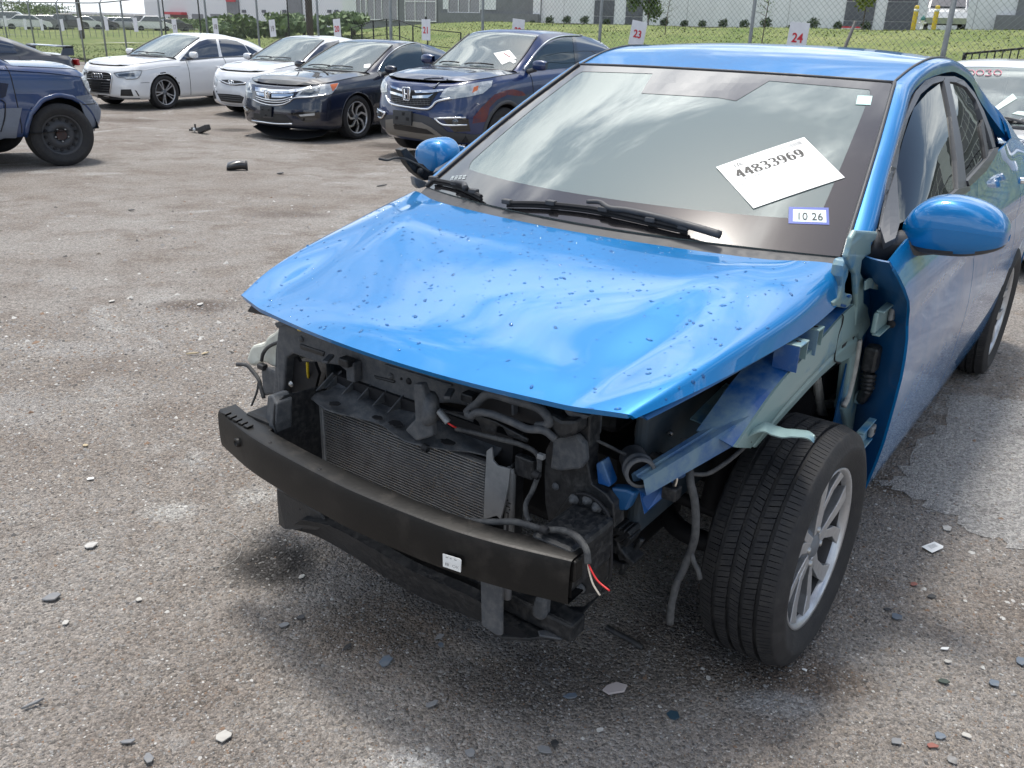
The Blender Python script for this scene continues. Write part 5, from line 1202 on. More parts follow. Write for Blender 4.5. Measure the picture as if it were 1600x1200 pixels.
# ---------------------------------------------------------------- the warehouse with offices along the top of the bank
M_wall = mat('white_tilt_wall', (.74, .75, .76), .8, noise=(1.2, (.62, .63, .64), .5), bump=.05)
M_gwall = mat('grey_wall', (.20, .205, .215), .8, noise=(1.5, (.16, .165, .17), .6))
M_dwall = mat('slate_panel', (.115, .12, .135), .7, noise=(2, (.09, .095, .11), .6))
M_win = mat('office_glass', (.03, .04, .05), .06, spec=.8, coat=1.)
M_mull = mat('white_mullion', (.78, .78, .78), .5)
BB = 38.
wh = empty('warehouse', tuple(fp(0, BB))); tag(wh, 'long white warehouse with slate panels and grey office windows on top of the bank', 'building')
def wbox(name, s0, s1, z0, z1, b0, b1, m, par=wh, bevel=0.):
    """box on the facade: s along it, z up, b outwards (towards the yard positive)"""
    P = [FD*s+FN*-b+np.array((0, 0, z)) for s in (s0, s1) for b in (b0, b1) for z in (z0, z1)]
    return MB().add(P, [(0, 1, 3, 2), (4, 6, 7, 5), (0, 4, 5, 1), (2, 3, 7, 6), (0, 2, 6, 4), (1, 5, 7, 3)]).build(name, m, par, bevel=bevel)
sp = lambda px, py=38: s_at(px, py, BB)[0]
wbox('wall', -62, 60, 0, 9.5, -14, 0, M_wall)
for px in (1072, 880, 1230, 1520): wbox('panel_joint', sp(px)-.015, sp(px)+.015, 0, 9.5, -.01, .004, mat('joint_sealant', (.35, .35, .36), .9))
def slate(p0, p1, z1=9.6):
    s0, s1 = sorted((sp(p0), sp(p1))); 
    for k in range(8):
        z_ = 1.6+k*1.0
        if z_ < z1: wbox('slate_panel', s0, s1, z_+.02, z_+.98, 0, .06, M_dwall)
slate(928, 958); slate(977, 1003); slate(1318, 1363); slate(1382, 1428)
def window(s0, s1, z0, z1, nx, nz):
    f = wbox('window', s0, s1, z0, z1, .10, .16, M_win)
    for i in range(nx+1): wbox('mullion', s0+(s1-s0)*i/nx-.04, s0+(s1-s0)*i/nx+.04, z0-.05, z1+.05, .16, .21, M_mull, f)
    for i in range(nz+1): wbox('transom', s0-.04, s1+.04, z0+(z1-z0)*i/nz-.04, z0+(z1-z0)*i/nz+.04, .162, .212, M_mull, f)
# grey office front
s0, s1 = sp(845), sp(568); wbox('office_wall', s0, s1, 0, 9.6, 0, .10, M_gwall)
wbox('white_band', sp(776), sp(752), 2.9, 9.7, .10, .14, M_wall); wbox('white_band', sp(703), sp(694), 2.9, 9.7, .10, .14, M_wall)
wbox('white_band', sp(845), sp(834), 2.4, 9.7, .10, .14, M_wall)
zpx = lambda px, py: s_at(px, py, BB)[1]
window(sp(752), sp(703), zpx(727, 20), 6.5, 3, 2); window(sp(684), sp(636), zpx(660, 33), 6.5, 3, 3); window(sp(624), sp(577), zpx(600, 31), 6.5, 4, 2); window(sp(575), sp(560), zpx(567, 24), 6.5, 2, 2)
wbox('base_wall', sp(845), sp(690), 1.2, zpx(780, 21), .10, .35, M_gwall)
wbox('base_wall', sp(1640), sp(1559, 30), 1.6, zpx(1580, 24), .0, .4, M_gwall); wbox('office_wall', -60, sp(1584), 0, 9.7, 0, .12, M_gwall)
for k in range(9):
    a = -4-k*6.2
    for z_ in (2.6, 6.0): window(a-4.6, a, z_, z_+2.6, 4, 2)
    wbox('white_band', a-.0, a+.7, 2.3, 9.8, .12, .2, M_wall)
for k in range(2): wbox('canopy', -30-k*12, -26-k*12, 5.3, 5.6, .1, 1.4, M_mull)
# second warehouse farther left, white with vents, a grey bay with a red band
w2 = empty('white_warehouse', tuple(fp(62, 78))); tag(w2, 'far white warehouse with square vents, grey bay and red awning behind the trees', 'building')
B2 = 78.
def w2box(name, p0, p1, y0, y1, b0, b1, m, zmin=None, zmax=None):
    a, z1 = s_at((p0+p1)/2, y0, B2); _, z0 = s_at((p0+p1)/2, y1, B2); s0, s1 = s_at(p1, 30, B2)[0]-62, s_at(p0, 30, B2)[0]-62
    return wbox(name, s0, s1, zmin if zmin is not None else z0, zmax if zmax is not None else z1, b0, b1, m, w2)
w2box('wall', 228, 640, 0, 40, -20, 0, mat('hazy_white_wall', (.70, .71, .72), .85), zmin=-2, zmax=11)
w2box('grey_bay', 358, 376, 0, 40, 0, .3, M_gwall, zmin=-2, zmax=10); w2box('red_band', 359, 373, -6, 3, .3, .5, M_red)
w2box('grey_bay', 454, 474, 0, 40, 0, .3, M_gwall, zmin=-2, zmax=10)
w2box('awning', 266, 293, 19, 23, 0, 1.2, M_red); w2box('entrance', 268, 294, 23, 36, 0, .2, mat('brown_brick', (.16, .09, .07), .85))
w2box('grey_door', 301, 318, 22, 36, 0, .1, M_gwall); w2box('grey_door', 330, 346, 22, 40, 0, .1, M_gwall)
for px in (383, 414, 446, 516, 527, 552): w2box('vent', px-2.4, px+2.4, 15.5, 20, 0, .25, M_dwall)
w3 = empty('far_warehouse', (-95, 250, -5)); tag(w3, 'long low pale warehouse on the skyline at the far left', 'building')
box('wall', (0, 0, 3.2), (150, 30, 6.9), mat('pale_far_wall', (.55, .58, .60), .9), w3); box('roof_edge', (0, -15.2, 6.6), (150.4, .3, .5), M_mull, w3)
# kerbs, edging, shrubs, bollards on top of the bank
def on_bank(px, b): 
    s = s_at(px, 42, b)[0]; return s, bank_h(s, b)+.012
for p0, p1, lab in ((787, 858, 'red painted kerb below the grey office base wall'), (1313, 1351, 'red painted kerb in front of the slate panel by the yellow-green tree')):
    s0, z0 = on_bank(p0, 35.5); s1, z1 = on_bank(p1, 35.5); e = empty('red_kerb', tuple(fp((s0+s1)/2, 35.5, (z0+z1)/2))); tag(e, lab, 'kerb', 'red kerbs by the warehouse')
    L = abs(s0-s1); o = MB().box((0, 0, .10), (L, .35, .16)).build('kerb_stone', M_wall, e); o.rotation_euler = (0, 0, math.atan2(FD[1], FD[0])); o = MB().box((0, 0, .22), (L, .37, .08)).build('red_top', M_red, e); o.rotation_euler = (0, 0, math.atan2(FD[1], FD[0]))
ed = tube('bed_edging', [fp(s, 31.5, bank_h(s, 31.5)+.03) for s in np.linspace(on_bank(1350, 31.5)[0], on_bank(700, 31.5)[0], 40)], .07, M_dark, sm=0); tag(ed, 'dark edging strip along the shrub bed on the crest of the bank', 'edging')
gp = grid('gravel_bed', np.array([[fp(s, b, bank_h(s, b)+.03) for b in (31.6, 33, 35)] for s in np.linspace(on_bank(1350, 31.5)[0], on_bank(700, 31.5)[0], 30)]), mat('bed_gravel', (.42, .40, .37), .9, noise=(8, (.25, .23, .2), .8))); tag(gp, kind='structure')
# ---------------------------------------------------------------- foliage
def leaf_mats(name, a, b_):
    return [mat(name+'_leaf', a, .6, noise=(6, b_, .8)), mat(name+'_leaf_pale', b_, .6, noise=(6, a, .6))]
M_bark = mat('bark', (.10, .075, .055), .9, noise=(12, (.05, .04, .03), .7))
def foliage(name, parent, lobes, n, size, mats, seed=1):
    """leaf-sized faces through the crown: lobes [(x, y, z, rx, ry, rz)]"""
    r = np.random.default_rng(seed); L = np.array(lobes, float); vol = L[:, 3]*L[:, 4]*L[:, 5]; k = r.choice(len(L), n, p=vol/vol.sum())
    d = r.normal(size=(n, 3)); d /= np.linalg.norm(d, axis=1)[:, None]; rr = r.random(n)**.45
    P = L[k, :3]+d*rr[:, None]*L[k, 3:]*r.uniform(.8, 1.12, (n, 1)); u = r.normal(size=(n, 3)); u /= np.linalg.norm(u, axis=1)[:, None]; w = np.cross(u, r.normal(size=(n, 3))); w /= np.linalg.norm(w, axis=1)[:, None]
    s = size*r.uniform(.6, 1.4, (n, 1)); V = np.stack([P-u*s, P+w*s*.55, P+u*s, P-w*s*.55], 1).reshape(-1, 3); o = raw(name, V, np.arange(4*n).reshape(-1, 4), mats, parent)
    o.data.polygons.foreach_set('material_index', (r.random(n) < .4).astype(np.int32)); o.data.update(); return o
def tree(kind, loc, h, cw, ch, label, cat, group, mats, n=2600, size=.16, trunk=.10, lobes=7, seed=1, name='tree'):
    r = np.random.default_rng(seed); e = empty(name, loc); tag(e, label, cat, group)
    zc = h-ch/2; lb = [(r.normal(0, cw*.22), r.normal(0, cw*.22), zc+r.uniform(-.32, .36)*ch, cw*r.uniform(.22, .36), cw*r.uniform(.22, .36), ch*r.uniform(.16, .26)) for _ in range(lobes)]
    foliage('crown', e, lb, n, size, mats, seed)
    tr = MB(); tr.tube(spline([(0, 0, 0), (r.normal(0, .03)*h, r.normal(0, .03)*h, h*.35), (r.normal(0, .03)*h, 0, h*.85)], 5), trunk, 8, True, .3)
    for l in lb[:5]: tr.tube([(0, 0, h*.38), (l[0]*.5, l[1]*.5, (l[2]+h*.38)/2), l[:3]], trunk*.35, 5, True, .3)
    tr.build('trunk', M_bark, e, smooth=True); return e
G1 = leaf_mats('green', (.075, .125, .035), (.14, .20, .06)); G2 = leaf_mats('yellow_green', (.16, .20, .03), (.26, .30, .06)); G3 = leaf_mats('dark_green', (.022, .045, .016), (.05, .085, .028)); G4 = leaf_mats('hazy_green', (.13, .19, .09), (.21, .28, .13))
s, z = on_bank(1012, 33); tree('a', tuple(fp(s, 33, z)), 4.6, 1.5, 4.3, 'slim dark green tree against the slate panels above board 23', 'tree', 'young trees by the warehouse', G1, 4200, .10, .05, 9, 3)
s, z = on_bank(1348, 31); tree('a', tuple(fp(s, 31, z)), 3.6, 1.5, 2.7, 'young yellow-green tree in front of the slate panel right of board 24', 'tree', 'young trees by the warehouse', G2, 2600, .085, .04, 9, 5)
for px, lab, sd_ in ((1193, 'bare leaning sapling standing between boards 23 and 24', 2), (1040, 'thin twiggy sapling right of board 23', 9)):
    s, z = on_bank(px, 12 if px > 1100 else 20); e = empty('sapling', tuple(fp(s, 12 if px > 1100 else 20, z))); tag(e, lab, 'sapling', 'bare saplings on the bank'); r = np.random.default_rng(sd_)
    q = MB(); H_ = 2.6 if px > 1100 else 1.5; q.tube([(0, 0, 0), (.03, .02, H_*.5), (.10, .02, H_)], .022, 6, True, .4)
    for k in range(9): zz = H_*(.3+.07*k); a = r.uniform(0, 6.28); L = r.uniform(.2, .55); q.tube([(.06*zz/H_, 0, zz), (L*.5*math.cos(a), L*.5*math.sin(a), zz+.12), (L*math.cos(a), L*math.sin(a), zz+.1+r.uniform(-.1, .2))], .008, 4, True, .4)
    q.build('stem', M_bark, e); foliage('leaves', e, [(0, 0, H_*.7, .4, .4, .5)], 60, .03, G1, sd_)
for k, px in enumerate((717, 743, 765, 783, 831, 858, 885, 913, 948, 1037, 1069, 1097, 1129, 1162, 1196, 1237, 1270, 1309, 1352)):
    s, z = on_bank(px, 33.2); e = empty('shrub', tuple(fp(s, 33.2, z))); r_ = float(np.random.default_rng(k+50).uniform(.20, .42))
    where = ['leftmost of the row', 'next to the leftmost one', 'beside the fence post after board 21', 'touching the left edge of board 22', 'over the right edge of board 22', 'over the middle of the crossover roof', 'over the right part of the crossover roof', 'left of the post over the crossover tail', 'below the narrow white wall strip', 'by the thin twiggy sapling', 'below the dark wall joint', 'left of the middle of the long white wall', 'in the middle of the long white wall', 'touching the post left of the bare sapling', 'right of the bare leaning sapling', 'above the left edge of board 24', 'above the right edge of board 24', 'at the left end of the red kerb', 'at the right end of the red kerb'][k]
    lab = 'small dark shrub on the bank crest, '+where
    tag(e, lab, 'shrub', 'clipped shrubs along the bank crest'); foliage('foliage', e, [(0, 0, r_*.8, r_*.9, r_*.9, r_*.8), (r_*.35, .1, r_*1.15, r_*.5, r_*.5, r_*.55), (-r_*.4, -.1, r_*.9, r_*.55, r_*.5, r_*.5)], 380, .055, G3, k); MB().tube([(0, 0, 0), (0, 0, r_)], .02, 5).build('stem', M_bark, e)
# trees and bushes at the left, before the far warehouse
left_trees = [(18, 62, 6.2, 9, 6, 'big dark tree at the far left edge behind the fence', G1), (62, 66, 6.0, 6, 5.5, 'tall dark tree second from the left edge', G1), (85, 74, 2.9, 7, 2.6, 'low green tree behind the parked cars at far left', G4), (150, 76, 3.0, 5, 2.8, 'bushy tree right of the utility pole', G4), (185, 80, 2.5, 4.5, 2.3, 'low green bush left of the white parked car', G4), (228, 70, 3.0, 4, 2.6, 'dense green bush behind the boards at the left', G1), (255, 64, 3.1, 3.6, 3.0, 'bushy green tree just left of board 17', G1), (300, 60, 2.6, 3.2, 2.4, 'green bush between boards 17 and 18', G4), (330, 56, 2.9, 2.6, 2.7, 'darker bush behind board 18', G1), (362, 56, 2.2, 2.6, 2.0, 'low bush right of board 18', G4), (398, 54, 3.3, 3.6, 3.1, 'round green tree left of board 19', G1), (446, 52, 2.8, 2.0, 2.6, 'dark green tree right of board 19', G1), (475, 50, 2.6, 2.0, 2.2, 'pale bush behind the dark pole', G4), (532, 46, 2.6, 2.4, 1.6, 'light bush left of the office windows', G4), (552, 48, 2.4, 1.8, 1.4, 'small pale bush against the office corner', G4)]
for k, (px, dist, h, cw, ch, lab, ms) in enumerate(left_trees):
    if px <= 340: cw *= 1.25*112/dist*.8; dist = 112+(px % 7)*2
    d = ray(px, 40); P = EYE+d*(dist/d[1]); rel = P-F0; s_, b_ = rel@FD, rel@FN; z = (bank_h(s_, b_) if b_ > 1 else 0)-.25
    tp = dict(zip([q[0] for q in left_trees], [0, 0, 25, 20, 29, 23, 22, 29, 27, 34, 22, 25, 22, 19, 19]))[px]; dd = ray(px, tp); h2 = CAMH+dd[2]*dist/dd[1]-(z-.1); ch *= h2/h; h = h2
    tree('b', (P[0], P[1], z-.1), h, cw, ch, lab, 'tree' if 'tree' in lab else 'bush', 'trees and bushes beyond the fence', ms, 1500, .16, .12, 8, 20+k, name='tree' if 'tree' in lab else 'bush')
# poles, bollards, hydrant
M_wood = mat('pole_wood', (.06, .045, .038), .9, noise=(9, (.1, .08, .07), .6))
def upright(name, px, py, b, top_z, r, m, lab, cat, lean=(0, 0)):
    s, _ = s_at(px, py, b); P = fp(s, b, bank_h(s, b)); e = empty(name, tuple(P)); tag(e, lab, cat); MB().tube([(0, 0, 0), (lean[0], lean[1], top_z)], r, 12, True, .9).build('shaft', m, e, smooth=True)
    return e
e = upright('utility_pole', 484, 40, 1.6, 7, .105, M_wood, 'thick dark wooden pole just behind the fence right of board 19', 'pole'); lathe('pole_band', [(.107, -.04), (.115, -.03), (.115, .03), (.107, .04)], (0, 0, 1.2), M_galv, e, ax=(0, 0, 1), n=14)
g = ground_pt(129, 62); e = empty('utility_pole', (g[0], g[1], g[2])); tag(e, 'dark leaning utility pole beyond the fence at the left, behind a blank board', 'pole'); MB().tube([(0, 0, 0), (.15, 0, 9)], .16, 10, True, .8).build('shaft', M_wood, e, smooth=True); MB().box((.15, 0, 8.4), (2.2, .1, .12)).build('crossarm', M_wood, e)
for px, lab in ((258, 'thin dark post behind the fence, leftmost, left of board 17'), (313, 'second thin dark post behind the fence, over the white sedan roof'), (451, 'thin dark post behind the fence next to the thick wooden pole')):
    upright('thin_post', px, 40, 2.2, 4, .025, M_dark, lab, 'post')
M_yel = mat('bollard_yellow', (.62, .44, .02), .5, noise=(10, (.45, .3, .03), .5))
for px, lab in ((1427, 'yellow bollard left of the hydrant'), (1459, 'yellow bollard in front of the parked silver car')):
    s, z = on_bank(px, 28.5); e = empty('bollard', tuple(fp(s, 28.5, z))); tag(e, lab, 'bollard', 'yellow bollards on the bank'); lathe('post', [(0, 1.06), (.07, 1.04), (.10, .98), (.10, 0)], (0, 0, 0), M_yel, e, ax=(0, 0, 1), n=16); lathe('sleeve_band', [(.101, .80), (.104, .80), (.104, .90), (.101, .90)], (0, 0, 0), M_white, e, ax=(0, 0, 1), n=16)
s, z = on_bank(1440, 28.6); e = empty('fire_hydrant', tuple(fp(s, 28.6, z))); tag(e, 'white fire hydrant with a teal cap between the yellow bollards', 'hydrant')
lathe('barrel', [(.11, 0), (.11, .03), (.075, .05), (.075, .42), (.10, .44)], (0, 0, 0), M_white, e, ax=(0, 0, 1), n=16); lathe('bonnet', [(.10, .44), (.10, .48), (.08, .56), (.03, .60), (.02, .65), (0, .65)], (0, 0, 0), mat('teal_cap', (.01, .16, .14), .5), e, ax=(0, 0, 1), n=16)
for sgn in (1, -1): lathe('outlet', [(0, .16), (.04, .16), (.045, .12), (.04, .06)], (0, 0, .33), M_white, e, ax=tuple(FD*sgn), n=12)
# leaning pipe, wire fence on the bank, black steel fences
a, b2 = fp(s_at(1321, 73, .6)[0], .6, .9), None
d = ray(1337, 33); t_ = ((F0+FN*.6-EYE)@FN)/(d@FN); P2 = EYE+d*t_; d = ray(1318, 80); t_ = ((F0+FN*.6-EYE)@FN)/(d@FN); P1 = EYE+d*t_; dirp = (P2-P1)/np.linalg.norm(P2-P1); base = P1-dirp*((P1[2]+.25)/dirp[2])
e = empty('leaning_pipe', tuple(base)); tag(e, 'grey pipe leaning over beside the fence, right of board 24', 'pipe'); MB().tube([(0, 0, 0), tuple(P2-base)], .026, 10).build('pipe', mat('old_pipe', (.12, .115, .11), .6, .3), e, smooth=True); lathe('pipe_collar', [(.03, -.03), (.034, 0), (.03, .03)], tuple((P2-base)*.6), MATS['old_pipe'], e, ax=tuple(dirp), n=10)
wf_ = empty('wire_fence', tuple(fp(0, 7))); tag(wf_, 'low wire fence on thin dark stakes across the grass bank', 'fence')
stk = []
for px in (1029, 1160, 1206, 1311, 1347, 1375, 1568, 1650, 935, 880):
    s = s_at(px, 60, 7)[0]; z0 = bank_h(s, 7); stk.append((s, z0)); MB().tube([FD*s+np.array((0, 0, z0)), FD*s+np.array((0, 0, z0+.98))], .011, 6).build('stake', M_dark, wf_)
stk.sort()
for hh in (.93, .55): tube('strand', [FD*s+np.array((0, 0, z0+hh)) for s, z0 in stk], .0035, M_dark, wf_, n=4, sm=0)
bf = empty('steel_fence', tuple(fp(0, 9))); tag(bf, 'black steel fence stepping round the culvert behind board 21', 'fence')
tops_ = [(549, 44), (565, 39), (583, 33), (604, 30), (624, 32), (645, 40), (668, 46), (720, 51)]; rp = []
for px, py in tops_:
    s, zt = s_at(px, py, 9); z0 = bank_h(s, 9); rp.append(FD*s+np.array((0, 0, zt))); MB().box(FD*s+np.array((0, 0, (z0+zt)/2)), (.05, .05, zt-z0)).build('post', M_dark, bf)
tube('top_rail', rp, .018, M_dark, bf, n=6, sm=0); tube('lower_rail', [p-np.array((0, 0, .55)) for p in rp], .014, M_dark, bf, n=6, sm=0)
pk = empty('picket_fence', tuple(fp(0, 3.2))); tag(pk, 'black steel picket fence behind the white car at the right', 'fence')
sA, zA = s_at(1508, 84, 3.2); sB, zB = s_at(1660, 70, 3.2); sB2 = sA-6
for k in range(int((sA-sB2)/.12)):
    s = sA-.12*k; zt = zA+(zB-zA)*(s-sA)/(sB-sA); MB().box(FD*s+np.array((0, 0, zt/2)), (.016, .016, zt)).build('picket', M_dark, pk)
box('end_post', FD*sA+np.array((0, 0, zA/2)), (.05, .05, zA+.04), M_dark, pk)
tube('top_rail', [FD*sA+np.array((0, 0, zA)), FD*sB2+np.array((0, 0, zA+(zB-zA)*(sB2-sA)/(sB-sA)))], .02, M_dark, pk, n=6, sm=0); tube('lower_rail', [FD*sA+np.array((0, 0, .2)), FD*sB2+np.array((0, 0, .2))], .02, M_dark, pk, n=6, sm=0)
rb_ = empty('rubble_pile', tuple(fp(s_at(605, 56, 5)[0], 5, bank_h(8, 5)))); tag(rb_, 'small pile of pale broken stones behind the fence below board 21', 'rubble')
for k in range(40):
    q = MB(); c = np.array((RNG.normal(0, .3), RNG.normal(0, .3), .06)); c[2] = max(.03, .38-.6*np.hypot(c[0], c[1])); q.box(c, RNG.uniform(.08, .2, 3), Matrix.Rotation(RNG.uniform(0, 3), 3, RNG.normal(size=3))); q.build('stone', M_conc if k % 2 else SM[1], rb_)
# concrete drain, road and lot at the far left
rd = grid('road', np.array([[ground_pt(px, py, .02) for px in (-150, 0, 120, 250, 340)] for py in (47.5, 55)]), mat('pale_asphalt', (.16, .155, .155), .9)); tag(rd, kind='structure')
dr_ = grid('path', np.array([[ground_pt(px, 66-.012*(px-150)*0, .03) for px in (150, 200, 260, 330, 420)], [ground_pt(px, y, .03) for px, y in ((165, 71), (200, 76), (260, 78), (330, 78), (420, 78))]]), mat('pale_concrete', (.42, .41, .39), .9)); tag(dr_, kind='structure')
tl_ = grid('verge', np.array([[ground_pt(px, py, .012) for px in (-200, 0, 120, 250, 420)] for py in (57, 70, 96)]), M_grass); tag(tl_, kind='structure')
lf = empty('low_fence', (0, 0, 0)); tag(lf, 'low thin post fence in front of the distant parked cars', 'fence')
lp = []
for px in range(-20, 330, 9):
    g = ground_pt(px, 60, 0); lp.append(g+np.array((0, 0, .75))); MB().tube([g, g+np.array((0, 0, .8))], .02, 5).build('post', M_galv, lf)
tube('rail', lp, .015, M_galv, lf, n=5, sm=0)
# parked cars in the far lot
def far_car(loc, rz, m, lab, tall=0.):
    e = empty('parked_car', loc, rz); tag(e, lab, 'car', 'cars in the far lot')
    prof = [(-2.2, .35), (-2.25, .75), (-2.1, .95+tall*.3), (-1.4, 1.0+tall*.3), (-.8, 1.42+tall), (.6, 1.45+tall), (1.3, 1.0+tall*.3), (2.1, .85), (2.25, .6), (2.2, .35)]
    G = np.array([[(x, y*(1-.10*max(0, z-.9)), z) for x, z in prof] for y in (-.85, -.80, .80, .85)]); G[0, :, 2] = .35+(G[0, :, 2]-.35)*.97; G[3, :, 2] = G[0, :, 2]
    b_ = MB(); v, f = grid_vf(G); b_.add(v, f); n_ = len(prof); b_.add([tuple(p) for p in G[0]], [tuple(range(n_))]); b_.add([tuple(p) for p in G[3]], [tuple(range(n_))[::-1]]); b_.build('body', m, e)
    for sg in (1, -1):
        o = MB().prism([(-1.3, .81*sg, 1.02+tall*.3), (-.8, .78*sg, 1.36+tall), (.55, .78*sg, 1.38+tall), (1.15, .81*sg, 1.02+tall*.3)], (0, .06*sg, 0)).build('side_glass', M_win, e)
        for x in (-1.35, 1.4): lathe('wheel', [(0, .10), (.2, .10), (.31, .08), (.31, -.1)], (x, .80*sg, .31), M_rubber, e, ax=(0, sg, 0), n=14)
    MB().prism([(.68, -.7, 1.36+tall), (.68, .7, 1.36+tall), (1.33, .75, 1.02+tall*.3), (1.33, -.75, 1.02+tall*.3)], (.03, 0, .03)).build('windscreen', M_win, e)
FC = [mat('car_white', (.72, .72, .72), .3, coat=1), mat('car_grey', (.12, .125, .13), .35, .3, coat=1), mat('car_silver', (.42, .43, .44), .35, .5, coat=1), mat('car_black', (.012, .012, .014), .3, coat=1)]
for k, (px, py, ci, tall, lab) in enumerate(((22, 47, 2, .25, 'pale van at the far left of the distant lot'), (44, 48, 0, .0, 'white car left of the leaning fence board'), (68, 47.5, 1, .0, 'dark car behind the leaning board'), (88, 47, 0, .0, 'white car facing the yard in the distant lot'), (104, 48, 3, .2, 'black crossover next to the utility pole'), (131, 47, 0, .0, 'white sedan seen side on behind the utility pole'), (155, 47.5, 3, .1, 'dark car right of the white sedan'), (181, 47.5, 0, .0, 'white car left of the grey crossover'), (196, 48, 2, .0, 'silver car in the middle of the distant row'), (226, 48.5, 1, .3, 'dark grey crossover beside the white one'), (240, 49.5, 0, .25, 'white crossover seen side on, left of board 17'), (270, 50, 3, .0, 'black car half hidden behind board 17'))):
    g = ground_pt(px, py, 0); far_car((g[0], g[1], g[2]+.02), rad(20+7*(k % 3)) if k not in (3,) else rad(-70), FC[ci], lab, tall)

s, z = on_bank(1473, 33); P = fp(s, 33, z); far_car((P[0], P[1], P[2]), math.atan2(-FN[1], -FN[0])+.35, FC[2], 'silver crossover parked against the warehouse behind the yellow bollards', .2)
# ================================================================ the other parked cars
def car_shell(sp):
    """spec -> empty, frame, surfaces and the ray target"""
    fr = Frame(sp['loc'][0], sp['loc'][1], rad(sp['yaw']), sp['loc'][2]); root = empty(sp['name'], tuple(fr.o), fr.yaw); tag(root, sp['label'], 'car' if 'cat' not in sp else sp['cat'])
    hw, Lf, wb, Lr = sp['hw'], sp['Lf'], sp['wb'], sp['Lr']; zl = sp.get('zl', .20); P = sp['paint']
    k = sp.get('round', 1.)
    ol = [(Lf, 0), (Lf-.012*k, .28*hw), (Lf-.05*k, .52*hw), (Lf-.13*k, .74*hw), (Lf-.27*k, .89*hw), (Lf-.48*k, .97*hw), (0, hw), (-.9, hw), (-1.9, hw), (-wb, hw), (-Lr+.45, hw*.985), (-Lr+.18, hw*.92), (-Lr+.05, hw*.74), (-Lr, hw*.45), (-Lr, 0)]
    OL = spline(ol, 14); N = len(OL); T = np.gradient(OL, axis=0); T /= np.linalg.norm(T, axis=1)[:, None]+1e-9; NR = np.stack([-T[:, 1], T[:, 0]], -1)*-1.
    NR = np.stack([T[:, 1]*1., -T[:, 0]*1.], -1); NR *= np.sign((NR*np.stack([OL[:, 0]+wb/2, OL[:, 1]*3], -1)).sum(1))[:, None]
    zt = np.interp(OL[:, 0], *zip(*sorted(sp['ztop'])))
    fr_ = np.array([0, .06, .15, .28, .42, .55, .66, .76, .85, .92, .97, 1.0]); F = np.interp(fr_, *zip(*sp.get('front', [(0, .10), (.06, .03), (.15, .0), (.42, .0), (.66, .03), (.85, .07), (.97, .13), (1, .19)]))); S = np.interp(fr_, *zip(*sp.get('side', [(0, .07), (.06, .03), (.15, .012), (.42, .0), (.66, .004), (.80, .018), (.92, .05), (1., .10)])))
    wf = np.clip((NR[:, 0]-.15)/.7, 0, 1)[:, None]; G = np.zeros((N, len(fr_), 3))
    ins = F[None]*wf+S[None]*(1-wf)
    if sp.get('belt_in') is not None:
        pass
    G[..., 0] = OL[:, 0][:, None]-NR[:, 0][:, None]*ins; G[..., 1] = np.maximum(0, OL[:, 1][:, None]-NR[:, 1][:, None]*ins); G[..., 2] = zl+(zt[:, None]-zl)*fr_[None]
    G = np.stack([spline(G[i], 2) for i in range(N)], 0)
    # upper body
    xc, zc = sp['cowl']; zc = float(np.interp(xc, *zip(*sorted(sp['ztop']))))+.02; topc = G[:, -1]
    idx = np.where((topc[:, 0] < Lf-.30*k) & (topc[:, 0] > xc-.05) & (np.arange(N) < N//2))[0]; i0 = idx[0]
    E = topc[idx]; n = len(E); bow = np.interp(np.linspace(0, 1, n), [0, .5, 1], [Lf-.20-E[0, 0]+sp.get('nose', 0), .05, xc+.14-E[-1, 0]]); crown = np.interp(np.linspace(0, 1, n), [0, .15, .5, 1], [sp.get('nosez', -.01), .035, .06, .03]); 
    H = []
    for i in range(n):
        pw_ = 3.4-1.4*min(1, i/(n*.35)); row = [(E[i, 0]+bow[i]*(1-abs(t)**pw_), E[i, 1]*t, E[i, 2]+.004+crown[i]*(1-abs(t)**2.5)+(.010*math.exp(-((abs(t)-.72)/.10)**2) if sp.get('crease', 1) else 0)) for t in np.linspace(-1, 1, 41)]; H.append(row)
    H = np.array(H)
    # greenhouse edge: base of A pillar, top of screen, roof, rear screen
    A = spline(sp['edge'], 10); C = spline(sp['spine'], 10); na = 70
    ia = sp['nscreen']*10; jc = sp['nscreen']*10
    scr_e, scr_c = resample(A[:ia+1], 22), resample(C[:jc+1], 22); ir = sp['nroof']*10
    rf_e, rf_c = resample(A[ia:ir+1], 30), resample(C[ia:ir+1], 30); rr_e, rr_c = resample(A[ir:], 16), resample(C[ir:], 16)
    def across(e, c, pw): return np.stack([np.stack([c[:, 0]+(e[:, 0]-c[:, 0])*t*t, e[:, 1]*t, c[:, 2]+(e[:, 2]-c[:, 2])*abs(t)**pw], -1) for t in np.linspace(-1, 1, 31)], 1)
    SCR, ROOF, REAR = across(scr_e, scr_c, 2.2), across(rf_e, rf_c, 2.8), across(rr_e, rr_c, 2.2)
    # side of the cabin between belt and edge
    xs = np.linspace(sp['edge'][0][0]-.01, sp['edge'][-1][0], na); ao = np.argsort(A[:, 0]); half = topc[: np.argmax(topc[:, 0] <= -Lr+.3)+1] if (topc[:, 0] <= -Lr+.3).any() else topc
    to = np.argsort(half[:, 0]); GH = []
    for x in xs:
        a = np.array([np.interp(x, A[ao, 0], A[ao, q]) for q in range(3)]); b = np.array([x, np.interp(x, half[to, 0], half[to, 1]), np.interp(x, half[to, 0], half[to, 2])]); hgt = max(0, a[2]-b[2])
        GH.append([b+(a-b)*t+np.array([0, (.05*math.sin(math.pi*t**1.6))*min(1, hgt/.3), .012*math.sin(math.pi*t)]) for t in np.linspace(0, 1, 14)])
    GH = np.array(GH)
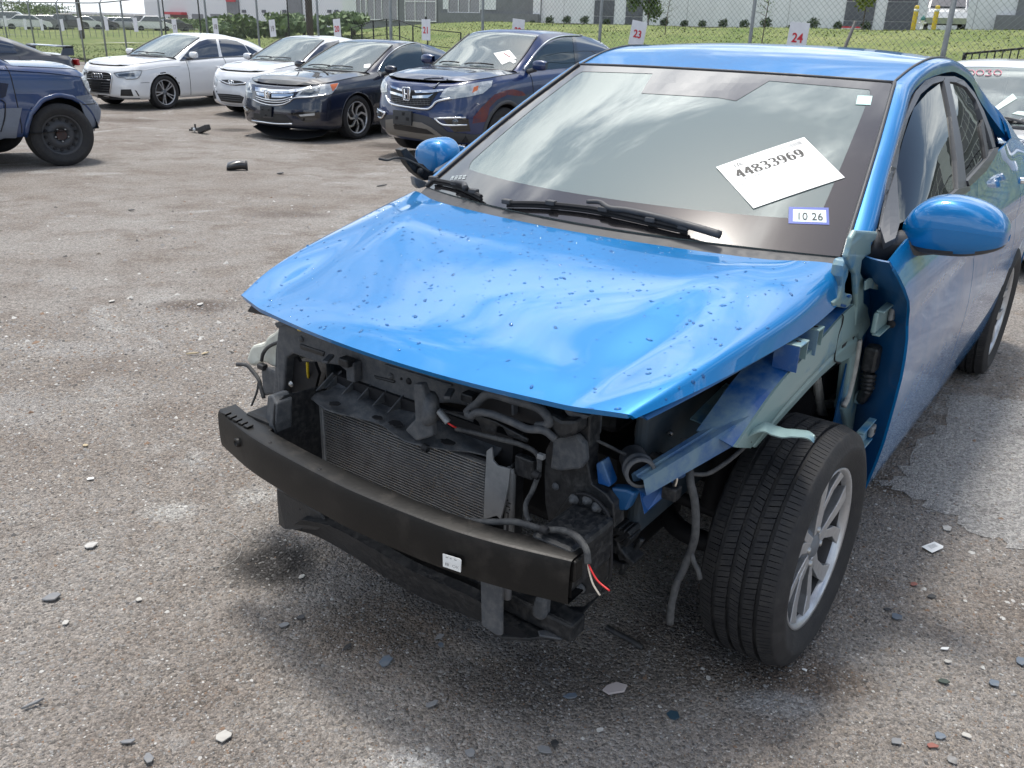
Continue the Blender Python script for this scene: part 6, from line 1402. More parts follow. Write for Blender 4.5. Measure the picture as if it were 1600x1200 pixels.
    # trunk lid
    idb = np.where((topc[:, 0] < sp['edge'][-1][0]+.02) & (np.arange(N) > N//3))[0]; Eb = topc[idb]; Eb = Eb[: max(2, int(len(Eb)*.9))] if len(Eb) else topc[-3:-1]
    TR = np.array([[(e[0]-(.02*(1-t*t)), e[1]*t, e[2]+.004+.035*(1-t*t)) for t in np.linspace(-1, 1, 21)] for e in Eb])
    # build
    r = sp['r']; ra = r*sp.get('arch', 1.13); tw = sp['tw']; v, f = grid_vf(G)
    v1, f1 = v, f
    def arch(v, f, cx):
        v = np.array(v); d = np.hypot(v[:, 0]-cx, v[:, 2]-sp['r']); side = v[:, 1] > hw*.72; keep = []
        for q in f:
            c = v[list(q)].mean(0)
            if not (math.hypot(c[0]-cx, c[2]-sp['r']) < ra and c[1] > hw*.72): keep.append(q)
        used = sorted({i for q in keep for i in q}); 
        for i in used:
            if side[i] and d[i] < ra: v[i, 0] = cx+(v[i, 0]-cx)*ra/max(d[i], 1e-3); v[i, 2] = max(zl, r+(v[i, 2]-r)*ra/max(d[i], 1e-3))
        mp = {a: b for b, a in enumerate(used)}; return v[used], [tuple(mp[i] for i in q) for q in keep]
    v1, f1 = arch(v1, f1, 0.); v1, f1 = arch(v1, f1, -wb)
    cx = lambda q: np.mean([v1[i][0] for i in q])
    groups = {'front_bumper': [q for q in f1 if cx(q) > Lf-.52*k], 'front_fender': [q for q in f1 if Lf-.52*k >= cx(q) > sp['door'][0]], 'front_door': [q for q in f1 if sp['door'][0] >= cx(q) > sp['door'][1]], 'rear_door': [q for q in f1 if sp['door'][1] >= cx(q) > sp['door'][2]], 'rear_quarter': [q for q in f1 if sp['door'][2] >= cx(q)]}
    v1 = np.array(v1)
    for nm, ff in groups.items():
        if not ff: continue
        ids = sorted({i for q in ff for i in q}); mp = {a: b for b, a in enumerate(ids)}; vv = v1[ids]; q2 = [tuple(mp[i] for i in q) for q in ff]
        for s in (1, -1):
            o = mesh(nm, vv*[1, s, 1], q2, P, root, smooth=True); fix_normals(o)
    for nm, g, m_ in (('hood', H, sp.get('hood_paint', P)), ('windshield', SCR, M_carglass), ('roof', ROOF, P), ('rear_window', REAR, M_carglass)): fix_normals(grid(nm, g, m_, root))
    if len(Eb) > 3 and TR.ndim == 3: fix_normals(grid('trunk_lid', TR, P, root))
    fix_normals(grid('cabin_side', GH, P, root)); fix_normals(grid('cabin_side', mirror_y(GH), P, root))
    box('underbody', ((Lf-Lr)/2-.02, 0, zl+.10), (Lf+Lr-.5, hw*1.66, .14), M_dark, root); box('engine_bay', (0, 0, zl+.3), (.9, hw*1.3, .36), M_dark, root)
    box('cabin_interior', ((sp['cowl'][0]+sp['edge'][-1][0])/2, 0, zc-.22), (abs(sp['cowl'][0]-sp['edge'][-1][0])*.86, hw*1.5, .36), M_cabin, root)
    for y in (-.36, .36): box('seat', (sp['cowl'][0]-1.05, y*hw/.9, zc+.10), (.14, .46, .62), M_cabinl if sp.get('light_seats') else M_cabin, root, bevel=.05, rot=Matrix.Rotation(rad(-14), 3, 'Y'))
    # targets
    allv, allf = [], []
    for g in (G, H, GH, ROOF, SCR):
        a, b = grid_vf(g); q = len(allv); allv += [Vector(p) for p in a]; allf += [tuple(i+q for i in w) for w in b]
    a, b = grid_vf(mirror_y(G)); q = len(allv); allv += [Vector(p) for p in a]; allf += [tuple(i+q for i in w) for w in b]
    bv = BVHTree.FromPolygons(allv, allf)
    # gaps
    for x in sp['door']:
        i = int(np.argmin(abs(OL[:, 0]-x)+10*(np.arange(N) > N*.75))); 
        for s in (1, -1): tube('door_gap', [p*[1, s, 1]+NR[i, 1]*np.array((0, .0005*s, 0)) for p in G[i][2:]], .005, M_dark, root, n=5, sm=0)
    for s in (1, -1): tube('hood_gap', [p*[1, s, 1]+[0, 0, .002] for p in E[::2]], .004, M_dark, root, n=5, sm=0)
    tube('hood_gap', H[0]+[.003, 0, -.004], .004, M_dark, root, n=5, sm=0)
    for s in (1, -1): tube('windshield_seal', [p*[1, s, 1]+[0, .004*s, .003] for p in scr_e[::2]], .012, M_trim, root, n=5, sm=0)
    tube('windshield_seal', SCR[0], .014, M_trim, root, n=5, sm=0)
    # wheels
    w0 = make_wheel(root, sp['wheel'], r, sp.get('tw_', .215), sp['rr'], detail=False); w0.location = (0, tw, r); w0.rotation_euler = (0, rad(sp.get('spin', 20)), rad(sp.get('steer', 0)))
    for (x, s) in ((0, -1), (-wb, 1), (-wb, -1)):
        c = copy_tree(w0, root); c.location = (x, tw*s, r); c.rotation_euler = (0, rad(sp.get('spin', 20)), rad(sp.get('steer', 0)) if (x == 0) else 0)
        if s < 0: c.rotation_euler = (0, rad(33), math.pi+(rad(sp.get('steer', 0)) if x == 0 else 0))
    for x in (0, -wb):
        for s in (1, -1):
            al = lathe('wheel_arch_liner', [(ra*1.02, .0), (ra*1.02, -.30), (0, -.30)], (x, (hw-.03)*s, r), M_dark, root, ax=(0, s, 0), n=28)
            for vv_ in al.data.vertices: vv_.co.z = max(vv_.co.z, zl+.03)
            lip = [np.array((x+ra*1.005*math.cos(a), 0, r+ra*1.005*math.sin(a))) for a in np.linspace(-.25, math.pi+.25, 26)]
            bb = BVHTree.FromPolygons([Vector(p) for p in v1], [tuple(q) for q in f1]); L = []
            for p in lip:
                h = bb.ray_cast(Vector((x+(p[0]-x)*1.03, 3, r+(p[2]-r)*1.03)), Vector((0, -1, 0)))[0]
                if h is not None and p[2] > zl: L.append((p[0], (h.y-.004)*s, p[2]))
            if len(L) > 4: tube('arch_lip', L, sp.get('lip', .009), sp.get('lip_mat', P), root, n=6, sm=0)
    return root, fr, bv, dict(G=G, H=H, GH=GH, SCR=SCR, E=E)
M_carglass = glass('car_glass', (.45, .54, .54), 2.1, body=((.32, .38, .37), .40))
M_lamp = mat('lamp_lens', (.55, .57, .58), .10, .35, coat=1., noise=(9, (.25, .27, .29), .8))
M_lampd = mat('lamp_reflector', (.10, .11, .12), .15, .7, coat=1.)
M_chrome = mat('chrome', (.75, .76, .78), .08, 1.)
M_gloss = mat('gloss_black', (.010, .010, .011), .12, coat=1.)
M_gr = mat('grille_black', (.012, .012, .013), .45)
M_amber = mat('amber_lens', (.60, .14, .03), .2, coat=1.)
def mirrors(root, x, y, z, m, s_=1.):
    for s in (1, -1):
        e = empty('door_mirror'); e.parent = root; G = []
        for k, q in enumerate(np.linspace(0, 1, 9)):
            d = math.sin(math.pi*min(1, max(.08, q*.84+.08)))**.30
            G.append([(x+.07*d*abs(math.cos(t))**.6*np.sign(math.cos(t))*(1 if math.cos(t) > 0 else .5), (y+.02+.19*q*s_)*s, z+.062*s_*d*(abs(math.sin(t))**.55*np.sign(math.sin(t)))) for t in np.linspace(0, 2*math.pi, 17)])
        o = grid('mirror_cap', np.array(G), m, e); fix_normals(o)
        n_ = len(G[0]); mesh('mirror_end', [np.mean(G[-1], 0)]+G[-1], [(0, i+1, (i+1) % n_+1) for i in range(n_)], m, e, smooth=True)
        MB().tube([(x+.03, (y-.07)*s, z-.09), (x, (y+.06)*s, z-.05)], .03, 8).build('mirror_stalk', M_trim, e)
def wipers_on(root, fr, sh, pts_list):
    S = sh['SCR']; n, m_ = S.shape[:2]
    for (u0, t0, u1, t1) in pts_list:
        e = empty('wiper'); e.parent = root
        def P(u, t, o): i, j = int(u*(n-1)), int((t+1)/2*(m_-1)); return S[i, j]+np.array((.4, 0, .9))*o
        tube('wiper_arm', [P(u0, t0, .03), P((u0+u1)/2, (t0+t1)/2, .05), P(u1, t1, .03)], .010, M_trim, e, n=6, sm=3)
        tube('wiper_blade', [P(u1, t1-.28, .022), P(u1, t1, .03), P(u1, t1+.28, .022)], .010, M_dark, e, n=6, sm=3)
def emblem_rings(root, fr, bv, c, r_px):
    h, n = fr.cast(*c, bv)
    for k in range(4):
        y = h[1]+(k-1.5)*.072; tube('emblem_ring', [(h[0]+.015, y+.050*math.cos(a), h[2]+.050*math.sin(a)) for a in np.linspace(0, 2*math.pi, 21)], .009, M_chrome, root, n=6, sm=0)
def emblem_h(root, c, w, h, oval=False, slant=0.):
    e = empty('emblem'); e.parent = root; c = np.array(c)
    if oval: ring = [c+np.array((0, w*1.0*math.cos(a), h*.95*math.sin(a))) for a in np.linspace(0, 2*math.pi, 25)]
    else: ring = [c+np.array((0, y*w, z*h)) for y, z in ((-.8, 1), (.8, 1), (.95, .8), (.72, -.9), (.6, -1), (-.6, -1), (-.72, -.9), (-.95, .8), (-.8, 1))]
    tube('emblem_frame', ring, .010, M_chrome, e, n=6, sm=0)
    b_ = MB()
    for sg in (-1, 1): b_.tube([c+np.array((.006, sg*w*(.50 if not oval else .42)-slant*w, h*.75)), c+np.array((.006, sg*w*(.36 if not oval else .42)+slant*w, -h*.75))], .012, 6)
    b_.tube([c+np.array((.006, -w*.42, -.02*h-slant*h*.0)), c+np.array((.006, w*.42, -.02*h))], .011, 6); b_.build('emblem_letter', M_chrome, e)

ZAU, ZHY, ZAC, ZCR, ZAC2, ZJ, ZWH = (130, 45, 9.231), (325, 50, 8), (380, 100, 6.667), (585, 90, 6.4), (380, 0, 3.8095), (0, 60, 5.853), (1480, 85, 3.81)
def side_panes(root, sh, spans):
    G = sh['GH']
    for nm, x0, x1 in spans:
        ii = [i for i in range(len(G)) if x1 <= G[i, 0, 0] <= x0]
        for s in (1, -1):
            P = np.array([[G[i, j]+np.array((0, .007, .002)) for j in range(2, 12)] for i in ii])*[1, s, 1]
            fix_normals(grid(nm, P, MATS['tinted_glass'], root))
mat('tinted_glass', (.012, .02, .04), .05, coat=1., spec=.8)
# ---- white sedan
pw = mat('white_car_paint', (.72, .73, .74), .3, coat=1.)
sp = dict(name='white_sedan', label='clean white sedan with four interlinked rings on its dark grille', loc=(-7.875, 18.45, -.25), yaw=-119.5, hw=.895, Lf=.87, wb=2.637, Lr=3.55, zl=.20, paint=pw, r=.322, rr=.235, tw=.785, wheel='twin', door=(-.62, -1.62, -2.45),
    ztop=[(.87, .80), (.5, .86), (0, .905), (-.6, .935), (-1.6, .965), (-2.6, .985), (-3.2, 1.0), (-3.6, .98)], cowl=(-.42, .96),
    edge=[(-.42, .70, .955), (-.85, .645, 1.17), (-1.28, .575, 1.345), (-1.6, .565, 1.375), (-2.1, .555, 1.36), (-2.6, .57, 1.27), (-2.95, .60, 1.14), (-3.2, .64, 1.01)], spine=[(-.28, 0, .975), (-.75, 0, 1.19), (-1.20, 0, 1.375), (-1.6, 0, 1.416), (-2.1, 0, 1.40), (-2.62, 0, 1.30), (-2.95, 0, 1.17), (-3.25, 0, 1.03)], nscreen=2, nroof=4)
R_, fr, bv, sh = car_shell(sp); mirrors(R_, -.72, .86, 1.02, pw)
cast_panel('grille', [(52, 650), (90, 618), (380, 645), (415, 700), (412, 760), (385, 938), (200, 920), (110, 890), (52, 730)], fr, bv, M_gr, R_, z=ZAU, off=.006, step=3)
for y in (665, 690, 720, 765, 800, 835, 870, 900): cast_line('grille_bar', [(60+(y-650)*.18, y), (230, y+12), (405-(y-690)*.06, y+22)], fr, bv, .006, M_chrome if y in (720,) else M_plasticg, R_, z=ZAU, off=.022, sm=3)
cast_line('grille_frame', [(52, 650), (90, 615), (240, 625), (385, 645), (418, 700), (412, 770), (388, 940)], fr, bv, .010, M_chrome, R_, z=ZAU, off=.018)
emblem_rings(R_, fr, bv, zoomed([(212, 680)], ZAU)[0], 6)
cast_panel('plate_holder', [(140, 765), (275, 775), (275, 875), (140, 865)], fr, bv, M_plastic, R_, z=ZAU, off=.03, step=4)
cast_panel('headlight', [(445, 640), (560, 625), (820, 605), (838, 620), (800, 700), (730, 720), (620, 725), (595, 705), (500, 695)], fr, bv, M_lamp, R_, z=ZAU, off=.006, step=2.5, both=True)
cast_panel('headlight_reflector', [(500, 660), (620, 645), (740, 635), (745, 690), (640, 690), (520, 690)], fr, bv, M_lampd, R_, z=ZAU, off=.012, step=2.5, both=True)
cast_line('headlight_rim', [(445, 640), (560, 622), (820, 602), (842, 620), (800, 705), (730, 725), (620, 728), (595, 707), (500, 698), (445, 640)], fr, bv, .005, M_trim, R_, z=ZAU, off=.01, both=True, sm=2)
cast_panel('air_intake', [(545, 875), (690, 872), (725, 970), (540, 965)], fr, bv, M_gr, R_, z=ZAU, off=.006, step=3, both=True); cast_panel('intake_slit', [(740, 880), (770, 895), (812, 968), (795, 970)], fr, bv, M_gr, R_, z=ZAU, off=.006, step=2, both=True)
cast_panel('lower_grille', [(210, 950), (330, 960), (460, 985), (560, 1000), (380, 1000), (215, 975)], fr, bv, M_gr, R_, z=ZAU, off=.006, step=3); cast_line('splitter', [(210, 985), (400, 1003), (620, 1005), (820, 1003)], fr, bv, .012, M_plasticg, R_, z=ZAU, off=.008)
zq = (220, 0, 6.154)
cast_panel('front_side_window', [(380, 575), (470, 470), (560, 400), (640, 378), (722, 375), (752, 545), (560, 565)], fr, bv, M_carglassd if 'M_carglassd' in globals() else mat('tinted_glass', (.012, .02, .04), .05, coat=1., spec=.8), R_, z=zq, off=.004, step=3, both=True, smooth=True)
cast_panel('rear_side_window', [(745, 375), (820, 376), (920, 395), (990, 430), (1050, 530), (785, 545)], fr, bv, MATS['tinted_glass'], R_, z=zq, off=.004, step=3, both=True, smooth=True); cast_panel('quarter_window', [(1000, 432), (1060, 462), (1118, 495), (1060, 530)], fr, bv, MATS['tinted_glass'], R_, z=zq, off=.004, step=2, both=True, smooth=True)
cast_line('beltline_trim', [(375, 582), (560, 570), (752, 552), (1050, 538), (1120, 500)], fr, bv, .008, M_trim, R_, z=zq, off=.006, sm=3)
cast_line('door_handle', [(725, 648), (790, 642)], fr, bv, .016, pw, R_, z=zq, off=.02)
cast_line('bumper_seam', [(830, 780), (900, 776), (955, 776)], fr, bv, .004, M_plasticg, R_, z=ZAU, off=.002); cast_line('fender_crease', [(860, 600), (1000, 575), (1200, 545), (1400, 535)], fr, bv, .004, pw, R_, z=ZAU, off=.004)
cast_line('roof_antenna', [(845, 345), (850, 335)], fr, bv, .02, pw, R_, z=zq, off=.03)
wipers_on(R_, fr, sh, [(.05, .1, .10, .45), (.05, -.5, .10, -.15)])
# ---- silver-white small sedan
ps = mat('silver_white_paint', (.66, .67, .69), .3, .1, coat=1.)
sp = dict(name='silver_sedan', label='pearly silver small sedan with a slanted H badge, between the white and black sedans', loc=(-5.03, 17.66, -.25), yaw=-119, hw=.85, Lf=.84, wb=2.57, Lr=3.45, zl=.19, paint=ps, r=.31, rr=.21, tw=.745, wheel='plain', door=(-.5, -1.5, -2.35),
    ztop=[(.87, .80), (.4, .88), (0, .93), (-.5, .965), (-1.6, 1.0), (-2.6, 1.03), (-3.2, 1.04), (-3.6, 1.02)], cowl=(-.33, .98),
    edge=[(-.33, .68, .975), (-.78, .62, 1.20), (-1.22, .55, 1.385), (-1.6, .54, 1.41), (-2.1, .53, 1.39), (-2.6, .55, 1.30), (-2.95, .58, 1.16), (-3.15, .62, 1.05)], spine=[(-.18, 0, .99), (-.68, 0, 1.22), (-1.15, 0, 1.415), (-1.6, 0, 1.45), (-2.1, 0, 1.43), (-2.62, 0, 1.33), (-2.95, 0, 1.19), (-3.2, 0, 1.07)], nscreen=2, nroof=4)
R_, fr, bv, sh = car_shell(sp)
cast_panel('upper_grille', [(152, 598), (250, 596), (400, 612), (485, 640), (460, 665), (350, 672), (230, 655), (165, 630)], fr, bv, M_gr, R_, z=ZHY, off=.006, step=2.5); cast_line('grille_bar', [(158, 605), (250, 645), (350, 655), (480, 645)], fr, bv, .012, M_chrome, R_, z=ZHY, off=.02)
h_, _ = fr.cast(*zoomed([(297, 633)], ZHY)[0], bv); emblem_h(R_, h_+np.array((.02, 0, 0)), .072, .042, True, .12)
cast_panel('lower_grille', [(118, 768), (250, 775), (400, 790), (450, 815), (425, 890), (280, 880), (165, 860)], fr, bv, M_gr, R_, z=ZHY, off=.006, step=3)
for y in (795, 820, 845): cast_line('grille_bar', [(130+(y-770)*.4, y-8), (280, y+5), (440-(y-790)*.2, y+18)], fr, bv, .007, M_plasticg, R_, z=ZHY, off=.014, sm=3)
cast_panel('fog_slot', [(50, 725), (75, 730), (105, 830), (85, 835)], fr, bv, M_gr, R_, z=ZHY, off=.006, step=2, both=True); cast_line('bumper_crease', [(85, 670), (110, 760), (140, 860), (240, 910), (420, 925), (530, 910)], fr, bv, .008, ps, R_, z=ZHY, off=.004)
cast_panel('headlight', [(540, 625), (600, 590), (640, 600), (620, 680), (575, 740), (540, 690)], fr, bv, M_lamp, R_, z=ZHY, off=.006, step=2.5, both=True)
lathe('tow_hook_cap', [(0, .004), (.02, .003), (.022, 0)], fr.cast(*zoomed([(112, 745)], ZHY)[0], bv)[0], M_gr, R_, ax=(1, 0, 0), n=10)
cast_panel('front_side_window', [(1175, 430), (1290, 290), (1400, 180), (1480, 135), (1598, 112), (1640, 100), (1640, 330), (1500, 420)], fr, bv, MATS['tinted_glass'], R_, z=ZHY, off=.004, step=3, both=True, smooth=True)
mirrors(R_, -.55, .80, 1.03, ps); wipers_on(R_, fr, sh, [(.05, .05, .10, .40), (.05, -.6, .10, -.25)])
# ---- black sedan
pb = mat('black_blue_paint', (.010, .014, .030), .25, .1, coat=1.); pbh = mat('dusty_bonnet', (.045, .045, .046), .34, .2, coat=1., noise=(4, (.16, .15, .14), .6))
sp = dict(name='black_sedan', label='dusty black sedan with a wide chrome grille and a sagging chin', loc=(-3.345, 14.59, -.25), yaw=-120.5, hw=.925, Lf=.99, wb=2.776, Lr=3.85, zl=.19, paint=pb, hood_paint=pbh, r=.335, rr=.24, tw=.80, wheel='swirl', door=(-.62, -1.66, -2.5), spin=10,
    ztop=[(.99, .80), (.55, .87), (0, .93), (-.6, .975), (-1.6, 1.0), (-2.7, 1.02), (-3.4, 1.03), (-3.9, 1.0)], cowl=(-.42, .98),
    edge=[(-.42, .72, .985), (-.88, .655, 1.21), (-1.34, .58, 1.40), (-1.7, .57, 1.43), (-2.2, .56, 1.41), (-2.75, .58, 1.30), (-3.15, .61, 1.17), (-3.4, .65, 1.05)], spine=[(-.26, 0, 1.0), (-.78, 0, 1.24), (-1.27, 0, 1.43), (-1.7, 0, 1.465), (-2.2, 0, 1.445), (-2.77, 0, 1.33), (-3.15, 0, 1.19), (-3.45, 0, 1.07)], nscreen=2, nroof=4)
R_, fr, bv, sh = car_shell(sp); mirrors(R_, -.75, .88, 1.04, pb)
cast_panel('grille', [(135, 285), (250, 300), (450, 310), (535, 305), (530, 345), (480, 385), (400, 415), (280, 420), (170, 390), (140, 340)], fr, bv, M_gr, R_, z=ZAC, off=.006, step=3)
cast_panel('grille_chrome', [(130, 245), (300, 270), (480, 275), (700, 240), (710, 255), (560, 295), (450, 312), (280, 306), (135, 285)], fr, bv, M_chrome, R_, z=ZAC, off=.016, step=3); cast_panel('grille_chrome', [(140, 292), (235, 305), (235, 345), (150, 325)], fr, bv, M_chrome, R_, z=ZAC, off=.012, step=3); cast_panel('grille_chrome', [(300, 312), (450, 316), (530, 310), (525, 330), (400, 352), (300, 350)], fr, bv, M_chrome, R_, z=ZAC, off=.012, step=3)
cast_line('grille_bar', [(140, 340), (250, 372), (400, 378), (520, 348)], fr, bv, .010, M_chrome, R_, z=ZAC, off=.016); cast_line('grille_bar', [(150, 365), (260, 395), (400, 400), (500, 372)], fr, bv, .008, M_chrome, R_, z=ZAC, off=.016); cast_line('grille_frame', [(110, 370), (170, 400), (280, 428), (400, 425), (480, 395), (540, 355), (700, 345), (900, 315)], fr, bv, .011, M_chrome, R_, z=ZAC, off=.010)
h_, _ = fr.cast(*zoomed([(262, 320)], ZAC)[0], bv); emblem_h(R_, h_+np.array((.03, 0, 0)), .055, .062)
cast_panel('headlight', [(545, 340), (590, 285), (700, 250), (850, 215), (995, 200), (975, 245), (920, 310), (800, 325), (640, 350)], fr, bv, M_lamp, R_, z=ZAC, off=.008, step=3, both=True); cast_panel('headlight_reflector', [(590, 320), (620, 290), (720, 262), (800, 250), (790, 300), (700, 325)], fr, bv, M_lampd, R_, z=ZAC, off=.014, step=3, both=True); cast_panel('side_marker', [(905, 220), (985, 205), (965, 245), (930, 285)], fr, bv, M_amber, R_, z=ZAC, off=.015, step=3, both=True)
h_, _ = fr.cast(*zoomed([(765, 285)], ZAC)[0], bv); 
for s in (1, -1): lathe('projector_lens', [(0, .02), (.03, .014), (.045, .0)], h_*[1, s, 1], M_lamp, R_, ax=(.8, .5*s, .1), n=16)
cast_panel('plate_holder', [(190, 435), (308, 445), (305, 555), (195, 545)], fr, bv, M_plastic, R_, z=ZAC, off=.03, step=4)
for q in ((215, 470), (280, 475), (250, 530)): lathe('plate_bolt', [(0, .04), (.014, .04), (.015, .0)], fr.cast(*zoomed([q], ZAC)[0], bv)[0], M_dark, R_, ax=(1, 0, 0), n=8)
cast_panel('lower_intake', [(110, 510), (190, 520), (200, 560), (310, 565), (315, 515), (440, 525), (520, 605), (450, 615), (200, 590), (110, 565)], fr, bv, M_gr, R_, z=ZAC, off=.006, step=3); cast_line('chin_chrome', [(98, 588), (200, 602), (350, 620), (515, 622)], fr, bv, .014, M_chrome, R_, z=ZAC, off=.008)
cast_panel('fog_recess', [(455, 520), (580, 500), (790, 495), (800, 560), (720, 605), (640, 608), (560, 545)], fr, bv, M_gloss, R_, z=ZAC, off=.004, step=3, both=True); cast_panel('fog_lamp', [(582, 528), (745, 512), (745, 535), (600, 546)], fr, bv, M_lamp, R_, z=ZAC, off=.012, step=2, both=True)
cast_panel('front_side_window', [(1420, 700), (800, 1e3)] if False else [(802, 420), (850, 350), (910, 300), (980, 270), (1052, 262), (1078, 385), (920, 430), (850, 440)], fr, bv, glass('side_glass2', (.30, .36, .38), 1.6, body=((.05, .09, .13), .5)), R_, z=ZAC2, off=.004, step=3, both=True, smooth=True)
cast_panel('rear_side_window', [(1065, 262), (1150, 268), (1235, 288), (1170, 345), (1095, 385)], fr, bv, MATS['tinted_glass'], R_, z=ZAC2, off=.004, step=3, both=True, smooth=True)
cast_line('window_chrome', [(797, 430), (845, 350), (905, 295), (980, 262), (1060, 255), (1150, 260), (1240, 284)], fr, bv, .008, M_chrome, R_, z=ZAC2, off=.008, sm=4); cast_panel('pillar_trim', [(1053, 260), (1068, 260), (1098, 388), (1080, 388)], fr, bv, M_gloss, R_, z=ZAC2, off=.006, step=3, both=True)
cast_panel('windshield_label', [(720, 385), (758, 380), (755, 402), (718, 405)], fr, bv, M_white, R_, z=ZAC2, off=.004, step=3)
cast_line('bonnet_crease', [(455, 412), (480, 425), (505, 445)], fr, bv, .012, M_dark, R_, z=ZAC2, off=.004, sm=3)
# torn under-tray hanging to the ground
u = spline([(.85, -.55, .15), (.93, -.2, .07), (.95, .15, .04), (.88, .5, .05), (.70, .75, .10)], 5); grid('hanging_tray', np.array([[p+np.array((-.25, 0, .10)), p+np.array((-.08, 0, .02)), p] for p in u]), M_plastic, R_, solid=.006)
wipers_on(R_, fr, sh, [(.05, .1, .10, .45), (.05, -.55, .10, -.2)])
# ---- dark blue crossover
pc = mat('dark_blue_paint', (.003, .019, .095), .28, .1, coat=1., noise=(3, (.006, .022, .06), .4)); pch = mat('hazed_blue_bonnet', (.025, .042, .085), .34, .3, coat=1., noise=(3, (.13, .14, .15), .6))
M_clad = mat('grey_cladding', (.05, .053, .06), .6, noise=(7, (.08, .08, .08), .5)); M_skid = mat('taupe_skid_plate', (.19, .175, .155), .55)
sp = dict(name='dark_blue_crossover', label='dark blue crossover with a dented bonnet and a blank plate bracket', cat='suv', loc=(-.925, 12.45, -.20), yaw=-125.5, hw=.91, Lf=.94, wb=2.62, Lr=3.55, zl=.24, paint=pc, hood_paint=pch, r=.345, rr=.225, tw=.785, wheel='plain', door=(-.60, -1.55, -2.4), arch=1.20, lip=.028, lip_mat=M_clad, round=1.25,
    ztop=[(.94, .98), (.5, 1.04), (0, 1.085), (-.5, 1.115), (-1.6, 1.15), (-2.6, 1.19), (-3.2, 1.22), (-3.6, 1.2)], cowl=(-.36, 1.12),
    front=[(0, .16), (.06, .10), (.15, .04), (.30, .0), (.5, .0), (.66, .03), (.85, .06), (.97, .11), (1, .17)],
    edge=[(-.36, .72, 1.125), (-.75, .665, 1.36), (-1.12, .60, 1.575), (-1.5, .59, 1.61), (-2.2, .575, 1.60), (-2.9, .575, 1.50), (-3.25, .60, 1.34), (-3.42, .64, 1.20)], spine=[(-.20, 0, 1.14), (-.66, 0, 1.38), (-1.05, 0, 1.605), (-1.5, 0, 1.65), (-2.2, 0, 1.635), (-2.95, 0, 1.56), (-3.35, 0, 1.37), (-3.5, 0, 1.2)], nscreen=2, nroof=4)
R_, fr, bv, sh = car_shell(sp); mirrors(R_, -.62, .88, 1.21, pc, 1.1)
cast_panel('grille', [(165, 290), (220, 300), (320, 320), (420, 330), (640, 345), (600, 400), (550, 480), (450, 500), (260, 470), (170, 430)], fr, bv, M_gr, R_, z=ZCR, off=.006, step=3)
cast_panel('grille_chrome', [(170, 285), (300, 325), (305, 345), (180, 308)], fr, bv, M_chrome, R_, z=ZCR, off=.018, step=2.5); cast_panel('grille_chrome', [(165, 335), (290, 370), (295, 395), (170, 360)], fr, bv, M_chrome, R_, z=ZCR, off=.018, step=2.5)
cast_panel('grille_chrome', [(405, 335), (690, 322), (700, 335), (600, 352), (420, 356)], fr, bv, M_chrome, R_, z=ZCR, off=.018, step=2.5); cast_panel('grille_chrome', [(385, 385), (560, 375), (600, 362), (540, 405), (390, 408)], fr, bv, M_chrome, R_, z=ZCR, off=.018, step=2.5)
cast_line('grille_frame', [(125, 380), (150, 440), (200, 470), (350, 500), (520, 518), (580, 490), (630, 440), (770, 408)], fr, bv, .016, M_chrome, R_, z=ZCR, off=.014)
for yy_ in (405, 425, 445, 465): cast_line('grille_mesh', [(180, yy_-8), (350, yy_+10), (560, yy_+8)], fr, bv, .006, M_plasticg, R_, z=ZCR, off=.012, sm=3)
for xx_ in range(190, 540, 34): cast_line('grille_mesh', [(xx_, 400+(xx_-190)*.04), (xx_+14, 470+(xx_-190)*.05)], fr, bv, .004, M_plasticg, R_, z=ZCR, off=.012)
h_, _ = fr.cast(*zoomed([(338, 362)], ZCR)[0], bv); emblem_h(R_, h_+np.array((.035, 0, 0)), .070, .078)
cast_panel('headlight', [(655, 395), (700, 320), (760, 295), (900, 275), (1080, 245), (1180, 232), (1165, 290), (1080, 360), (950, 390), (780, 415)], fr, bv, M_lamp, R_, z=ZCR, off=.010, step=3, both=True); cast_panel('headlight_reflector', [(700, 380), (730, 330), (840, 305), (960, 290), (930, 370), (800, 395)], fr, bv, mat('hazy_reflector', (.42, .44, .44), .25, .4, coat=1.), R_, z=ZCR, off=.018, step=3, both=True); cast_panel('side_marker', [(990, 300), (1035, 285), (1025, 330), (975, 355)], fr, bv, M_amber, R_, z=ZCR, off=.020, step=2, both=True)
cast_panel('plate_bracket', [(215, 525), (390, 540), (390, 675), (215, 655)], fr, bv, mat('dark_plastic_plate', (.04, .042, .045), .5), R_, z=ZCR, off=.05, thick=.03, step=4)
for q in ((250, 600), (315, 560), (355, 612)): h2, n2 = fr.cast(*zoomed([q], ZCR)[0], bv); box('bracket_hole', h2+np.array((.052, 0, 0)), (.004, .045, .04), M_dark, R_)
cast_panel('bumper_cladding', [(60, 610), (100, 570), (200, 575), (215, 540), (390, 555), (540, 590), (640, 650), (730, 740), (1000, 770), (1080, 760), (1080, 830), (900, 850), (700, 820), (560, 790), (200, 745), (130, 720), (60, 665)], fr, bv, M_clad, R_, z=ZCR, off=.010, step=4); cast_panel('skid_plate', [(125, 620), (210, 610), (212, 665), (390, 680), (395, 640), (480, 650), (560, 690), (640, 745), (740, 820), (800, 845), (600, 825), (180, 755), (130, 735)], fr, bv, M_skid, R_, z=ZCR, off=.024, step=4)
cast_panel('lower_intake', [(205, 665), (400, 685), (530, 710), (610, 760), (420, 740), (215, 705)], fr, bv, M_gr, R_, z=ZCR, off=.03, step=3)
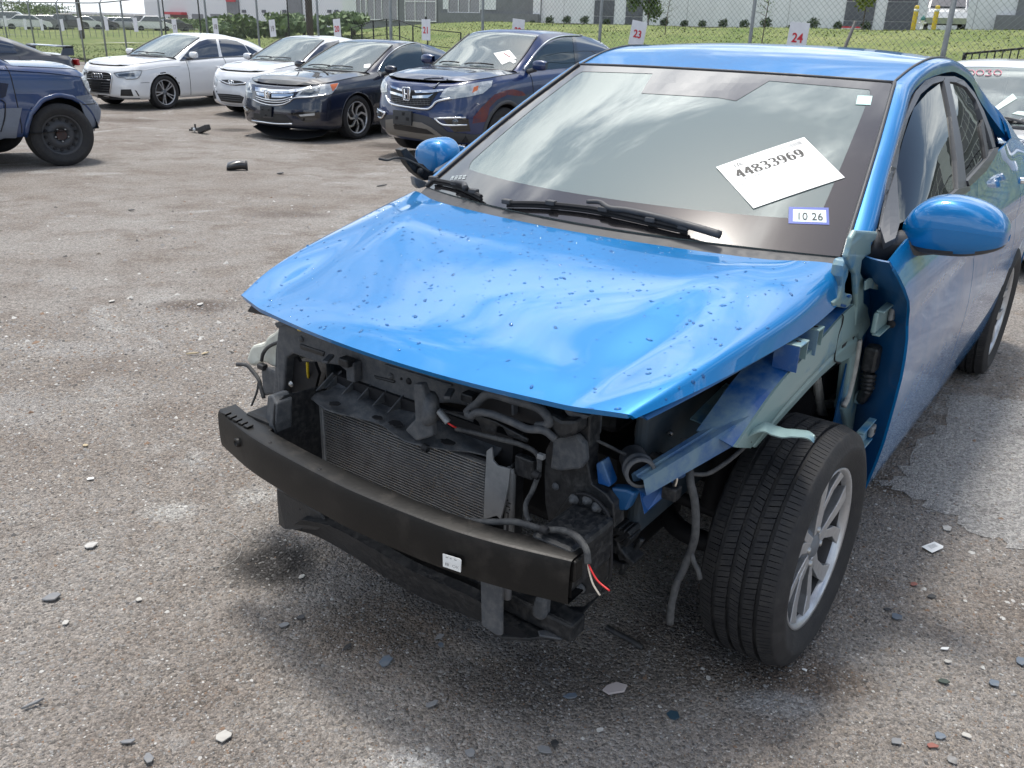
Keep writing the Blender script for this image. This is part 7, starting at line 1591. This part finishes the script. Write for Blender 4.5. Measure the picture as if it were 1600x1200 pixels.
cast_panel('fog_recess', [(690, 615), (940, 610), (945, 665), (960, 735), (800, 745), (740, 680)], fr, bv, M_gloss, R_, z=ZCR, off=.006, step=3, both=True); cast_line('fog_chrome', [(605, 608), (760, 603), (910, 600)], fr, bv, .014, M_chrome, R_, z=ZCR, off=.02, both=True, sm=3); cast_line('fog_chrome', [(610, 612), (700, 670), (920, 672)], fr, bv, .014, M_chrome, R_, z=ZCR, off=.02, both=True, sm=0)
h2, _ = fr.cast(*zoomed([(810, 640)], ZCR)[0], bv); 
for s in (1, -1): lathe('fog_lamp', [(0, .03), (.035, .028), (.045, .01)], h2*[1, s, 1], M_lampd, R_, ax=(1, .3*s, 0), n=16)
cast_panel('red_scuff', [(1300, 330), (1380, 315), (1480, 340), (1520, 380), (1440, 385), (1330, 372), (1230, 420), (1150, 500), (1130, 600), (1110, 640), (980, 660), (990, 590), (1020, 560), (1060, 510), (1140, 430), (1200, 370)], fr, bv, mat('dark_red_scuff', (.12, .008, .012), .35, coat=.6, noise=(12, (.02, .012, .05), .8)), R_, z=ZCR, off=.002, thick=.003, step=4)
zq = (700, 0, 6.154)
cast_panel('front_side_window', [(760, 660), (840, 540), (920, 450), (1010, 395), (1100, 370), (1190, 360), (1222, 640), (1000, 665)], fr, bv, MATS['side_glass2'], R_, z=zq, off=.004, step=3, both=True, smooth=True); cast_panel('rear_side_window', [(1225, 360), (1360, 365), (1500, 390), (1558, 530), (1400, 580), (1262, 640)], fr, bv, MATS['tinted_glass'], R_, z=zq, off=.004, step=3, both=True, smooth=True); cast_panel('quarter_window', [(1515, 392), (1600, 425), (1700, 480), (1760, 510), (1570, 530)], fr, bv, MATS['tinted_glass'], R_, z=zq, off=.004, step=3, both=True, smooth=True)
cast_line('window_chrome', [(725, 670), (810, 550), (890, 455), (980, 385), (1090, 352), (1210, 346), (1360, 350), (1500, 375), (1600, 408), (1720, 470), (1775, 508)], fr, bv, .012, M_chrome, R_, z=zq, off=.010, sm=4); cast_panel('pillar_trim', [(1192, 358), (1224, 358), (1262, 640), (1226, 645)], fr, bv, M_gloss, R_, z=zq, off=.006, step=3, both=True)
cast_panel('windshield_sheet', [(440, 515), (590, 485), (660, 565), (520, 625)], fr, bv, M_white, R_, z=zq, off=.006, thick=.002, step=3); cast_panel('windshield_label', [(595, 590), (650, 580), (655, 600), (630, 615)], fr, bv, M_white, R_, z=zq, off=.006, thick=.002, step=2)
cast_line('sheet_print', [(535, 515), (600, 555)], fr, bv, .006, mat('faded_red_ink', (.55, .2, .2), .6), R_, z=zq, off=.010)
cast_panel('bonnet_dent', [(430, 225), (560, 215), (690, 205), (725, 235), (650, 270), (600, 305), (560, 290), (450, 262)], fr, bv, mat('creased_bonnet', (.012, .02, .06), .3, .3, coat=1.), R_, z=ZCR, off=.002, thick=.002, step=4); cast_line('bonnet_crease', [(430, 235), (540, 210), (690, 205)], fr, bv, .010, pch, R_, z=ZCR, off=.006, sm=3); cast_line('bonnet_crease', [(590, 308), (650, 260), (730, 222)], fr, bv, .012, pch, R_, z=ZCR, off=.006, sm=3)
wipers_on(R_, fr, sh, [(.05, .0, .12, .35), (.05, -.7, .10, -.45)])
# ---- navy off-roader at the left edge, facing away
pj_ = mat('navy_paint', (.003, .028, .115), .3, .05, coat=1., noise=(3, (.006, .032, .085), .5)); M_gclad = mat('slate_cladding', (.15, .17, .21), .5, noise=(5, (.11, .125, .155), .5))
sp = dict(name='navy_suv', label='navy blue off-roader with grey cladding and a black steel wheel at the left edge', cat='suv', loc=(-5.95, 10.62, -.16), yaw=56., hw=.89, Lf=.72, wb=2.69, Lr=3.55, zl=.36, paint=pj_, r=.348, rr=.222, tw=.765, tw_=.25, wheel='steel', steer=-10, door=(-.50, -1.5, -2.35), arch=1.24, lip=.03, lip_mat=pj_, round=.85, crease=0,
    ztop=[(.72, .99), (.3, 1.05), (0, 1.07), (-.5, 1.10), (-1.6, 1.12), (-3.6, 1.13)], cowl=(-.40, 1.1),
    front=[(0, .12), (.06, .05), (.2, .0), (.42, .02), (.50, .08), (.85, .10), (.97, .14), (1, .19)], side=[(0, .05), (.06, .02), (.15, .0), (.42, .0), (.66, .012), (.85, .03), (.95, .06), (1., .11)],
    edge=[(-.40, .70, 1.11), (-.8, .66, 1.38), (-1.15, .60, 1.63), (-1.5, .60, 1.69), (-2.3, .59, 1.69), (-3.2, .58, 1.66), (-3.38, .60, 1.45), (-3.48, .63, 1.15)], spine=[(-.25, 0, 1.13), (-.70, 0, 1.41), (-1.05, 0, 1.68), (-1.5, 0, 1.75), (-2.3, 0, 1.76), (-3.25, 0, 1.73), (-3.45, 0, 1.48), (-3.55, 0, 1.15)], nscreen=2, nroof=4)
R_, fr, bv, sh = car_shell(sp)
cl = [[(775, 520), (685, 530), (740, 620), (775, 720), (800, 860), (850, 830), (905, 730), (915, 640), (890, 530), (850, 515)], [(45, 640), (195, 635), (150, 850), (140, 945), (0, 945), (-40, 880), (-10, 860), (40, 720)], [(0, 645), (36, 640), (30, 720), (0, 840), (-40, 850), (-40, 645)]]
for nm, q in zip(('bumper_cladding', 'fender_cladding', 'door_cladding'), cl): cast_panel(nm, q, fr, bv, M_gclad, R_, z=ZJ, off=.015, step=4)
cast_panel('headlight', [(735, 355), (760, 345), (800, 400), (835, 470), (840, 515), (815, 510), (775, 440)], fr, bv, M_lamp, R_, z=ZJ, off=.010, step=2.5, both=True)
cast_line('body_crease', [(-20, 285), (200, 300), (450, 318), (735, 352)], fr, bv, .006, pj_, R_, z=ZJ, off=.006, sm=3); cast_line('door_gap', [(0, 560), (40, 590), (42, 640), (35, 740), (0, 850)], fr, bv, .006, M_dark, R_, z=ZJ, off=.016, sm=3); cast_line('bumper_seam', [(745, 605), (830, 600), (912, 590)], fr, bv, .006, M_plastic, R_, z=ZJ, off=.018, sm=3)
cast_panel('fender_vent', [(0, 405), (75, 415), (50, 530), (20, 545), (0, 545)], fr, bv, mat('vent_dark', (.004, .008, .03), .5), R_, z=ZJ, off=.006, step=3)
mirrors(R_, -.75, .86, 1.2, pj_); side_panes(R_, sh, (('front_side_window', -.85, -1.45), ('rear_side_window', -1.55, -2.3), ('quarter_window', -2.42, -3.2)))
# ---- dark coupe with a rear wing, seen over the navy bonnet
pd = mat('charcoal_paint', (.03, .032, .038), .28, .3, coat=1.)
sp = dict(name='dark_coupe', label='charcoal sedan with a raised rear wing, mostly hidden behind the navy off-roader', loc=(-11.05, 14.9, -.25), yaw=-121, hw=.87, Lf=.9, wb=2.65, Lr=3.62, zl=.2, paint=pd, r=.32, rr=.22, tw=.76, wheel='plain', door=(-.6, -1.6, -2.4),
    ztop=[(.9, .80), (.5, .86), (0, .92), (-.6, .95), (-1.6, .97), (-2.6, .985), (-3.2, .99), (-3.7, .97)], cowl=(-.40, .97),
    edge=[(-.40, .70, .965), (-.85, .645, 1.17), (-1.28, .575, 1.345), (-1.6, .565, 1.375), (-2.0, .555, 1.355), (-2.4, .57, 1.27), (-2.8, .60, 1.12), (-3.05, .64, 1.0)], spine=[(-.28, 0, .985), (-.75, 0, 1.19), (-1.20, 0, 1.375), (-1.6, 0, 1.41), (-2.0, 0, 1.39), (-2.42, 0, 1.30), (-2.8, 0, 1.15), (-3.1, 0, 1.02)], nscreen=2, nroof=4)
R_, fr, bv, sh = car_shell(sp); side_panes(R_, sh, (('front_side_window', -.95, -1.55), ('rear_side_window', -1.64, -2.4))); wg = empty('rear_wing'); wg.parent = R_
G = np.array([[(-3.35-.10*t*t, y, 1.13+.012*math.cos(3*t)), (-3.42, y, 1.150), (-3.55, y, 1.155), (-3.62, y, 1.135), (-3.50, y, 1.118), (-3.35, y, 1.13)] for y, t in zip(np.linspace(-.66, .66, 15), np.linspace(-1, 1, 15))]); o = grid('wing_blade', G, pd, wg); fix_normals(o)
for s in (1, -1): MB().prism([(-3.40, .60*s, 1.13), (-3.60, .60*s, 1.13), (-3.58, .63*s, .98), (-3.30, .63*s, .98)], (0, .035*s, 0)).build('wing_post', pd, wg, bevel=.01); box('tail_light', (-3.56, .62*s, .86), (.06, .34, .12), mat('tail_light_red', (.35, .01, .01), .25), R_, bevel=.02)
# ---- white car behind the blue one at the right
sp = dict(name='white_car', label='white car at the right edge with pink writing across its windscreen', loc=(3.5, 6.6, -.10), yaw=-124, hw=.90, Lf=.80, wb=2.65, Lr=3.6, zl=.2, paint=pw, r=.32, rr=.22, tw=.77, wheel='plain', door=(-.6, -1.6, -2.4),
    ztop=[(.9, .76), (.5, .86), (0, .93), (-.4, .97), (-1.6, 1.0), (-3.7, 1.02)], cowl=(-.25, .99),
    edge=[(-.24, .69, .985), (-.62, .63, 1.19), (-.98, .56, 1.37), (-1.4, .55, 1.42), (-2.0, .54, 1.40), (-2.6, .56, 1.29), (-2.95, .60, 1.15), (-3.2, .64, 1.03)], spine=[(-.10, 0, 1.0), (-.53, 0, 1.21), (-.92, 0, 1.395), (-1.4, 0, 1.45), (-2.0, 0, 1.43), (-2.62, 0, 1.32), (-2.95, 0, 1.18), (-3.25, 0, 1.05)], nscreen=2, nroof=4)
R_, fr, bv, sh = car_shell(sp); side_panes(R_, sh, (('front_side_window', -.75, -1.5), ('rear_side_window', -1.6, -2.4))); mirrors(R_, -.55, .86, 1.04, pw); wipers_on(R_, fr, sh, [(.04, .35, .09, -.1), (.04, -.25, .09, -.55)])
cast_panel('bare_front', [(402, 690), (500, 690), (560, 700), (560, 1080), (430, 1080), (425, 900)], fr, bv, M_dark, R_, z=ZWH, off=.02, step=6)
for y in (830, 930, 1030): cast_line('bare_strut', [(415, y), (520, y+10)], fr, bv, .02, M_plastic, R_, z=ZWH, off=.05)
cast_panel('cowl_grille', [(265, 378), (330, 385), (460, 395), (560, 405), (560, 422), (440, 415), (280, 405)], fr, bv, M_plastic, R_, z=ZWH, off=.010, step=5)
for x in (320, 370, 420): cast_line('cowl_slat', [(x, 412), (x+22, 398)], fr, bv, .010, M_alum, R_, z=ZWH, off=.016)
cast_panel('windshield_sheet', [(250, 340), (390, 235), (415, 265), (300, 335)], fr, bv, mat('pale_green_paper', (.55, .66, .62), .6), R_, z=ZWH, off=.004, thick=.002, step=4); cast_panel('windshield_label', [(385, 355), (420, 340), (500, 345), (500, 375)], fr, bv, MATS['pale_green_paper'], R_, z=ZWH, off=.004, thick=.002, step=4)
M_pink = mat('pink_marker', (.62, .22, .28), .7)
def scrawl(pts): cast_line('marker_writing', pts, fr, bv, .0035, M_pink, R_, z=ZWH, off=.006, sm=4)
for cx_ in (140, 195, 300): scrawl([(cx_+16*math.cos(a)*1.4, 112+15*math.sin(a)) for a in np.linspace(-1.6, 4.9, 12)])
scrawl([(228, 98), (262, 98), (245, 110), (262, 118), (250, 130), (225, 128)])
# ================================================================ paper on the windscreen, stickers
def quad_map(corners, off=.0025):
    C4 = []
    for p in corners:
        h, n = HF.cast(p[0], p[1], ws_bvh); C4.append(h+n*off)
    a, b, c, d = C4
    def f(u, v, o=0.):
        p = a*(1-u)*(1-v)+b*u*(1-v)+c*u*v+d*(1-u)*v; n = np.cross(b-a, d-a); n = -n/np.linalg.norm(n); n *= np.sign(n[2]); return p+n*o
    return f
Z6 = (960, 160, 3.636)
sq = quad_map(zoomed([(577, 372), (1077, 203), (1308, 432), (790, 607)], Z6))
sheet = empty('auction_sheet', tuple(HF.o), HF.yaw); tag(sheet, 'tilted white paper sheet with the large number 44833969 on the blue hatchback windscreen', 'paper sheet')
grid('paper', np.array([[sq(u, v, .0015*math.sin(3*u)) for u in np.linspace(0, 1, 9)] for v in np.linspace(0, 1, 7)]), M_white, sheet, solid=.0006)
def strokes(name, paths, f, m, par, thick, thin, asp):
    """pen strokes thick on the uprights, thin on the levels: paths in sheet u, v"""
    b = MB()
    for P in paths:
        Q = spline(P, 6) if len(P) > 2 else np.array(P, float); n = len(Q); T = np.gradient(Q*[asp, 1], axis=0); T /= np.linalg.norm(T, axis=1)[:, None]+1e-9; v = []
        for q, t in zip(Q, T):
            w = thin+(thick-thin)*abs(t[1])**1.6; nx = np.array((-t[1]/asp, t[0]))*w/2; v += [f(*(q-nx), .0022), f(*(q+nx), .0022)]
        b.add(v, [(2*i, 2*i+1, 2*i+3, 2*i+2) for i in range(n-1)])
    return b.build(name, m, par)
DG = {'4': [[(.70, .0), (.02, .70)], [(.02, .70), (1., .70)], [(.72, .0), (.72, 1.)], [(.5, 1.), (.95, 1.)]],
      '8': [[(.5, .0), (.17, .10), (.16, .30), (.5, .47), (.86, .68), (.82, .92), (.5, 1.), (.16, .92), (.12, .68), (.5, .47), (.80, .30), (.80, .10), (.5, .0)]],
      '3': [[(.14, .16), (.30, .01), (.62, .01), (.80, .17), (.72, .38), (.40, .46)], [(.40, .46), (.80, .56), (.88, .78), (.66, .98), (.30, 1.), (.10, .84)]],
      '9': [[(.80, .40), (.60, .60), (.28, .58), (.12, .34), (.26, .05), (.55, .0), (.80, .14), (.86, .42), (.76, .76), (.50, .98), (.20, .96)]],
      '6': [[(.20, .60), (.40, .40), (.72, .42), (.88, .66), (.74, .95), (.45, 1.), (.20, .86), (.14, .58), (.24, .24), (.50, .02), (.80, .04)]]}
num = '44833969'; u0, u1, v0, v1 = .105, .865, .205, .365; dw = (u1-u0)/len(num)
for i, ch in enumerate(num):
    strokes('digit', [[(u0+dw*(i+.08+.80*x), v0+(v1-v0)*y) for x, y in p] for p in DG[ch]], sq, M_ink, sheet, .050, .016, 1.6)
def bars(name, rects, f, m, par):
    b = MB()
    for (a, c, d, e) in rects: b.add([f(a, c, .002), f(d, c, .002), f(d, e, .002), f(a, e, .002)], [(0, 1, 2, 3)])
    return b.build(name, m, par)
x = .69; R4 = []
while x < .93: w = RNG.choice([.004, .007, .011]); R4.append((x, .045, x+w, .125)); x += w+RNG.choice([.005, .008])
tag(bars('barcode', R4, sq, M_greyink, sheet), kind='stuff')
strokes('logo', [[(.17, .07), (.17, .15)], [(.19, .15), (.215, .07), (.245, .15)], [(.20, .12), (.235, .12)]], sq, M_ink, sheet, .012, .008, 1.6)
def sheet_text(txt, uc, vc, hgt, f, m, par, name='lettering', asp=1.35):
    o = text_mesh(txt, 1., m, par, Vector((0, 0, 0)), Matrix.Identity(3), 0., name, 0.)
    for v in o.data.vertices: v.co = Vector(f(uc+v.co.x*hgt/asp, vc-v.co.y*hgt, .0024))
    o.data.update(); return o
sheet_text('Progressive County Mutual', .40, .425, .062, sq, M_greyink, sheet)
RN = np.random.default_rng(4); rects = []
for v in (.50, .56, .66, .72, .80, .87):
    u = .07
    while u < .55: w = RN.uniform(.02, .09); rects.append((u, v, u+w, v+.010)); u += w+RN.uniform(.02, .07)
for v in np.arange(.50, .76, .045): rects.append((.60, v, .60+RN.uniform(.1, .26), v+.011))
rects += [(.045, .93, .12, .94), (.62, .10, .62, .10)]
tag(bars('fine_print', rects[:-1], sq, mat('pale_ink', (.55, .55, .56), .7), sheet), kind='stuff')
st = empty('registration_sticker'); st.parent = car
st4 = quad_map(zoomed([(990, 597), (1216, 602), (1220, 699), (988, 691)], Z6), .002)
grid('sticker_border', np.array([[st4(u, v) for u in (0, .5, 1)] for v in (0, 1)]), M_stick, st, solid=.0004); grid('sticker_face', np.array([[st4(u, v, .0006) for u in (.11, .5, .93)] for v in (.16, .88)]), mat('sticker_pale', (.66, .76, .76), .5), st, solid=.0003)
sheet_text('10 26', .52, .60, .62, st4, M_ink, st, asp=2.1); sheet_text('TEXAS', .52, .27, .12, st4, M_greyink, st, asp=2.1)
ts_ = quad_map([(1340, 150), (1363, 151), (1360, 165), (1337, 164)], .002); o = grid('tint_sticker', np.array([[ts_(u, v) for u in (0, 1)] for v in (0, 1)]), mat('teal_label', (.45, .70, .66), .5), car, solid=.0004)
# glazing stamp at the far lower corner of the glass
gs = quad_map([(706, 276), (730, 274), (727, 282), (702, 283)], .0015); tag(bars('glazing_mark', [(u, v, u+.18, v+.12) for u in (.05, .3, .55, .8) for v in (.1, .4, .7)], gs, mat('pale_mark', (.45, .5, .5), .5), car), kind='stuff')
# beam sticker print
bq = [HF.X(*zoomed([p], ZE)[0], .7965) for p in [(237, 469), (354, 505), (356, 592), (238, 552)]]
def bf_(u, v, o=0.): a, b, c, d = bq; return a*(1-u)*(1-v)+b*u*(1-v)+c*u*v+d*(1-u)*v+np.array((o, 0, 0))
sheet_text('OK', .74, .72, .34, bf_, M_greyink, car, asp=1.2); tag(bars('sticker_print', [(.12, .62, .2, .85), (.24, .62, .32, .85), (.15, .12, .3, .2), (.4, .12, .5, .2), (.65, .12, .8, .2)], bf_, M_greyink, car), kind='stuff')

# ================================================================ litter on the gravel
M_slate = mat('grey_shard', (.17, .175, .185), .6, noise=(40, (.26, .25, .24), .6)); M_bshard = mat('black_shard', (.022, .023, .026), .45, noise=(40, (.09, .085, .08), .6)); M_pale = mat('pale_chip', (.43, .415, .385), .7, noise=(40, (.36, .34, .31), .6)); M_tan = mat('straw', (.42, .34, .22), .8); M_bluesh = mat('blue_grey_shard', (.10, .13, .17), .5, noise=(40, (.2, .2, .2), .6)); M_brick = mat('brick_chip', (.25, .10, .08), .8)
def shard(name, px, L, Wd, ang, m, lab, cat='fragment', th=.10, group=None, n=6):
    """an irregular flat chip lying on the stones; sizes in photo pixels"""
    g = ground_pt(*px); d = float((g-EYE)@FW); k = d/FPX; r = np.random.default_rng(int(px[0]*7+px[1])); L, Wd = L*k*1.05, Wd*k*1.5
    a = np.sort(np.arange(n)*2*math.pi/n+r.uniform(-.35, .35, n)); P = [(L/2*math.cos(t)*r.uniform(.75, 1.1), Wd/2*math.sin(t)*r.uniform(.75, 1.1)) for t in a]; c, s = math.cos(ang), math.sin(ang); t_ = max(.0025, L*th)
    e = mesh(name, [(x*c-y*s, x*s+y*c, z+.12*x) for z in (0, t_) for x, y in P], [tuple(range(n))[::-1], tuple(range(n, 2*n))]+[(i, (i+1) % n, n+(i+1) % n, n+i) for i in range(n)], m, None, bevel=t_*.2, seg=1)
    e.location = (g[0], g[1], g[2]+.003+.06*L); tag(e, lab, cat, group); return e
LIT = [('slate_flake', (84, 936), 30, 15, .3, M_slate, 'grey flake with torn edges, largest at the lower left'), ('pale_chip', (103, 975), 13, 9, .2, M_pale, 'pale triangular chip just below the large grey flake'), ('pale_chip', (217, 939), 13, 7, -.5, M_pale, 'small spoon-shaped white chip in the lower left gravel'), ('pale_chip', (350, 1154), 26, 18, -.2, M_pale, 'off-white angular shard at the bottom, left of the centre'), ('plastic_strip', (201, 1162), 26, 7, .12, M_slate, 'short grey plastic strip near the bottom left'), ('plastic_strip', (233, 1188), 27, 11, -.8, M_slate, 'bent grey strip at the bottom edge, right of the short strip'), ('twig', (51, 1105), 40, 4, .6, M_slate, 'long thin grey stick at the lower left'), ('stone_lump', (142, 855), 22, 13, .2, SM[2], 'pale lump of stone above the large grey flake'),
 ('plastic_shard', (602, 1036), 22, 18, 0., M_bluesh, 'blue-grey triangular shard in front of the bumper beam'), ('plastic_shard', (471, 967), 17, 8, -.3, M_bshard, 'small dark shard right of the wet black stain'), ('pale_chip', (444, 979), 17, 9, .0, M_slate, 'thin grey triangle beside the dark shard below the stain'), ('plastic_shard', (542, 1014), 20, 6, .8, M_bshard, 'dark sliver left of the blue-grey triangle'), ('pale_chip', (674, 1104), 23, 8, .5, M_slate, 'pale leaf-shaped sliver below the blue-grey triangle'), ('plastic_shard', (688, 997), 17, 7, .9, M_slate, 'upper grey sliver under the front valance'), ('plastic_shard', (689, 1010), 10, 9, .2, M_bluesh, 'lower square grey bit under the front valance'), ('slate_flake', (734, 1179), 17, 14, .3, M_slate, 'rounded grey flake at the bottom centre'), ('pale_chip', (471, 903), 12, 7, .4, M_pale, 'white pebble-sized chip at the right rim of the stain'),
 ('concrete_chip', (961, 1081), 37, 17, .1, mat('pinkish_chip', (.42, .37, .36), .7), 'flat pinkish-white slab in front of the wheel'), ('plastic_shard', (892, 1091), 25, 8, .1, M_bluesh, 'dark winged shard left of the pinkish slab'), ('plastic_shard', (1052, 1120), 19, 17, .5, mat('dark_teal_shard', (.02, .05, .075), .5), 'dark teal fragment right of the pinkish slab'), ('slate_flake', (850, 1175), 25, 12, -.5, M_slate, 'grey flake low down under the winged shard'), ('plastic_shard', (867, 1164), 15, 11, .2, M_bshard, 'black bit touching the grey flake low down'), ('stone_lump', (1106, 1062), 8, 8, .2, SM[2], 'round white pebble left of the front wheel foot'), ('stone_lump', (937, 1143), 12, 8, .4, SM[2], 'oval pale pebble below the pinkish slab'),
 ('stone_lump', (1478, 828), 16, 10, .3, SM[2], 'pale stone at the edge of the concrete patch'), ('plastic_shard', (1455, 934), 14, 8, .2, M_bshard, 'black crumb right of the front wheel'), ('plastic_shard', (1400, 966), 18, 14, -.9, M_bluesh, 'bent grey-blue piece right of the front tyre foot'), ('plastic_shard', (1386, 955), 15, 5, -.3, M_bshard, 'black sliver next to the bent grey-blue piece'), ('plastic_shard', (1474, 1067), 17, 10, -.4, mat('dark_green_shard', (.03, .045, .035), .5), 'dark green shard at the lower right'), ('paper_scrap', (1476, 1016), 16, 5, -.1, M_white, 'thin white scrap at the lower right'), ('paper_scrap', (1480, 1036), 15, 7, -.6, M_pale, 'crumpled pale scrap under the thin white one'), ('slate_flake', (1553, 1070), 17, 13, -.6, M_bluesh, 'blue-grey flake near the right edge'), ('slate_flake', (1400, 1161), 18, 13, -.3, M_slate, 'grey flake at the bottom right'), ('plastic_shard', (1469, 1153), 17, 12, .5, M_bluesh, 'dark slanted flake at the bottom right'), ('brick_chip', (1456, 1168), 17, 8, -.1, M_brick, 'reddish chip at the bottom right'), ('plastic_shard', (1594, 1035), 13, 17, -.6, M_bluesh, 'dark shard cut by the right edge'), ('brick_chip', (1427, 915), 12, 7, .1, M_brick, 'faded red bit right of the wheel hub'), ('pale_chip', (1257, 1049), 10, 4, -.8, M_white, 'tiny white sliver just below the front tyre'), ('slate_flake', (1510, 1152), 17, 9, -.6, M_pale, 'pale flake right of the reddish chip'), ('stone_lump', (1488, 1190), 16, 12, .3, SM[0], 'grey lump at the bottom edge, lower right'),
 ('straw_bit', (134, 698), 13, 5, -.9, M_tan, 'tan splinter on the gravel at the left'), ('pale_chip', (142, 750), 13, 6, .1, M_white, 'white chip below the tan splinter'), ('pale_chip', (175, 472), 10, 7, .2, M_pale, 'lone white chip in the middle of the yard'), ('stone_lump', (313, 477), 10, 10, .2, SM[2], 'pale stone on the dark damp patch'), ('straw_bit', (321, 554), 14, 4, .6, M_tan, 'slanted straw left of the milky bottle'), ('straw_bit', (301, 555), 20, 3, .0, M_tan, 'level straw left of the slanted straw'), ('plastic_shard', (438, 272), 11, 8, .0, M_bshard, 'small black lump right of the black duct'), ('twig', (597, 292), 16, 3, .4, M_bshard, 'short dark twig behind the bonnet edge'), ('plastic_shard', (386, 213), 7, 4, .0, M_bshard, 'black crumb in front of the black sedan chin'), ('plastic_shard', (206, 330), 13, 4, .0, M_bshard, 'flat dark scrap in the left part of the yard'), ('slate_flake', (528, 208), 26, 9, .1, M_slate, 'broken grey trim under the black sedan by its front wheel')]
for nm, px, L, Wd, an, m_, lab in LIT: shard(nm, px, L, Wd, an, m_, lab)
# paper tag with print
g = ground_pt(1458, 855); e = empty('paper_tag', tuple(g)); tag(e, 'small printed white tag lying right of the front wheel', 'tag'); tg_ = [ground_pt(*p, .006)-g for p in zoomed([(742, 212), (800, 190), (840, 210), (838, 218), (790, 240)], (1180, 780, 2.857))]
mesh('tag_card', tg_, [(0, 1, 2, 3, 4)], M_white, e, solid=.001); pr = [ground_pt(*p, .0085)-g for p in zoomed([(768, 208), (800, 198), (818, 210), (786, 222)], (1180, 780, 2.857))]
b = MB()
for k in range(4):
    t0, t1 = k/4+.06, k/4+.14; a_, b_, c_, d_ = pr; b.add([a_+(d_-a_)*t0, b_+(c_-b_)*t0, b_+(c_-b_)*t1, a_+(d_-a_)*t1], [(0, 1, 2, 3)])
tag(b.build('tag_print', M_greyink, e), kind='stuff')
# black strip by the valance, hair-thin wires
def strip(name, pts, r, m, lab, cat, h=.008):
    P = [ground_pt(*p, h) for p in pts]; o = tube(name, P, r, m, None, n=6); tag(o, lab, cat)
st_ = [(948, 980), (965, 990), (985, 1000), (1000, 1010), (1004, 1012)]
strip('trim_strip', st_, .008, M_bshard, 'black plastic strip on the ground between valance and front wheel', 'trim strip')
strip('thin_wire', [(325, 828), (350, 829), (368, 838), (378, 852), (372, 870), (358, 880), (338, 886), (318, 886), (298, 882), (288, 876)], .0007, mat('pale_wire', (.36, .35, .33), .5), 'thin pale curl of wire left of the wet stain', 'wire', .005)
# black rubber duct and broken bracket in the middle of the yard
g = ground_pt(372, 266); e = empty('rubber_duct', (g[0], g[1], g[2]), .3); tag(e, 'black rubber air duct lying alone in the middle of the yard', 'duct')
G = []
for x, ry, rz, z in ((-.125, .075, .020, .030), (-.11, .085, .040, .045), (-.05, .075, .050, .055), (.0, .060, .052, .062), (.05, .052, .048, .060), (.09, .050, .046, .052), (.11, .048, .044, .050)): G.append([(x, ry*math.cos(t), z+rz*math.sin(t)) for t in np.linspace(0, 2*math.pi, 19)])
grid('duct_body', np.array(G), mat('shiny_rubber', (.02, .02, .02), .3, coat=.5), e, solid=.006); lathe('duct_collar', [(.050, -.012), (.058, -.012), (.058, .012), (.050, .012)], (.10, 0, .052), M_bshard, e, ax=(1, 0, 0), n=20); lathe('duct_mouth', [(0, 0), (.04, 0)], (.107, 0, .05), M_dark, e, ax=(1, 0, 0), n=16)
g = ground_pt(311, 208); e = empty('broken_bracket', (g[0], g[1], g[2]), -.5); tag(e, 'broken black plastic bracket in front of the gap between the white and black sedans', 'bracket')
box('bracket_box', (.12, 0, .075), (.22, .10, .085), M_bshard, e, bevel=.01, rot=Matrix.Rotation(-.35, 3, 'Y')); box('bracket_arm', (-.06, 0, .06), (.16, .07, .05), M_bshard, e, bevel=.01); box('bracket_tab', (-.17, .02, .035), (.10, .05, .03), M_bshard, e, bevel=.006, rot=Matrix.Rotation(.3, 3, 'Z')); box('bracket_clip', (-.05, -.02, .11), (.02, .02, .06), M_bshard, e); lathe('bracket_lens', [(0, .01), (.03, .006), (.034, 0)], (-.06, -.04, .05), M_lamp, e, ax=(0, -1, 0), n=14)
